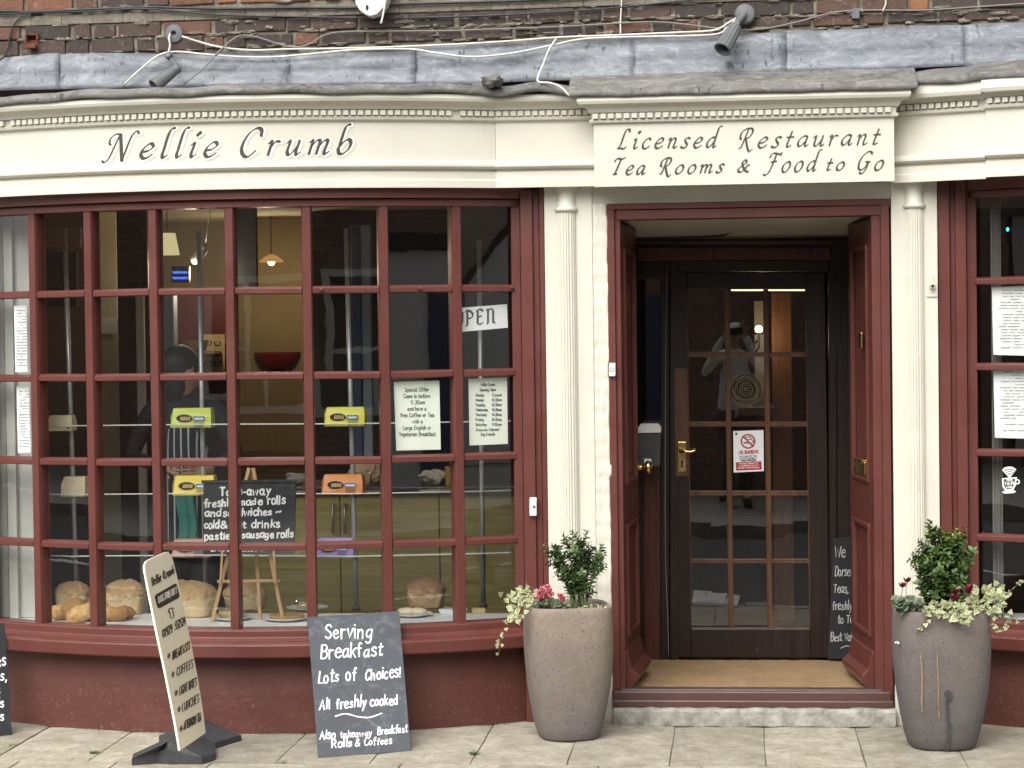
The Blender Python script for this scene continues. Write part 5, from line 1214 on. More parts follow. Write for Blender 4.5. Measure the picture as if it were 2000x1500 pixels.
def ivy_leaf(mb, p, d, up, L, rr):
    d = d.normalized(); s = d.cross(up); s = s.normalized() if s.length > 1e-5 else d.orthogonal().normalized(); n = s.cross(d)
    mb.tint = rr.random(); cup = rr.uniform(-.1, .25)
    def q(u, v, e, k=1): return mb.vert(p + d * ((u + .2) * L * .8) + s * (v * L * .55) + n * (cup * (u * u + v * v) * L * .5 - .1 * u * L), e)
    c = q(.18, 0, 0); mid = [q(y * .62 + .06, x * .62, .25) for x, y in IVY_O]; o = [q(y, x, 1.0) for x, y in IVY_O]; k = len(o)
    for i in range(k):
        j = (i + 1) % k; mb.f.append([c, mid[i], mid[j]]); mb.f.append([mid[i], o[i], o[j], mid[j]])
def rv(rr): return Vector((rr.gauss(0, 1), rr.gauss(0, 1), rr.gauss(0, 1))).normalized()
def shrub(label, c, tips, base, Yc, spread, start, nleaf, mat, seed, lsz, bright=(), sub=0):
    rr = random.Random(seed); cen = P(base[0], base[1], Yc); t = thing("box_shrub", (cen.x, Yc, c.z + .53), label, "shrub", "clipped shrubs in the planters")
    st = MB(); lf = MB(); lf.base_t = .4; tipm = MB(); tipm.base_t = .5
    for k, (x, y) in enumerate(tips):
        yc = Yc + rr.uniform(-spread, spread); e = P(x, y, yc); b = P(base[0] + rr.uniform(-base[2], base[2]), base[1], Yc + rr.uniform(-.04, .04)); b.z = c.z + .52
        mid = b.lerp(e, .5) + Vector((rr.uniform(-.012, .012), rr.uniform(-.012, .012), .0)) - (e - b) * .0 + Vector(((b.x - e.x) * .12, 0, .02))
        path = _smooth([b, mid, e], 10); st.tube(path, [.0035 - .002 * i / len(path) for i in range(len(path))], 6)
        axis = [path] 
        for q in range(sub):
            i0 = rr.randint(int(len(path) * .25), len(path) - 4); p0 = path[i0]; d0 = (path[-1] - p0).normalized(); p1 = p0 + (d0 + rv(rr) * .75).normalized() * rr.uniform(.04, .09); axis.append([p0.lerp(p1, i / 5) for i in range(6)]); st.tube([p0, p1], [.0018, .001], 5)
        for ai, pth in enumerate(axis):
            nn_ = nleaf if ai == 0 else nleaf // 3; s0 = start if ai == 0 else .2
            for i in range(nn_):
                f = s0 + (1 - s0) * i / (nn_ - 1); idx = f * (len(pth) - 1); i0 = min(int(idx), len(pth) - 2); p = pth[i0].lerp(pth[i0 + 1], idx - i0); ax = (pth[i0 + 1] - pth[i0]).normalized()
                ang = i * 2.4 + k; sd = ax.orthogonal().normalized(); sd = sd * math.cos(ang) + ax.cross(sd) * math.sin(ang)
                L = lsz * rr.uniform(.7, 1.15) * (1 - .35 * max(0, f - .85) / .15); lf.base_t = .28 + .30 * f
                tgt = tipm if (k in bright and f > .84 and ai == 0) else lf
                tgt.base_t = lf.base_t
                leaf_(tgt, p, sd + ax * rr.uniform(.25, .9) + Vector((0, 0, .1)), ax + rv(rr) * .5, L, L * .56, rr)
    lf.build("leaves", mat, t); st.build("stem", STEM, t)
    if tipm.f: tipm.build("shoot_tips", LEAF_TIP, t)
    return t
shrub("loose dark green box shrub with bare lower stems in the brown planter", CA, [(1060, 1066), (1068, 1080), (1078, 1062), (1088, 1075), (1100, 1043), (1108, 1060), (1118, 1070), (1128, 1052), (1140, 1050), (1147, 1036), (1150, 1060), (1160, 1068), (1168, 1085), (1178, 1062), (1183, 1080), (1097, 1092), (1126, 1088), (1085, 1100), (1142, 1082), (1180, 1102), (1132, 1100), (1110, 1112)],
      (1130, 1188, 20), CA.y - .02, .055, .30, 36, LEAF_BOX, 5, .029, sub=2)
shrub("dense rounded box shrub with lime green shoot tips in the grey planter", CB, [(1790, 1072), (1797, 1056), (1808, 1046), (1813, 1036), (1824, 1044), (1832, 1030), (1843, 1036), (1851, 1040), (1862, 1046), (1868, 1034), (1876, 1044), (1886, 1056), (1894, 1068), (1897, 1086), (1786, 1092), (1800, 1085), (1820, 1070), (1840, 1062), (1856, 1066), (1872, 1072), (1884, 1088), (1812, 1100), (1834, 1092), (1856, 1098), (1876, 1108), (1892, 1110), (1792, 1112), (1846, 1118), (1868, 1128), (1808, 1130), (1886, 1132), (1825, 1125)],
      (1842, 1186, 26), CB.y - .03, .075, .16, 42, LEAF_BOX2, 6, .030, bright=(2, 3, 6, 9, 10), sub=5)
def ivy(label, base, vines, clusters, seed, lsz):
    rr = random.Random(seed); t = thing("trailing_ivy", base, label, "ivy", "variegated ivies in the planters"); st = MB(); lf = MB()
    for v in vines:
        path = px_path(v, 6); st.tube(path, .0016, 5)
        for i in range(2, len(path)):
            if rr.random() < .62:
                p = path[i]; d = (rv(rr) + Vector((0, -.5, -.35))).normalized(); ivy_leaf(lf, p + d * .006, d, Vector((0, -1, .6)) + rv(rr) * .35, lsz * rr.uniform(.45, 1.15), rr)
    for cx, cy, rx, ry, Y, n, k in clusters:
        for i in range(n):
            a, r = rr.uniform(0, 6.28), math.sqrt(rr.random()); p = P(cx + rx * r * math.cos(a), cy + ry * r * math.sin(a), Y + rr.uniform(-.05, .04))
            d = (Vector((math.cos(a) * .8, -.4, -math.sin(a) * .5)) + rv(rr) * .5).normalized(); ivy_leaf(lf, p, d, Vector((0, -1, .7)) + rv(rr) * .6, lsz * k * rr.uniform(.45, 1.25), rr)
    lf.build("leaves", LEAF_IVY, t); st.build("vine", TWIG, t); return t
ya = CA.y
ivy("cream edged ivy trailing over the rim of the brown planter towards the window", (P(1030, 1190, ya - .12).x, ya - .12, .53),
    [[(1060, 1185, ya - .1), (1030, 1178, ya - .14), (1010, 1186, ya - .16), (1000, 1200, ya - .17), (990, 1222, ya - .17), (980, 1236, ya - .17), (976, 1262, ya - .17), (974, 1280, ya - .17)],
     [(1050, 1180, ya - .08), (1025, 1160, ya - .08), (1005, 1165, ya - .1), (990, 1155, ya - .1)], [(1050, 1180, ya - .08), (1015, 1172, ya - .12), (996, 1178, ya - .12), (980, 1160, ya - .12)], [(1100, 1188, ya - .1), (1140, 1186, ya - .12), (1175, 1187, ya - .12)]],
    [(1028, 1163, 22, 16, ya - .06, 70, .85), (1012, 1195, 16, 16, ya - .17, 20, 1.25), (1155, 1186, 26, 5, ya - .1, 16, .7)], 11, .0235)
yb = CB.y
ivy("pale variegated ivy spilling over the front and side of the grey planter", (P(1860, 1200, yb - .12).x, yb - .12, .54),
    [[(1880, 1190, yb - .1), (1915, 1180, yb - .14), (1945, 1165, yb - .14), (1965, 1160, yb - .13)], [(1890, 1195, yb - .1), (1930, 1205, yb - .14), (1962, 1200, yb - .14), (1990, 1210, yb - .12)], [(1920, 1195, yb - .1), (1938, 1222, yb - .13), (1958, 1228, yb - .13), (1970, 1218, yb - .13)], [(1830, 1195, yb - .19), (1815, 1205, yb - .2), (1800, 1225, yb - .2), (1790, 1240, yb - .2)], [(1960, 1165, yb - .12), (1978, 1150, yb - .1), (1994, 1136, yb - .09)]],
    [(1846, 1190, 46, 14, yb - .19, 120, .95), (1925, 1172, 36, 24, yb - .14, 120, 1.1), (1945, 1150, 14, 10, yb - .1, 10, 1.5), (1882, 1205, 16, 12, yb - .22, 10, 1.6)], 12, .0225)
def cyclamen(label, base, leaves, flowers, Yc, lm_, pm_, seed):
    rr = random.Random(seed); t = thing("cyclamen", base, label, "cyclamen", "cyclamens in the planters"); lf = MB(); fl = MB(); st = MB()
    for cx, cy, rx, ry, n in leaves:
        for i in range(n):
            p = P(cx + rr.uniform(-rx, rx), cy + rr.uniform(-ry, ry), Yc + rr.uniform(-.06, .03)); nn_ = (Vector((0, -.7, .8)) + rv(rr) * .5).normalized(); a = nn_.orthogonal().normalized(); b = nn_.cross(a); r = rr.uniform(.012, .021); lf.tint = rr.random()
            c_ = lf.vert(p, 0); o = [lf.vert(p + (a * math.cos(k * .698) + b * math.sin(k * .698)) * r * (1.0 if k else .45) + nn_ * .004, .75) for k in range(9)]
            mid = [lf.vert(p + (a * math.cos(k * .698) + b * math.sin(k * .698)) * r * .55 * (1.0 if k else .45) + nn_ * .001, .45) for k in range(9)]
            for k in range(9): lf.f.append([c_, mid[k], mid[(k + 1) % 9]]); lf.f.append([mid[k], o[k], o[(k + 1) % 9], mid[(k + 1) % 9]])
    for x, y in flowers:
        p = P(x, y, Yc - .05 + rr.uniform(-.02, .02)); st.tube([P(x + rr.uniform(-6, 6), 1190, Yc - .03), p.lerp(P(x, 1190, Yc - .03), .3) + Vector((rr.uniform(-.01, .01), 0, 0)), p], .0014, 5)
        fl.base_t = .45
        for k in range(6):
            a = k * 1.05 + rr.random(); d = Vector((math.cos(a) * .55, math.sin(a) * .55, 1.0)); leaf_(fl, p, d, Vector((math.cos(a), math.sin(a), -.2)), .028, .021, rr, .3, -.1, edges=True)
    lf.build("leaves", lm_, t); fl.build("flowers", pm_, t); st.build("stem", TWIG, t); return t
cyclamen("pink and red cyclamen with marbled leaves in the brown planter", (P(1070, 1188, ya - .12).x, ya - .12, .53), [(1075, 1181, 34, 8, 34)], [(1053, 1163), (1060, 1156), (1067, 1162), (1047, 1174), (1072, 1158), (1095, 1168), (1063, 1168), (1057, 1170), (1076, 1166), (1069, 1152), (1098, 1175)], ya - .12, LEAF_CYC, PETAL, 21)
cyclamen("dark red cyclamen beside the shrub in the grey planter", (P(1775, 1195, yb - .12).x, yb - .12, .54), [(1772, 1182, 28, 13, 36)], [(1763, 1148), (1772, 1138), (1866, 1160), (1868, 1172), (1894, 1152), (1892, 1160), (1862, 1170)], yb - .13, LEAF_CYC, PETAL_DARK, 22)
def weed(x, y, n, h, label, seed):
    rr = random.Random(seed); p0 = G(x, y); m = MB(); m.base_t = .5
    for i in range(n):
        a = rr.uniform(0, 6.28); d = Vector((math.cos(a), math.sin(a), rr.uniform(.3, 1.1))); leaf_(m, p0 + Vector((rr.uniform(-.015, .015), rr.uniform(-.015, .015), -.002)), d, Vector((0, 0, 1)), h * rr.uniform(.5, 1.2), .005, rr, .1, .35)
    single(m, "weed", GRASS, p0, label, "weed", "weeds between the paving slabs")
weed(184, 1470, 34, .024, "small green weed in the paving joint left of the pavement sign", 31); weed(926, 1472, 40, .028, "grassy weed tuft in the paving joint before the brown planter", 32)
weed(550, 1489, 16, .018, "tiny weed in the joint under the grey breakfast chalkboard", 33); weed(24, 1456, 18, .014, "tiny weed in the joint below the cut off black chalkboard", 34)
# doormat and things in the porch
m = MB(); a, b = OL - .011, OR + .011; rows = []; nx, ny = 60, 50
for j in range(ny + 1): rows.append([Vector((a + (b - a) * i / nx, .012 + (IY - .03) * j / ny, ZMAT + rnd.uniform(-.001, .0015))) for i in range(nx + 1)])
m.grid(rows); m.poly([rows[0][-1] - Vector((0, 0, .015)), rows[0][0] - Vector((0, 0, .015))] + rows[0]); single(m, "doormat", COIR, ((a + b) / 2, .5, .113), "tan coir doormat filling the floor of the open doorway", "doormat")
c = P(1268, 910, .62); t = thing("leaflet_holder", c, "clear plastic leaflet holder with a white lid inside the doorway", "leaflet holder")
m = MB(); m.pquad([(1247, 912), (1289, 910), (1290, 842), (1246, 842)], .86, .96); m.build("box_body", plain("smoky_plastic", (0.065, 0.068, 0.070), 0.25, 0.15, 8), t, bevel=.003)
m = MB(); m.pquad([(1246, 846), (1291, 845), (1291, 835), (1246, 834.5)], .85, .97); m.pquad([(1246.5, 834.6), (1290.5, 834.6), (1285, 828), (1251, 828)], .852, .968); m.build("lid", WHITEPLASTIC, t, bevel=.002)
m = MB(); m.pquad([(1258, 912), (1272, 912), (1272, 896), (1258, 896)], .857, .8598); m.build("paper_slip", PAPERWHITE, t)
cable([(1303, 520, .99), (1301, 600, .99), (1300, 760, .99), (1299, 940, .99), (1300, 1100, .99), (1304, 1200, .99), (1306, 1284, .99)], .0022, GREYCABLE, "thin grey wire running down the dark frame beside the glazed door")
cable([(1240, 466, .98), (1330, 464, .98), (1400, 461, .96), (1422, 456, .9), (1432, 446, .8), (1440, 441, .7)], .005, BLACKCABLE, "black cable curving out of the porch ceiling over the glazed door")
# no smoking notice on the door glass
NY = DY - .014; NP = YP(NY); c = P(1461, 922, NY); t = thing("notice", c, "white and red no smoking notice stuck to the glazed door", "notice")
m = MB(); m.pquad([(1433, 923), (1492, 920), (1491, 840), (1432, 842)], NY, NY + .002); m.build("sheet", PAPERWHITE, t)
m = MB(); disc(m, (1461, 862), 14.5, NP, .0008, 36, inner=.80); curve(m, [(1451, 852), (1471, 872)], NP, 1.3, 2, .0012); write(m, "NO SMOKING", (1443, 887), (1481, 885), 6, NP, .8, off=.001); ppoly(m, [(1438, 919), (1488, 917), (1487, 901), (1437, 903)], NP, .0008); m.build("red_print", RED, t)
m = MB(); ppoly(m, [(1452, 866), (1466, 866), (1466, 863.5), (1452, 863.5)], NP, .0009); curve(m, [(1468, 866), (1472, 862), (1466, 858), (1458, 859), (1456, 855), (1464, 853), (1468, 856)], NP, .7, 6, .0009)
for k, (s, a, b) in enumerate((("IT IS AGAINST THE", 1444, 1478), ("LAW TO SMOKE IN", 1445, 1478), ("THESE PREMISES", 1447, 1477))): write(m, s, (a, 893 + k * 4), (b, 892 + k * 4), 2.6, NP, .38, off=.001)
ppoly(m, [(1436, 850), (1440, 850), (1440, 845), (1436, 845)], NP, .001); m.build("black_print", PRINT, t)
m = MB()
for k in range(3): write(m, ("PLEASE SPEAK TO", "A MEMBER OF STAFF IF", "YOU SEE ANYONE SMOKING")[k], (1443 - k, 907 + k * 4.2), (1481 + k, 905.6 + k * 4.2), 2.2, NP, .3, off=.0014)
m.build("white_print", LINER, t)

# grit and dry moss gathered where the walls and pots meet the paving
m = MB(); rr = random.Random(91); m.base_t = .5
def flake(p, s_):
    a = rr.uniform(0, 6.28); d1 = Vector((math.cos(a), math.sin(a), rr.uniform(-.2, .5))) * s_; d2 = Vector((-math.sin(a), math.cos(a), rr.uniform(-.2, .5))) * s_ * rr.uniform(.3, .8); m.tint = rr.random()
    m.poly([p - d1, p + d2, p + d1 * .8, p - d2 * .7])
for i in range(900):
    a = LB.a0 + (LB.a1 - LB.a0) * rr.random(); p = LB.pt(a, .046 + abs(rr.gauss(0, .012)), .003); flake(p, rr.uniform(.0015, .005))
for cc, r in ((CA, .135), (CB, .145)):
    for i in range(160):
        a = rr.uniform(0, 6.28); q = r + abs(rr.gauss(0, .02)); flake(Vector(cc) + Vector((q * math.cos(a), q * math.sin(a), .002)), rr.uniform(.0015, .0045))
for i in range(260): flake(Vector((rr.uniform(P(1198, 1400, -.07).x, P(1750, 1400, -.07).x), -.085 - abs(rr.gauss(0, .012)), .003)), rr.uniform(.0015, .005))
for i in range(420): flake(Vector((rr.uniform(-3.3, 1.4), rr.uniform(-.95, -.1), .004)), rr.uniform(.001, .003))
GR = NT("grit"); GRIT = GR.bsdf(GR.ramp(GR.attr("tint"), [(0, (0.06, 0.05, 0.03)), (.5, (0.16, 0.14, 0.08)), (.8, (0.30, 0.27, 0.19)), (1, (0.10, 0.12, 0.04))]), .95)
m.build("grit", GRIT, None, kind="stuff")
# ------------------------------------------------------------------ notices hung inside the glass
def sheet(name, label, c4, Y, mat, cat, group=None, surf=None):
    pl_ = surf or YP(Y); q = [pl_.hit(*p) for p in c4]; t = thing(name, (q[0] + q[1]) / 2, label, cat, group); m = MB()
    n = (q[1] - q[0]).cross(q[3] - q[0]).normalized(); n = n if n.dot(CAM - q[0]) > 0 else -n
    m.hexa(q, [p - n * .0012 for p in q]); m.build("sheet", mat, t); return t, pl_
def chordplane(x0, x1, off):                        # plane just behind the panes between two picture columns
    a, b = LB.hit(x0, 800, off), LB.hit(x1, 800, off); return Plane(Vector((a.x, a.y, 0)), Vector((b.y - a.y, a.x - b.x, 0)))
CP = chordplane(760, 885, -.022)
t, s = sheet("notice", "cream notice headed special offer hanging inside the bow window", [(774, 880), (861, 878), (858, 743), (769, 746)], 0, PAPER, "notice", "notices inside the shop windows", CP)
m = MB()
for i, (tx_, a, b) in enumerate((("Special Offer", 790, 838), ("Come in before", 788, 840), ("11.30am", 802, 830), ("and have a", 796, 833), ("free Coffee or Tea", 782, 848), ("with a", 804, 826), ("Large English or", 787, 842), ("Vegetarian Breakfast", 779, 851))):
    y = 765 + i * 12.4; write(m, tx_, (a, y), (b, y - .6), 7.6, s, .55, off=.0012)
m.build("print", PRINT, t)
CP2 = chordplane(905, 1003, -.022)
t, s = sheet("notice", "pale notice of daily opening times hanging by the window jamb", [(917, 870), (992, 867), (990, 737), (915, 740)], 0, PAPER, "notice", "notices inside the shop windows", CP2)
m = MB(); write(m, "Nellie Crumb", (939, 754), (967, 753.5), 5.4, s, .45, off=.0012); write(m, "Opening Times", (937, 764), (969, 763.5), 5.4, s, .45, off=.0012)
for i, (d_, h_) in enumerate((("Sunday", "Closed"), ("Monday", "10.30am"), ("Tuesday", "10.30am"), ("Wednesday", "10.30am"), ("Thursday", "10.30am"), ("Friday", "10.30am"), ("Saturday", "9.30am"))):
    y = 774 + i * 9.6; write(m, d_, (929, y), (929 + 2.7 * len(d_), y), 5.2, s, .45, off=.0012); write(m, h_, (961, y), (980, y - .4), 5.2, s, .45, off=.0012)
write(m, "Every-one Welcome!", (930, 842), (975, 841), 5, s, .42, off=.0012); write(m, "Dog Friendly", (939, 851), (967, 850), 5, s, .42, off=.0012); m.build("print", PRINT, t)
CP3 = chordplane(880, 1000, -.030)
t, s = sheet("open_sign", "white sign with black gothic capitals hanging behind the end glazing bar", [(881, 650), (992, 640), (990, 594), (878, 603)], 0, PAPERWHITE, "sign", None, CP3)
m = MB(); write(m, "OPEN", (888, 637), (968, 632), 30, s, 1.5, 'black', (2.5, .9, R(40)), off=.0012, sp=.9); m.build("lettering", PRINT, t)
def menu(label, c4, surf, name="menu", nl=20, mat=PAPERWHITE, seed=1, cat="menu"):
    rr = random.Random(seed); t, s = sheet(name, label, c4, 0, mat, cat, "menus inside the shop windows", surf); m = MB(); (x0, yb_), (x1, _), (_, yt), _ = c4[0], c4[1], c4[2], c4[3]
    h = abs(yb_ - yt); w_ = x1 - x0
    for i in range(nl):
        y = yt + h * (.08 + .86 * i / nl); xx = x0 + w_ * (.10 + .1 * rr.random())
        while xx < x1 - w_ * .12:
            L = rr.uniform(.06, .22) * w_
            if rr.random() < .8: ribbon(m, [Vector((xx, y)), Vector((min(xx + L, x1 - w_ * .08), y - .2))], s, .9, None, .0012)
            xx += L + w_ * .04
    m.build("print", PRINTGREY, t); return t
CL = chordplane(5, 62, -.022)
menu("white menu sheet upper of the two in front of the pale boarding", [(30, 727), (54, 726), (52, 596), (27, 597)], CL, seed=3, mat=PAPERWHITE)
menu("white menu sheet lower of the two in front of the pale boarding", [(35, 885), (60, 884), (57, 754), (32, 755)], CL, seed=4, mat=PAPERWHITE)
ra, rb_ = RB.hit(1925, 800, -.022), RB.hit(2045, 800, -.022); CR = Plane(Vector((ra.x, ra.y, 0)), Vector((rb_.y - ra.y, ra.x - rb_.x, 0)))
menu("upper menu hung behind the panes beside the key switch pilaster", [(1940, 693), (2044, 696), (2040, 556), (1937, 561)], CR, seed=5)
menu("lower menu hung over the coffee cup sticker", [(1943, 855), (2048, 858), (2044, 716), (1940, 721)], CR, seed=6)
ra2 = Plane(CR.p + CR.n * .014, CR.n); t = thing("window_sticker", ra2.hit(1971, 962), "white coffee cup sticker with wireless waves on the pane under the menus", "sticker")
m = MB(); ol = [(1957, 934), (1986, 932), (1984, 948), (1979, 957), (1985, 960), (1980, 963), (1962, 964), (1957, 961), (1963, 958), (1958, 950)]
ppoly(m, ol, ra2, .0008); disc(m, (1987, 941), 5, ra2, .0008, 18, inner=.55)
ppoly(m, [(1972, 934), (1957, 918), (1962, 913), (1970, 911), (1978, 912), (1985, 917)], ra2, .0008); m.build("cup", PAPERWHITE, t)
m = MB(); ppoly(m, [(1960, 936), (1983, 934.5), (1981, 947), (1976, 955), (1966, 956), (1961, 949)], ra2, .0014)
for k in range(3): curve(m, [(1972 - 4 - 3.4 * k, 927 - 3.6 * k), (1972, 925 - 4.1 * k), (1972 + 4 + 3.4 * k, 926.5 - 3.6 * k)], ra2, .75, 6, .0014)
m.build("dark_print", PRINT, t)
m = MB(); write(m, "FREE", (1966, 940), (1978, 939.4), 3.4, ra2, .4, off=.002); write(m, "Wi-Fi", (1963, 948), (1981, 947), 6, ra2, .8, off=.002); write(m, "INSIDE", (1966, 953.6), (1978, 953), 3.4, ra2, .4, off=.002); m.build("white_print", LINER, t)

# ------------------------------------------------------------------ the window display
ZS = zb(1231, -.25, 500) ; ZS = LB.hit(500, 1229, -.05).z - .004
m = MB(); ring = [LB.pt(LB.a0 + (LB.a1 - LB.a0) * i / 40, -.062) for i in range(41)]
top = [Vector((p.x, p.y, ZS)) for p in ring] + [Vector((ring[-1].x, .36, ZS)), Vector((ring[0].x, .36, ZS))]
m.loft([[p - Vector((0, 0, .03)) for p in top], top]); single(m, "display_board", WHITEBOARD, (-2, .1, ZS - .03), "white display board along the foot of the bow window", "display board")
m = MB(); ring2 = [RB.pt(RB.a0 + (RB.a1 - RB.a0) * i / 40, -.062) for i in range(41)]
top = [Vector((p.x, p.y, ZS)) for p in ring2] + [Vector((ring2[-1].x, .36, ZS)), Vector((ring2[0].x, .36, ZS))]
m.loft([[p - Vector((0, 0, .03)) for p in top], top]); single(m, "display_board", WHITEBOARD, (2, .1, ZS - .03), "white display board behind the grey planter's ivy", "display board")
def onboard(px, py): q = G(px, py, ZS); return q
DS = thing("display_stand", (P(540, 1190, .03).x, .03, ZS), "chrome poles carrying three glass shelves in the bow window", "display stand")
poles = [((126, 445), (151, 1190)), ((388, 452), (402, 1188)), ((676, 446), (696, 1192)), ((936, 470), (944, 1186))]
PY = {0: .09, 1: -.06, 2: -.06, 3: .06}
for i, ((x0, y0), (x1, y1)) in enumerate(poles):
    b = G(x1, y1, ZS); Yp = b.y; m = MB(); t_ = P(x0, y0, Yp); b.z = ZS + .001; m.tube([b, t_], .0115, 16); o = m.build("pole", CHROME, DS, smooth=True)
    m = MB(); m.lathe([(.020, 0), (.019, .012), (.011, .022)], b, 20); m.build("pole_foot", BLACKRUBBER, o, smooth=True)
PYs = [G(x1, y1, ZS).y for (_, _), (x1, y1) in poles]
def pole_at(i, y):
    (x0, y0), (x1, y1) = poles[i]; f = (y - y0) / (y1 - y0); return P(x0 + (x1 - x0) * f, y, PYs[i])
for y in (829, 963, 1083):
    m = MB(); pts = [P(20, y + 2, PYs[0] + .12)] + [pole_at(i, y + (3 if i == 0 else 0) - (6 if i == 3 else 0)) for i in range(4)] + [P(1000, y - 8, PYs[3] + .05)]
    zz = sum(p.z for p in pts) / len(pts); f = [Vector((p.x, p.y - .07, zz)) for p in pts]; bk = [Vector((p.x, p.y + .10, zz)) for p in pts]
    for a, b, c_, d_ in zip(f, f[1:], bk[1:], bk):
        up6 = Vector((0, 0, .006)); m.hexa([a, b, b + up6, a + up6], [d_, c_, c_ + up6, d_ + up6])
    sh_ = m.build("shelf", SHELFGLASS, DS)
    m = MB(); m.tube([p + Vector((0, -.002, .003)) for p in f], .0032, 8); m.build("shelf_edge", WHITEPLASTIC, sh_)
    m = MB()
    for i in range(4):
        p = pole_at(i, y); p.z = zz - .006; m.tube([p + Vector((0, -.06, 0)), p, p + Vector((0, .08, 0))], .005, 8); m.lathe([(.014, -.016), (.014, .004)], p, 14)
    m.build("shelf_bracket", STEEL, sh_)
def cake_box(x0, y0, x1, y1, Y, col, label, seed, win=True):
    a = P(x0, y1, Y); b = P(x1, y1, Y); h = P(x0, y0, Y).z - a.z; w_ = (b - a).length; c = (a + b) / 2
    t = thing("cake_box", c, label, "cake box", "cake boxes on the glass shelves"); mat = box_col("card_" + str(seed), col); m = MB(); z0 = a.z; d = .085
    # sloped front upper edge
    A = [Vector((a.x, Y, z0)), Vector((b.x, Y, z0)), Vector((b.x, Y + .004, z0 + h * .62)), Vector((b.x - .008, Y + .030, z0 + h)), Vector((a.x + .008, Y + .030, z0 + h)), Vector((a.x, Y + .004, z0 + h * .62))]
    B = [Vector((a.x, Y + d, z0)), Vector((b.x, Y + d, z0)), Vector((b.x, Y + d, z0 + h * .62)), Vector((b.x - .008, Y + d, z0 + h)), Vector((a.x + .008, Y + d, z0 + h)), Vector((a.x, Y + d, z0 + h * .62))]
    m.loft([A, B]); body = m.build("carton", mat, t, bevel=.0015)
    if win:
        m = MB(); s = YP(Y); cx, cy = x0 + (x1 - x0) * .34, y0 + (y1 - y0) * .50; disc(m, (cx, cy), (x1 - x0) * .20, s, .0012, 24, (y1 - y0) * .20); m.build("window", box_col("cake_dark" + str(seed), (0.045, 0.03, 0.02)), body)
        m = MB()
        for k in range(4): ppoly(m, [(cx - 8 + k * 5, cy + 4), (cx - 4 + k * 5, cy + 4), (cx - 3 + k * 5, cy - 3), (cx - 7 + k * 5, cy - 3)], s, .0018)
        m.build("cake_slice", PASTRY, body)
        m = MB(); ppoly(m, [(x0 + (x1 - x0) * .58, y1 - 2), (x0 + (x1 - x0) * .82, y1 - 2), (x0 + (x1 - x0) * .82, y0 + (y1 - y0) * .40), (x0 + (x1 - x0) * .58, y0 + (y1 - y0) * .40)], s, .0006); m.build("side_band", box_col("band" + str(seed), mul(col, .55)), body)
        m = MB(); ppoly(m, [(x0 + (x1 - x0) * .56, cy + 5), (x0 + (x1 - x0) * .84, cy + 5), (x0 + (x1 - x0) * .84, cy - 4), (x0 + (x1 - x0) * .56, cy - 4)], s, .0012); m.build("label", box_col("lab" + str(seed), (0.08, 0.22, 0.50)), body)
        m = MB(); ppoly(m, [(x0 + (x1 - x0) * .59, cy + 2.6), (x0 + (x1 - x0) * .81, cy + 2.6), (x0 + (x1 - x0) * .81, cy - 1), (x0 + (x1 - x0) * .59, cy - 1)], s, .0018); m.build("label_stripe", PAPERWHITE, body)
    return t
YB1 = PYs[1] - .05; YB2 = PYs[2] - .05
cake_box(333, 798, 412, 836, YB1, (0.62, 0.70, 0.10), "lime green cake box on the top shelf at the left pole", 1)
cake_box(337, 930, 418, 968, YB1, (0.82, 0.64, 0.06), "yellow cake box on the middle shelf partly behind the easel chalkboard", 2)
cake_box(335, 1055, 410, 1089, YB1, (0.52, 0.30, 0.24), "pink cake box on the lowest shelf behind the glazing bar", 3)
cake_box(633, 796, 712, 833, YB2, (0.74, 0.70, 0.08), "lemon yellow cake box on the top shelf at the right pole", 4)
cake_box(628, 928, 708, 966, YB2, (0.70, 0.25, 0.06), "orange cake box on the middle shelf over the cupboard handles", 5)
cake_box(616, 1053, 690, 1090, YB2, (0.36, 0.26, 0.56), "lilac cake box on the lowest shelf crossing the glazing bar", 6)
YB0 = PYs[0] - .05
cake_box(91, 812, 140, 842, YB0, (0.86, 0.76, 0.52), "cream box standing for a lampshade glow on the top shelf near the pale boarding", 7, False)  # lit lampshade drawn as a carton, its glow put into pale cream
cake_box(119, 932, 166, 970, YB0, (0.80, 0.66, 0.44), "buff box standing for a lit lampshade on the middle shelf near the pale boarding", 8, False)  # another lampshade as a carton, glow put into the buff card
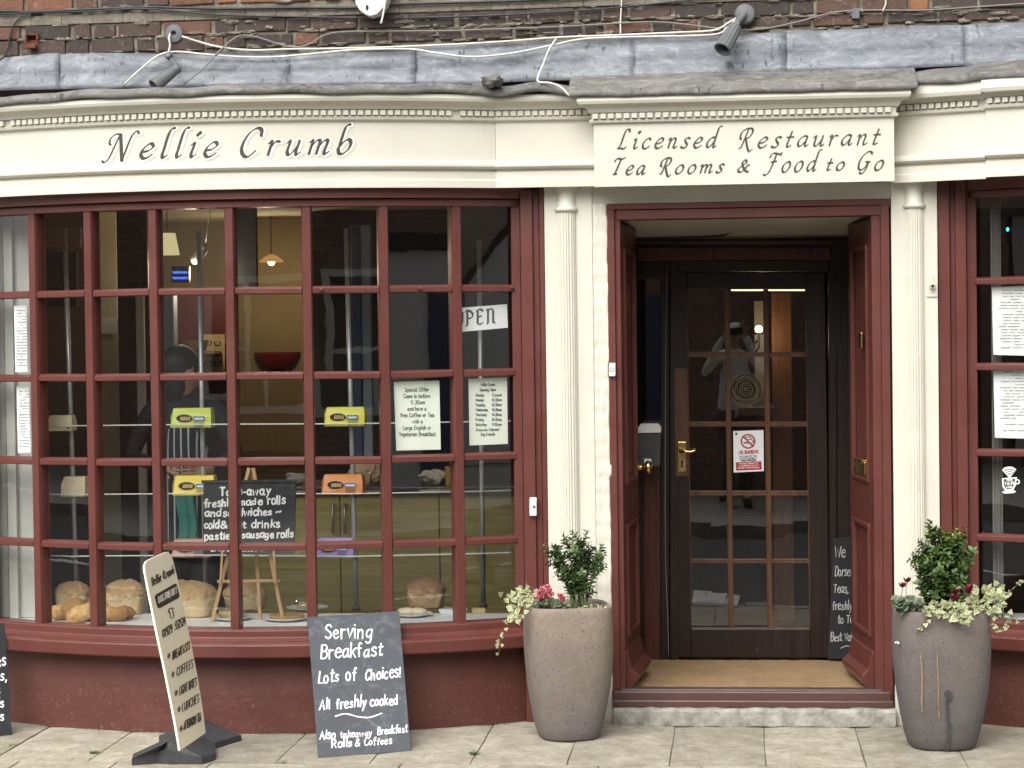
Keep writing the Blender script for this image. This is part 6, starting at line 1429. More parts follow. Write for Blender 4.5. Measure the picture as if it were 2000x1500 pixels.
# bread
CRUST = bpy.data.textures.new("crust_lumps", 'CLOUDS'); CRUST.noise_scale = .035; CRUST.noise_depth = 3
def crusty(o, k=.014):
    sb = o.modifiers.new("rounding", 'SUBSURF'); sb.levels = sb.render_levels = 2
    dp = o.modifiers.new("crust", 'DISPLACE'); dp.texture = CRUST; dp.strength = k; dp.mid_level = .5; dp.texture_coords = 'LOCAL'
def loaf(x0, y0, x1, y1, label, mat=BREAD, seed=1, deep=.8, tin=True):
    g = onboard((x0 + x1) / 2, y1); cx, w_ = g.x, (x1 - x0) / 446.0 * .98; h = P(0, y0, g.y + w_ * .3).z - ZS; h = abs(P((x0 + x1) / 2, y0, g.y + .06).z - ZS)
    c = Vector((cx, g.y + w_ * deep * .42, ZS)); m = MB(); rr = random.Random(seed); n = 40; rings = []
    lv = [(0, .80, 0.05), (.03, .86, .1), (.30, .92, .25), (.44, .94, .32), (.50, .99, .52), (.58, 1.05, .66), (.70, 1.03, .80), (.82, .90, .88), (.92, .68, .92), (.98, .38, .95), (1.0, .08, .95)] if tin else [(0, .75, .2), (.06, .9, .4), (.3, 1.0, .6), (.55, .98, .8), (.75, .82, .9), (.9, .55, .95), (.98, .25, .95), (1, .05, .95)]
    for z, k, tn in lv:
        ring = []
        for i in range(n):
            a = 2 * math.pi * i / n; e = 3.2 if z < .5 else 2.4; r = 1 / (abs(math.cos(a)) ** e + abs(math.sin(a)) ** e) ** (1 / e); wob = 1 + .025 * math.sin(3 * a + seed) + .02 * math.sin(7 * a + seed * 2 + z * 5) + rr.uniform(-.012, .012)
            ring.append((c + Vector((math.cos(a) * r * k * w_ / 2 * wob, math.sin(a) * r * k * w_ * deep / 2 * wob, z * h * (1 + .03 * math.sin(2 * a + seed)))), tn))
        rings.append(ring)
    idx = []
    for ring in rings:
        row = []
        for p, tn in ring: m.tint = tn; row.append(m.vert(p))
        idx.append(row)
    for a, b in zip(idx, idx[1:]):
        for i in range(n): m.f.append([a[i], a[(i + 1) % n], b[(i + 1) % n], b[i]])
    m.f.append(list(reversed(idx[0]))); m.f.append(idx[-1])
    o = single(m, "bread_loaf", mat, c, label, "loaf", "loaves in the bow window", smooth=True); crusty(o); return o
loaf(98, 1136, 172, 1196, "tall round topped loaf behind the plaited bread nearest the pale boarding", seed=1)
loaf(199, 1132, 279, 1202, "crusty tin loaf between two glazing bars with glazed rolls before it", seed=2)
loaf(288, 1136, 420, 1208, "wide split crust loaf behind the leaning pavement sign", seed=3)
loaf(428, 1138, 520, 1194, "pale floury loaf standing behind the wooden easel", seed=4)
loaf(788, 1128, 871, 1190, "dark brown loaf alone in front of the olive cupboard", BREAD_BROWN, 5, .8, True)
def plait(label, blobs, seed):
    c = None; m = MB(); rr = random.Random(seed)
    for x, y, rx, ry in blobs:
        g = onboard(x, y + ry); w_ = rx / 446.0; h = ry / 446.0; p = Vector((g.x, g.y + w_ * .5, ZS + h * .95 + max(0, (1214 - (y + ry)) / 446.0 * .0))); c = c or Vector((p.x, p.y, ZS)); m.tint = .72 + rr.uniform(-.1, .15)
        m.blob(p, (w_, w_ * .75, h), rr.random() * 99, .12, (18, 12), Matrix.Rotation(rr.uniform(-.5, .5), 3, 'Y'))
    o = single(m, "plaited_bread", BREAD_GLAZED, c, label, "plaited bread", "plaited breads in the bow window", smooth=True); crusty(o, .008); return o
plait("large glossy plaited bread in front of the loaf nearest the pale boarding", [(112, 1196, 20, 17), (140, 1190, 28, 24), (152, 1199, 30, 18), (176, 1194, 26, 20), (166, 1178, 20, 16)], 3)
plait("small glazed plaited rolls in front of the crusty tin loaf", [(206, 1200, 22, 15), (228, 1200, 24, 15), (244, 1196, 20, 14), (214, 1172, 26, 20), (200, 1184, 20, 18)], 8)
def plate(x, y, rpx, label, what, seed):
    g = onboard(x, y); c = Vector((g.x, max(g.y, LB.pt(math.atan2(g.x - LB.xc, 1.0), 0).y + .0), ZS + .001)); r = rpx / 446.0; t = thing("plate", c, label, "plate", "plates of baking on the display board"); m = MB()
    m.lathe([(r * .55, 0), (r * .6, .002), (r * .98, .013), (r, .016), (r * .96, .016), (r * .6, .006), (0.001, .005)], c, 36); m.build("china", PLATE, t, smooth=True); return t, c, r
# pies and cakes: the plate is one thing, what lies on it another
t, c, r = plate(452, 1211, 40, "white plate with a wrapped pie behind the middle glazing bar", 0, 1); m = MB(); m.lathe([(.05, .007), (.058, .03), (.060, .036), (.05, .042), (.01, .046)], c, 26); single(m, "pie", PASTRY, c + Vector((0, 0, .007)), "small round pie on the plate behind the middle glazing bar", "pie", smooth=True)
m = MB(); m.blob(c + Vector((-.005, -.005, .030)), (.068, .06, .028), 4, .35, (22, 12)); single(m, "pie_wrapping", CLINGFILM, c + Vector((0, 0, .016)), "crinkled clear wrapping over the small round pie", "wrapping")
t, c, r = plate(560, 1212, 46, "white plate with a seeded flan at the foot of the easel", 0, 2); m = MB(); m.lathe([(.075, .007), (.080, .022), (.078, .027), (.02, .027)], c, 30); single(m, "flan", plain("seeded_flan", (0.40, 0.24, 0.10), 0.7, 0.35, 60, 0.5), c + Vector((0, 0, .007)), "flat brown seeded flan on the plate by the easel foot", "flan", smooth=False, bevel=.003)
t, c, r = plate(600, 1192, 44, "white plate with a wrapped slice between the easel and the right pole", 0, 3); m = MB(); m.blob(c + Vector((0, 0, .035)), (.07, .045, .026), 9, .3, (20, 12)); single(m, "wrapped_cake", CLINGFILM, c + Vector((0, 0, .008)), "cake in crinkled clear wrapping on the rear plate", "wrapped cake"); m = MB(); m.box(c + Vector((0, 0, .024)), (.08, .045, .030), Matrix.Rotation(.3, 3, 'Z')); single(m, "cake_slice", BREAD_BROWN, c + Vector((0, 0, .008)), "brown cake slice inside the clear wrapping", "cake", bevel=.006)
t, c, r = plate(806, 1204, 40, "white plate of iced buns in front of the dark brown loaf", 0, 4)
for k, (dx_, lab) in enumerate(((-.03, "iced bun on the left of the plate by the brown loaf"), (.025, "iced bun touching the dark end of the brown loaf's plate"))):
    m = MB(); m.blob(c + Vector((dx_, .0, .022)), (.042, .028, .018), 5 + k, .1, (18, 10)); single(m, "iced_bun", plain("cream_icing" + str(k), (0.72, 0.62, 0.42), 0.5, 0.1), c + Vector((dx_, 0, .008)), lab, "bun", smooth=True)
c = onboard(884, 1200); m = MB(); m.box(c + Vector((0, .02, .012)), (.10, .07, .024), Matrix.Rotation(-.3, 3, 'Z'), 1.15); single(m, "plastic_tray", PLATE, c + Vector((0, .02, 0)), "white plastic tray tilted beside the brown loaf", "tray", bevel=.004)
c = onboard(934, 1198); m = MB(); m.box(c + Vector((0, .01, .012)), (.06, .04, .022), Matrix.Rotation(.2, 3, 'Z')); single(m, "sandwich", PASTRY, c + Vector((0, .01, 0)), "yellow filled sandwich wedge near the window jamb", "sandwich", bevel=.004)
# easel with its chalkboard
ge = onboard(482, 1216); YE = ge.y
t = thing("easel", (ge.x, YE, ZS), "small pale pine easel standing on the white display board", "easel")
def bar(m, p, q, w_, d): 
    ax = (q - p).normalized(); sx = ax.cross(Vector((0, 1, 0))).normalized(); m.hexa([p - sx * w_ / 2, p + sx * w_ / 2, q + sx * w_ / 2, q - sx * w_ / 2], [p - sx * w_ / 2 + Vector((0, d, 0)), p + sx * w_ / 2 + Vector((0, d, 0)), q + sx * w_ / 2 + Vector((0, d, 0)), q - sx * w_ / 2 + Vector((0, d, 0))])
def eb(x0, y0, x1, y1, w_, off=0, nm="leg", lean=.045):
    m = MB(); bar(m, P(x0, y0, YE + off), P(x1, y1, YE + off + lean), w_, .012); m.build(nm, PINE, t, bevel=.0015)
eb(412, 1222, 486, 914, .016); eb(554, 1220, 494, 914, .016, .0); eb(508, 1216, 492, 925, .016, .10, lean=-.02)
eb(424, 1136, 546, 1134, .012, -.013, "crossbar", 0); eb(430, 1142, 434, 1075, .010, -.026, "peg", .0); eb(538, 1140, 534, 1070, .010, -.026, "peg", .0)
EP = Plane(P(490, 1080, YE - .024), Vector((0, -1, .16)))
board("chalkboard", "black chalkboard about takeaway rolls resting on the pine easel", (396, 1083), (575, 1081), (578, 938), (397, 940), EP, SLATE_DARK, [
    ("Take-away", (430, 968), (528, 966), 16.8), ("freshly", (399, 991), (455, 988), 15.1), ("made", (467, 987), (512, 985), 13.4), ("rolls", (522, 985), (557, 984), 16.8), ("and", (400, 1009), (431, 1008), 13.4), ("sandwiches", (436, 1009), (531, 1006), 14.3), ("~", (539, 1004), (551, 1003), 13.4),
    ("cold", (399, 1032), (428, 1032), 15.1), ("&", (430, 1032), (444, 1032), 13.4), ("hot", (451, 1031), (482, 1031), 15.1), ("drinks", (491, 1031), (547, 1030), 15.1), ("pasties", (399, 1054), (458, 1053), 14.3), ("sausage", (472, 1051), (535, 1050), 13.4), ("rolls", (541, 1050), (574, 1049), 16.0), ("& lots", (410, 1076), (456, 1076), 14.3), ("more!", (474, 1076), (522, 1075), 14.3)], 1.55, th=.010)
m = MB(); m.hexa([EP.hit(393, 944, .006), EP.hit(582, 942, .006), EP.hit(582, 936, .006), EP.hit(393, 938, .006)], [EP.hit(393, 944, -.014), EP.hit(582, 942, -.014), EP.hit(582, 936, -.014), EP.hit(393, 938, -.014)])
m.build("top_ledge", SLATE_DARK, bpy.data.objects["chalkboard.003"], bevel=.002)

# ------------------------------------------------------------------ furniture and lamps inside
YC = .95; c = P(800, 1230, YC)
t = thing("counter", (c.x, YC, .11), "olive wood grained counter cupboard with long bar handles under a dark top", "counter")
dx_ = [440, 664, 858, 1030]
for a, b in zip(dx_, dx_[1:]):
    m = MB(); A, B = P(a + 1, 1000, YC).x, P(b - 1, 1000, YC).x; m.bb(A, B, YC, YC + .02, .16, P(800, 966, YC).z); m.build("cupboard_door", OLIVE, t, bevel=.002)
m = MB(); m.bb(P(440, 1000, YC).x, P(1035, 1000, YC).x, YC + .022, YC + .5, .112, P(800, 966, YC).z - .002); m.build("carcass", BLACK, t)
m = MB(); m.bb(P(430, 1000, YC).x, P(1045, 1000, YC).x, YC - .03, YC + .54, P(800, 966, YC).z + .001, P(800, 950, YC).z); m.build("worktop", plain("dark_worktop", (0.03, 0.028, 0.027), 0.35, 0.2), t, bevel=.004)
for x in (650, 673):
    m = MB(); a, b = P(x, 1045, YC - .03), P(x, 982, YC - .03); m.tube([a + Vector((0, .03, .01)), a + Vector((0, 0, .01)), b - Vector((0, 0, .01)), b + Vector((0, .03, -.01))], .006, 10); m.build("bar_handle", STEEL, t, smooth=True)
ZW = P(800, 950, YC).z
def pbx(name, x0, y0, x1, y1, Y, d, mat, label, cat, par=None, bev=.004):
    m = MB(); m.pbox(x0, y0, x1, y1, Y, Y + d); c = P((x0 + x1) / 2, y1, Y); return single(m, name, mat, c, label, cat, bevel=bev)
def post(x0, x1, y0, Y, d, mat, label, name="post"):
    m = MB(); a, b = P(x0, 700, Y).x, P(x1, 700, Y).x; zt = P((x0 + x1) / 2, y0, Y).z; m.bb(a, b, Y, Y + d, .111, zt); return single(m, name, mat, ((a + b) / 2, Y, .111), label, "post", bevel=.006)
post(688, 706, 440, 1.6, .08, BLUEPAINT, "dark blue painted post behind the counter", "painted_post"); post(707, 726, 440, 1.62, .06, PALEBLUE, "pale blue painted post joined to the dark blue post", "painted_post")
post(466, 500, 410, 1.9, .12, BLUEPAINT, "navy painted pillar left of the hanging lamp", "painted_post") if False else None
post(231, 291, 400, 1.5, .16, DARKWOOD, "broad dark timber post beside the cream wall", "timber_post")
post(266, 282, 575, 1.45, .03, WHITEWALL, "narrow white post fixed to the dark timber post", "white_post")
post(318, 341, 570, 1.7, .08, PALEBLUE, "pale grey upright in front of the red panelling", "pale_post")
# partition pieces set in the room
def wallpiece(name, x0, y0, x1, y1, Y, mat, label, cat="partition", d=.05):
    m = MB(); a, b = P(x0, 700, Y).x, P(x1, 700, Y).x; z0 = max(.111, P((x0 + x1) / 2, y1, Y).z); z1 = min(Z_CEIL - .002, P((x0 + x1) / 2, y0, Y).z); m.bb(a, b, Y, Y + d, z0, z1); return single(m, name, mat, ((a + b) / 2, Y, z0), label, cat)
DIM_BACKDROP = plain('dim_backdrop', (0.022, 0.020, 0.018), .85, .2, 3, .1)  # darkness of the room put into the colour
wallpiece("partition", 175, 380, 231, 1300, 1.85, PLASTER, "cream plaster partition between the window frame and the dark post")
wallpiece("partition", 338, 575, 452, 1300, 2.3, REDPAINT, "red painted panelling behind the striped apron")
wallpiece("partition", 608, 380, 1010, 1300, 2.6, DIM_BACKDROP, "added near black backdrop for the dim room behind the blue posts and the notices")  # added sheet, painted dark for the unlit room so pane reflections show
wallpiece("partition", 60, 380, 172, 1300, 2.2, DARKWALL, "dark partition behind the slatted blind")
wallpiece("partition", 455, 380, 503, 575, 2.0, box_col("navy_cloth", (0.006, 0.010, 0.018)), "navy hanging panel beside the wall lamp")
pbx("picture_rail", 440, 880, 614, 892, 3.5, .04, OLIVE, "olive rail crossing the foot of the mustard wall", "rail")
pbx("wall_panel", 440, 893, 614, 1000, 3.54, .03, OLIVE, "olive boarding under the rail on the mustard wall", "panelling")
pbx("notice", 198, 621, 231, 652, 1.84, .004, PAPERWHITE, "small white notice on the cream partition", "notice", bev=0)
m = MB()
for i in range(9): m.pbox(84, 446 + i * 4.2, 157, 448.6 + i * 4.2, 1.0, 1.03)
c = P(120, 484, 1.0); single(m, "slatted_blind", plain("orange_wood", (0.42, 0.19, 0.05), 0.5, 0.15, 10), c, "orange wooden slatted blind behind the leftmost full panes", "blind")
pbx("menu_board", 82, 492, 150, 600, 1.7, .03, SLATE_DARK, "dark menu board hanging under the slatted blind", "menu board")
t = thing("cup_rack", P(415, 737, 2.2), "cream card with six dark cups shown on the red panelling", "poster"); m = MB(); m.pbox(397, 653, 439, 738, 2.2, 2.21); m.build("sheet", box_col("rack_card", (0.52, 0.38, 0.18)), t)
m = MB()
for i in range(3):
    for j in range(2):
        x, y = 401 + j * 18, 667 + i * 20; curve(m, [(x, y), (x + 1, y + 6), (x + 6, y + 8), (x + 11, y + 6), (x + 12, y)], YP(2.2), 1.0, 5, .002); ribbon(m, [Vector((x, y)), Vector((x + 12, y))], YP(2.2), .8, None, .002)
m.build("cup_print", BLACK, t)
m = MB(); q = P(376, 690, 1.9); m.lathe([(.05, 0), (.075, .02), (.085, .07), (.08, .07), (.07, .02)], q, 26); single(m, "wicker_basket", plain("wicker", (0.45, 0.30, 0.12), 0.7, 0.4, 60, 0.6), q, "wicker basket on the red panelling beside the cup card", "basket")
pbx("basket_shelf", 355, 690.5, 398, 694, 1.78, .5, REDPAINT, "red shelf carrying the wicker basket", "shelf")
# wall bowl, pendants, sconce, sign
q = P(536, 688, 3.5); m = MB(); r = .135; rings = []
for zz_, k in ((.0, 1.0), (-.015, 1.0), (-.05, .88), (-.09, .62), (-.115, .3), (-.12, .06)): rings.append([q + Vector((r * k * math.cos(math.pi + math.pi * i / 20), .09 + .5 * r * k * math.sin(math.pi + math.pi * i / 20) * 1.2, zz_)) for i in range(21)])
m.loft(rings, False, False); m.poly(rings[0]); o = single(m, "wall_bowl", box_col("red_glaze", (0.22, 0.015, 0.012)), q, "dark red half bowl fixed to the mustard wall", "wall bowl"); sol = o.modifiers.new("thickness", 'SOLIDIFY'); sol.thickness = .006
WARM = glow("warm_bulb", (1.0, 0.72, 0.34), 14.0); SHADE = glow("lit_shade", (1.0, 0.50, 0.15), .30)
def lamp(name, q, label, rad, watt, shade, zc=None):
    t = thing(name, q, label, "lamp"); m = MB(); m.blob(q, (rad, rad, rad), 1, 0, (14, 10)); m.build("bulb", WARM, t, smooth=True)
    if shade == 'dish':
        m = MB(); m.lathe([(.010, .045), (.025, .040), (.062, .015), (.074, .0), (.069, .0), (.024, .034)], q, 30); o = m.build("lamp_shade", SHADE, t, smooth=True)
        m = MB(); m.tube([q + Vector((0, 0, .05)), Vector((q.x, q.y, Z_CEIL))], .003, 6); m.build("flex", BLACKCABLE, t)
    if shade == 'arm':
        m = MB(); m.tube([q + Vector((0, 0, -.02)), q + Vector((0, .02, -.10)), q + Vector((-.03, .05, -.14)), q + Vector((-.04, .08, -.09)), q + Vector((0, .10, -.06))], .006, 8); m.lathe([(.022, -.03), (.026, -.02), (.012, -.015), (.012, .0)], q, 16); m.build("bracket", BLACK, t, smooth=True)
    if shade == 'spot':
        m = MB(); ax = Vector((.5, .2, .7)).normalized(); m.lathe([(.028, .0), (.030, .02), (.022, .09), (.010, .10)], q - ax * .01, 20, ax); m.tube([q + ax * .09, Vector((q.x + .08, q.y + .04, Z_CEIL))], .005, 6); m.build("lamp_housing", STEEL, t, smooth=True)
    l = bpy.data.lights.new("lamp_light", 'POINT'); l.energy = watt; l.color = (1.0, .80, .55); l.shadow_soft_size = .05; lo = bpy.data.objects.new("lamp_light", l); scene.collection.objects.link(lo); lo.parent = t; lo.location = (0, -.06, -.06)
    return t
lamp("pendant_lamp", P(530, 512, 3.0), "glowing dish shaped pendant lamp before the mustard wall", .020, 4, 'dish')
lamp("ceiling_spot", P(381, 509, 1.8), "small bright steel spot lamp beside the left chrome pole", .020, 4, 'spot')
lamp("wall_sconce", P(1482, 643, 2.45), "candle style wall lamp seen through the glazed door", .020, .5, 'arm')
t = thing("lamp_shade", P(322, 497, 1.3), "cream lamp shade glowing beside the pale grey upright", "lamp shade"); m = MB(); q = P(327, 498, 1.3); m.lathe([(.062, 0), (.042, .11), (.040, .11), (.060, 0)], q, 28, caps=False); m.build("shade", glow("cream_lit_shade", (0.90, 0.76, 0.38), .42), t, smooth=True); m = MB(); m.tube([q + Vector((0, 0, .11)), Vector((q.x, q.y, Z_CEIL))], .003, 6); m.lathe([(.014, .04), (.018, .06), (.008, .11)], q, 12); m.build("fitting", BRASS, t)
t = thing("lit_sign", P(352, 552, 1.66), "small blue glowing sign beside the pale grey upright", "sign"); m = MB(); m.pbox(335, 520, 369, 552, 1.66, 1.69); m.build("panel", BLACK, t)
m = MB(); BL_ = YP(1.66)
for y in (532, 543): curve(m, [(338 + k * 3.0, y + (1.2 if k % 2 else -1.2)) for k in range(10)], BL_, 1.6, 3, .003)
m.build("glowing_line", glow("blue_glow", (0.05, 0.12, 1.0), 1.3), t)
# curtain at the left end, curtain in the other window
def curtain(px0, px1, Y, label, col, zt=2.3, zb_=None):
    m = MB(); a, b = P(px0, 700, Y).x, P(px1, 700, Y).x; n = 40; rows = []
    for j in range(2): rows.append([Vector((a + (b - a) * i / n, Y + .015 * math.sin(i * 1.1), (zb_ or ZS + .002, zt)[j])) for i in range(n + 1)])
    m.grid(rows); return single(m, "curtain", plain("curtain_cloth" + str(int(px0)), col, .9, .1, 4, .2), ((a + b) / 2, Y, zb_ or ZS), label, "curtain", smooth=True)
m = MB()
for x0_, x1_, y_ in ((-30, 9, .20), (9.5, 27, .16), (27.5, 60, .19)): m.bb(P(x0_, 700, y_).x, P(x1_, 700, y_).x, y_, y_ + .03, ZS + .002, 2.35)
single(m, "pale_panelling", plain("pale_grey_board", (0.52, 0.52, 0.48), .6, .08, 5, .1), (P(25, 700, .18).x, .18, ZS), "pale grey boarding at the end of the bow window behind the menus", "panelling", bevel=.003)

curtain(1936, 1956, .12, "dim grey curtain strip in the window behind the grey planter", (0.30, 0.29, 0.27), zt=2.36)
m = MB(); q = P(1968, 448, 1.0); m.blob(q, (.006, .006, .009), 1, 0); single(m, "indicator_light", glow("green_led", (0.05, 0.9, 0.45), 4), q, "tiny green indicator light high in the window by the key switch", "indicator light")
# things lying on the counter
def bag(x, y, rx, ry, label, col, seed, name="paper_bag", Y=YC + .15):
    p = P(x, y, Y); m = MB(); h = ry / 446.0 * 2.2; w_ = rx / 446.0; z0 = ZW + .0005
    m.blob((p.x, Y, z0 + h / 2), (w_, w_ * .6, h / 2), seed, .35, (20, 14)); single(m, name, plain("bag" + str(seed), col, .8, .2, 20, .4), (p.x, Y, z0), label, "paper bag", smooth=False)
bag(715, 925, 34, 26, "crumpled brown paper bag on the counter behind the right pole", (0.45, 0.33, 0.20), 2); bag(845, 930, 30, 14, "pale crumpled paper bag on the counter under the special offer notice", (0.48, 0.42, 0.30), 5)
bag(580, 940, 26, 12, "crumpled clear bag on the counter beside the easel", (0.30, 0.28, 0.25), 7)
p = P(878, 948, YC + .1); m = MB(); m.lathe([(.02, 0), (.024, .09), (.022, .09)], (p.x, p.y, ZW), 16)
t = single(m, "jar", box_col("amber_jar", (0.35, 0.20, 0.05)), (p.x, p.y, ZW), "amber jar of sticks on the counter behind the special offer notice", "jar")
m = MB()
for k in range(5): m.tube([Vector((p.x, p.y, ZW + .05)), Vector((p.x + rnd.uniform(-.04, .03), p.y + rnd.uniform(-.02, .02), ZW + .17))], .003, 6)
m.build("stick", DARKWOOD, t)
PALEHALL = plain('pale_hall_wall', (0.36, 0.345, 0.31), .85, .1, 4, .1)
# the hall behind the glazed door
wallpiece("partition", 1474, 588, 1500, 800, 2.6, PALEHALL, "white wall strip behind the wall lamp in the hall")
wallpiece("partition", 1508, 572, 1546, 1230, 2.55, plain("varnished_brown_wood", (0.26, 0.11, 0.04), .4, .3, 8, .2, stretch=(4, 4, .3)), "orange brown door post in the hall behind the glazed door")
m = MB(); m.pbox(1428, 563, 1572, 568, 1.6, 1.64); single(m, "strip_light", glow("strip_glow", (1.0, 0.62, 0.30), 1.6), P(1500, 568, 1.6), "warm strip light along the top of the glazed door", "strip light")
m = MB(); m.pbox(1440, 795, 1515, 812, 2.0, 2.5); single(m, "side_shelf", BROWNWOOD, P(1480, 812, 2.0), "brown side shelf in the hall below the bullseye pane", "shelf", bevel=.004)

# ------------------------------------------------------------------ people
SKIN = plain("skin", (0.52, 0.30, 0.21), 0.55, 0.06, 10, 0.05)
def skinmesh(name, joints, edges, mat, parent, origin, sub=2):
    me = bpy.data.meshes.new(name); ks = list(joints); me.from_pydata([Vector(joints[k][0]) for k in ks], [(ks.index(a), ks.index(b)) for a, b in edges], [])
    ob = bpy.data.objects.new(name, me); scene.collection.objects.link(ob); ob.parent = parent
    md = ob.modifiers.new("skin", 'SKIN'); md.use_smooth_shade = True
    for v, k in zip(me.skin_vertices[0].data, ks):
        r = joints[k][1]; v.radius = r if isinstance(r, tuple) else (r, r); v.use_root = (k == 'pelvis')
    sb_ = ob.modifiers.new("smooth", 'SUBSURF'); sb_.levels = sub; sb_.render_levels = sub
    me.materials.append(mat); return ob
def head(parent, c, fwd, skin, name="head"):
    """one egg shaped head with brow, nose, chin and ears"""
    f = fwd.normalized(); s = Vector((f.y, -f.x, 0)).normalized(); u = Vector((0, 0, 1)); m = MB(); n, k = 32, 22; rings = []
    for j in range(1, k):
        th = math.pi * j / k; ring = []
        for i in range(n):
            a = 2 * math.pi * i / n; x, y, z = math.sin(th) * math.cos(a), math.sin(th) * math.sin(a), -math.cos(th)
            w_ = .074 * (1 - .22 * max(0, -z) ** 1.5); d = .094
            p = s * (y * w_) + f * (x * d + (.012 if x > 0 and z < -.2 else 0) * x) + u * (z * .115)
            if x > .75 and abs(y) < .22 and -.42 < z < .12: p += f * (.024 * (1 - abs(y) / .22) * (1 - abs(z + .22) / .36))
            if x > .6 and .1 < abs(y) < .5 and .0 < z < .22: p -= f * .006
            if abs(y) > .9 and abs(z + .08) < .28 and -.25 < x < .2: p += s * (math.copysign(.014, y))
            ring.append(c + p)
        rings.append(ring)
    m.loft(rings); o = m.build(name, skin, parent, smooth=True)
    e = MB()
    for q in (-1, 1): e.blob(c + f * .083 + s * (.029 * q) + u * .010, (.010, .010, .006), 2, 0, (10, 7))
    e.build("eye", BLACK, o, smooth=True); e = MB(); e.blob(c + f * .092 - u * .062, (.022, .008, .006), 2, 0, (12, 7)); e.build("mouth", plain("lips" + name, (0.35, 0.13, 0.11), .5), o, smooth=True)
    return o
def hand(joints, edges, wrist, key, d, side_):
    """palm, four fingers and thumb as short chains"""
    d = d.normalized(); sd = side_.normalized(); nrm = d.cross(sd).normalized()
    joints['palm' + key] = (wrist + d * .055, (.026, .014)); edges.append(('wr' + key, 'palm' + key))
    for i, (o, L) in enumerate(((-.027, .070), (-.009, .080), (.009, .075), (.026, .060))):
        a = wrist + d * .085 + sd * o; joints[f'f{i}a{key}'] = (a, .0085); joints[f'f{i}b{key}'] = (a + d * L * .55 + nrm * .010, .008); joints[f'f{i}c{key}'] = (a + d * L * .85 + nrm * .032, .0065); edges += [('palm' + key, f'f{i}a{key}'), (f'f{i}a{key}', f'f{i}b{key}'), (f'f{i}b{key}', f'f{i}c{key}')]
    a = wrist + d * .035 - sd * .034; joints['t0' + key] = (a, .010); joints['t1' + key] = (a + d * .035 - sd * .018 + nrm * .012, .0085); edges += [('palm' + key, 't0' + key), ('t0' + key, 't1' + key)]
def person(base, fwd, H, top_mat, leg_mat, elbows, wrists, hdirs, label, look=None):
    base = Vector(base); f = fwd.normalized(); s = Vector((f.y, -f.x, 0)); k = H / 1.75; t = thing("person", base, label, "person")
    def L(x, y, z): return s * (x * k) + f * (y * k) + Vector((0, 0, z * k))
    j = {'pelvis': (L(0, 0, .95), (.155 * k, .11 * k)), 'waist': (L(0, .0, 1.10), (.14 * k, .10 * k)), 'chest': (L(0, .0, 1.30), (.165 * k, .12 * k)), 'neckb': (L(0, -.01, 1.45), (.09 * k, .075 * k)), 'neck': (L(0, .0, 1.53), .052 * k)}
    e = [('pelvis', 'waist'), ('waist', 'chest'), ('chest', 'neckb'), ('neckb', 'neck')]
    lj = {}; le = []
    for q, key in ((-1, 'l'), (1, 'r')):
        j['sh' + key] = (L(.185 * q, -.01, 1.41), .062 * k); j['el' + key] = (elbows[q], .046 * k); j['wr' + key] = (wrists[q], .032 * k); e += [('neckb', 'sh' + key), ('sh' + key, 'el' + key), ('el' + key, 'wr' + key)]
        j['hip' + key] = (L(.09 * q, 0, .88), .092 * k); j['kn' + key] = (L(.10 * q, .02, .48), .062 * k); j['an' + key] = (L(.11 * q, -.02, .10), .044 * k); j['to' + key] = (L(.12 * q, .13, .035), (.045 * k, .03 * k)); e += [('pelvis', 'hip' + key), ('hip' + key, 'kn' + key), ('kn' + key, 'an' + key), ('an' + key, 'to' + key)]
    body = skinmesh("body", j, e, top_mat, t, base)
    hj, he = {}, []
    for q, key in ((-1, 'l'), (1, 'r')):
        w_ = wrists[q]; d = hdirs[q][0].normalized(); hj['pelvis' if q < 0 else 'wrr'] = (w_ - d * .02, .029); 
        if q < 0: hj['wrl'] = (w_, .027); he.append(('pelvis', 'wrl'))
        hh = {}; hand(hj, he, w_, key, d, hdirs[q][1])
    # hands are two separate skinned islands: give the second its own root
    ob = skinmesh("hands", hj, he, SKIN, t, base); 
    me = ob.data; ks = list(hj); me.skin_vertices[0].data[ks.index('wrr')].use_root = True
    h = head(t, base + L(0, .015, 1.635), look or f, SKIN)
    nm = MB(); nm.tube([base + L(0, 0, 1.47), base + L(0, .005, 1.60)], .052 * k, 14); nm.build("neck", SKIN, t, smooth=True)
    tr = MB()
    for q in (-1, 1):
        pth = [base + L(.085 * q, 0, .93), base + L(.09 * q, 0, .86), base + L(.10 * q, .02, .48), base + L(.11 * q, -.015, .09)]
        tr.tube(pth, [.115 * k, .112 * k, .078 * k, .068 * k], 18)
    tr.build("trousers", leg_mat, t, smooth=True)
    shoe = MB()
    for q in (-1, 1): shoe.blob(base + L(.115 * q, .055, .045), (.052, .13, .047), 3 + q, .05, (18, 10), Matrix.Rotation(math.atan2(-f.x, f.y), 3, 'Z'), .8)
    shoe.build("shoes", plain("boot_leather" + label[:3], (0.08, 0.045, 0.025), .5), t, smooth=True)
    return t, k, L
NAVY = plain("navy_cotton", (0.018, 0.020, 0.028), .85, .2, 10)
b0 = Vector((P(362, 1000, 1.05).x, 1.05, .111)); fw = Vector((.25, -1, 0)).normalized(); s_ = Vector((fw.y, -fw.x, 0))
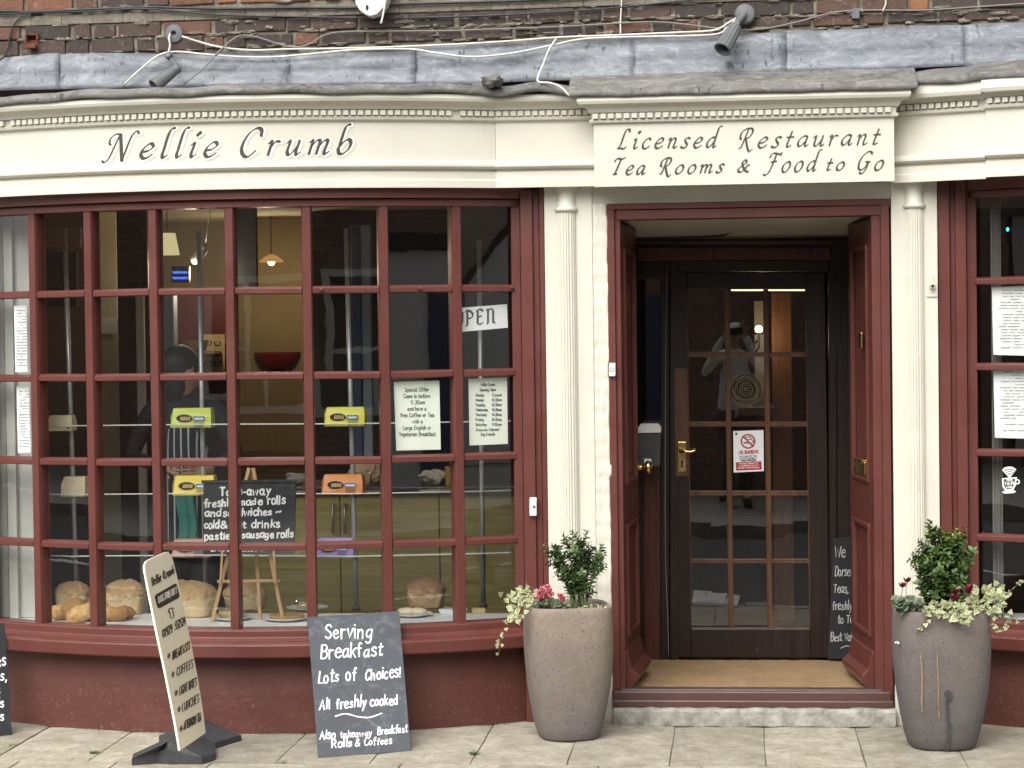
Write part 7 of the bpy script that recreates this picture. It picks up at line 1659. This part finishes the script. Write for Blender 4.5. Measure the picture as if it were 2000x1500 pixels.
t, k, L = person(b0, fw, 1.55, NAVY, NAVY, {-1: s_ * -.26 + Vector((0, 0, 1.03)) + fw * .02, 1: s_ * .26 + Vector((0, 0, 1.03)) + fw * .02}, {-1: s_ * -.12 + fw * .20 + Vector((0, 0, .96)), 1: s_ * .12 + fw * .22 + Vector((0, 0, .98))}, {-1: (s_ * .6 + fw * .5, Vector((0, 0, 1))), 1: (s_ * -.6 + fw * .5, Vector((0, 0, 1)))}, "person with dark hair in a navy striped apron standing behind the shelves", Vector((.8, .6, 0)))
hr = MB(); lk = Vector((.8, .6, 0)); hr.blob(b0 + L(0, .015, 1.665) - lk * .020, (.090, .108, .100), 6, .05, (24, 14), Matrix.Rotation(math.atan2(-lk.x, lk.y), 3, 'Z')); hr.blob(b0 + L(0, .015, 1.58) - lk * .055, (.078, .062, .12), 7, .06, (18, 12), Matrix.Rotation(math.atan2(-lk.x, lk.y), 3, 'Z')); hr.build("hair", plain("dark_hair", (0.012, 0.010, 0.010), .5, .3, 60, .3), t, smooth=True)
ap = NT("striped_apron"); wv = ap.add("ShaderNodeTexWave"); wv.wave_type = 'BANDS'; wv.bands_direction = 'X'; wv.inputs['Scale'].default_value = 9.0; ap.link(ap.co(), wv.inputs['Vector']); APR = ap.bsdf(ap.mix(ap.step(wv.outputs['Fac'], .86, .93), (0.012, 0.016, 0.028), (0.55, 0.56, 0.58)), .85)
m = MB(); rows = []
for z, w_, d in ((.62, .21, .155), (.80, .20, .155), (.98, .185, .150), (1.10, .165, .140), (1.24, .12, .150), (1.36, .08, .145)): rows.append([b0 + L(w_ * math.sin(a), d * math.cos(a) + .0, z) for a in [(-1.25 + 2.5 * i / 24) for i in range(25)]])
m.grid(rows); o = m.build("apron", APR, t, smooth=True); sol = o.modifiers.new("thickness", 'SOLIDIFY'); sol.thickness = .004
m = MB(); m.grid([[b0 + L(-.06 + .10 * i / 8 + .01 * math.sin(j), .175 + .008 * math.sin(i * 1.6), 1.02 - .42 * j / 8) for i in range(9)] for j in range(9)]); o = m.build('tea_towel', plain('teal_cloth', (0.05, 0.24, 0.20), .9, .15, 12), t, smooth=True); sol = o.modifiers.new('thickness', 'SOLIDIFY'); sol.thickness = .005
# the photographer, seen mirrored in the door glass
b1 = Vector((0.0, CAM.y - .34, 0.001)); fw = Vector((0, 1, 0)); s_ = Vector((1, 0, 0)); LG = plain("pale_jacket", (0.74, 0.70, 0.64), .85, .1, 6)
ph = Vector((0, CAM.y - .030, CAM.z)) - b1
t, k, L = person(b1, fw, 1.78, LG, plain("brown_trousers", (0.10, 0.07, 0.045), .85, .1), {-1: s_ * -.30 + fw * .16 + Vector((0, 0, 1.30)), 1: s_ * .30 + fw * .16 + Vector((0, 0, 1.30))}, {-1: ph + Vector((-.10, -.055, -.06)), 1: ph + Vector((.10, -.055, -.06))}, {-1: (Vector((.25, .5, .8)), Vector((.6, 0, -.3))), 1: (Vector((-.25, .5, .8)), Vector((-.6, 0, -.3)))}, "person in a white cap and pale jacket holding up a phone across the road")
cp = MB(); hc = b1 + L(0, .015, 1.635)
rings = []
for z, r in ((.028, .088), (.05, .090), (.08, .082), (.105, .062), (.122, .034), (.128, .006)): rings.append([hc + Vector((r * .92 * math.cos(2 * math.pi * i / 28), r * 1.12 * math.sin(2 * math.pi * i / 28), z)) for i in range(28)])
cp.loft(rings); brim = [[hc + Vector((.078 * math.cos(a) , .092 * math.sin(a) + dd, .030 - .018 * (dd / .07))) for a in [math.pi * i / 14 for i in range(15)]] for dd in (.0, .035, .07)]; cp.grid(brim)
cp.build("white_cap", plain("white_cotton", (0.78, 0.77, 0.74), .9, .04), t, smooth=True)
m = MB(); m.box((0, CAM.y - .034, CAM.z - .01), (.158, .009, .076)); single(m, "phone", BLACK, (0, CAM.y - .034, CAM.z - .048), "black phone held up in both hands by the person in the white cap", "phone", bevel=.004)

# ------------------------------------------------------------------ houses across the road, seen mirrored in the panes
def brickmat(name, c1, c2, mo_, sc=3.0):
    m = NT(name); b = m.add("ShaderNodeTexBrick"); b.inputs['Scale'].default_value = sc; b.inputs['Color1'].default_value = c1 + (1,); b.inputs['Color2'].default_value = c2 + (1,); b.inputs['Mortar'].default_value = mo_ + (1,); b.inputs['Mortar Size'].default_value = .012
    mp = m.add("ShaderNodeMapping"); mp.inputs['Rotation'].default_value = (R(90), 0, 0); m.link(m.co(), mp.inputs[0]); m.link(mp.outputs[0], b.inputs[0]); return m.bsdf(b.outputs[0], .9, 0, b.outputs[1], .4, .01)
HB = brickmat("far_brick", (0.26, 0.14, 0.10), (0.19, 0.11, 0.085), (0.36, 0.33, 0.28)); HG = plain("grey_render", (0.50, 0.49, 0.47), .9, .12, 2, .3); HW = plain("white_render", (0.78, 0.78, 0.76), .9, .08, 2, .2); TILE = plain("mossy_roof_tile", (0.075, 0.055, 0.038), .9, .45, 14, .8, stretch=(1, 1, 5)); SLATEROOF = plain("dark_slate_roof", (0.045, 0.046, 0.050), .7, .3, 8, .5)
DARKPANE = plain("far_window_pane", (0.03, 0.034, 0.04), .08, .2, 3, 0.0)
def house(x0, x1, eaves, ridge, wmat, rmat, label, wins, door, yf=-12.3, dep=6.0):
    t = thing("house", ((x0 + x1) / 2, yf, 0), label, "house", "houses across the road"); m = MB(); m.bb(x0, x1, yf - dep, yf, 0, eaves); ym = yf - dep / 2
    m.poly([Vector((x0, yf, eaves)), Vector((x0, yf - dep, eaves)), Vector((x0, ym, ridge - .06))]); m.poly([Vector((x1, yf, eaves)), Vector((x1, ym, ridge - .06)), Vector((x1, yf - dep, eaves))]); m.build("wall", wmat, t)
    m = MB(); 
    for sgn_ in (1, -1):
        ye = ym + sgn_ * (dep / 2 + .25); m.hexa([Vector((x0 - .02, ye, eaves - .12)), Vector((x1 + .02, ye, eaves - .12)), Vector((x1 + .02, ym, ridge)), Vector((x0 - .02, ym, ridge))], [Vector((x0 - .02, ye, eaves - .02)), Vector((x1 + .02, ye, eaves - .02)), Vector((x1 + .02, ym, ridge + .1)), Vector((x0 - .02, ym, ridge + .1))])
    rf_ = m.build("roof", rmat, t)
    m = MB(); m.bb(x0 + .5, x0 + 1.2, ym - .3, ym + .3, ridge - .3, ridge + .9); m.build("chimney", HB, rf_)
    for (xa, za, w_, h) in wins:
        m = MB(); f = .07
        for q in ((xa, xa + w_, za, za + f), (xa, xa + w_, za + h - f, za + h), (xa, xa + f, za + f, za + h - f), (xa + w_ - f, xa + w_, za + f, za + h - f), (xa + w_ / 2 - .025, xa + w_ / 2 + .025, za + f, za + h - f), (xa + f, xa + w_ / 2 - .025, za + h / 2 - .02, za + h / 2 + .02)): m.bb(q[0], q[1], yf - .02, yf + .05, q[2], q[3])
        o = m.build("window", WHITEPLASTIC, t); m = MB(); m.bb(xa + f, xa + w_ - f, yf - .01, yf + .015, za + f, za + h - f); m.build("pane", DARKPANE, o)
    if door is not None:
        m = MB(); m.bb(door, door + .9, yf - .01, yf + .04, .02, 2.1); m.bb(door - .08, door, yf - .01, yf + .07, .02, 2.18); m.bb(door + .9, door + .98, yf - .01, yf + .07, .02, 2.18); m.build("door", BLUEPAINT, t)
    return t
def gable(x0, x1, eaves, ridge, wmat, rmat, label, yf=-12.3, dep=7.0):
    t = thing("house", ((x0 + x1) / 2, yf, 0), label, "house", "houses across the road"); m = MB(); xm = (x0 + x1) / 2
    m.loft([[Vector((x, y, z)) for x, z in ((x0, 0), (x1, 0), (x1, eaves), (xm, ridge), (x0, eaves))] for y in (yf, yf - dep)]); m.build("wall", wmat, t)
    m = MB()
    for xa, xb in ((x0 - .25, xm), (x1 + .25, xm)):
        za = eaves - .25 * (ridge - eaves) / (xm - x0); q = [(xa, yf + .15, za), (xa, yf - dep, za), (xb, yf - dep, ridge), (xb, yf + .15, ridge)]
        m.hexa([Vector((a_, b_, c_ + .02)) for a_, b_, c_ in q], [Vector((a_, b_, c_ + .16)) for a_, b_, c_ in q])
    m.build("roof", rmat, t); return t
house(-22, -12.2, 4.2, 6.8, HB, SLATEROOF, "red brick house with slate roof at the far end across the road", [(-20, 1, 1.2, 1.3), (-16, 1, 1.2, 1.3)], -18)
house(-12.1, -4.6, 3.15, 5.8, HG, SLATEROOF, "grey rendered house with dark slate roof across the road", [(-11, 1, 1.3, 1.2), (-7, 1, 1.3, 1.2)], -9)
house(-4.5, 3.4, 3.3, 6.0, HB, SLATEROOF, "dark red brick house directly across from the open doorway", [(-3.6, 1, 1.3, 1.3), (1.2, 1, 1.3, 1.3)], -1.6)
t = house(3.8, 10.2, 4.6, 6.8, HB, TILE, "brick house with white painted ground floor and tiled roof across the road", [(4.6, .9, 1.3, 1.3), (8.2, .9, 1.3, 1.3), (4.6, 3.1, 1.1, 1.1), (8.2, 3.1, 1.1, 1.1)], 6.5)
m = MB()
for xa, xb, za, zc in ((3.8, 4.6, .0, 2.6), (5.9, 6.42, .0, 2.6), (7.5, 8.2, .0, 2.6), (9.5, 10.2, .0, 2.6), (4.6, 5.9, 2.2, 2.6), (8.2, 9.5, 2.2, 2.6), (6.42, 7.5, 2.2, 2.6), (4.6, 5.9, .0, .9), (8.2, 9.5, .0, .9)): m.bb(xa, xb, -12.3, -12.27, za, zc)
m.build("white_render", HW, t); m = MB(); m.bb(3.8, 10.2, -12.3, -12.15, 2.62, 2.8); m.build("jetty_beam", BLACK, t)
gable(12.2, 17.4, 2.5, 4.6, HW, TILE, "low white gabled outbuilding with mossy tiles across the road")
house(18, 27, 4.4, 7.0, HB, TILE, "brick house with tiled roof beyond the low white outbuilding", [(19, 1, 1.2, 1.2), (23, 1, 1.2, 1.2)], 21)
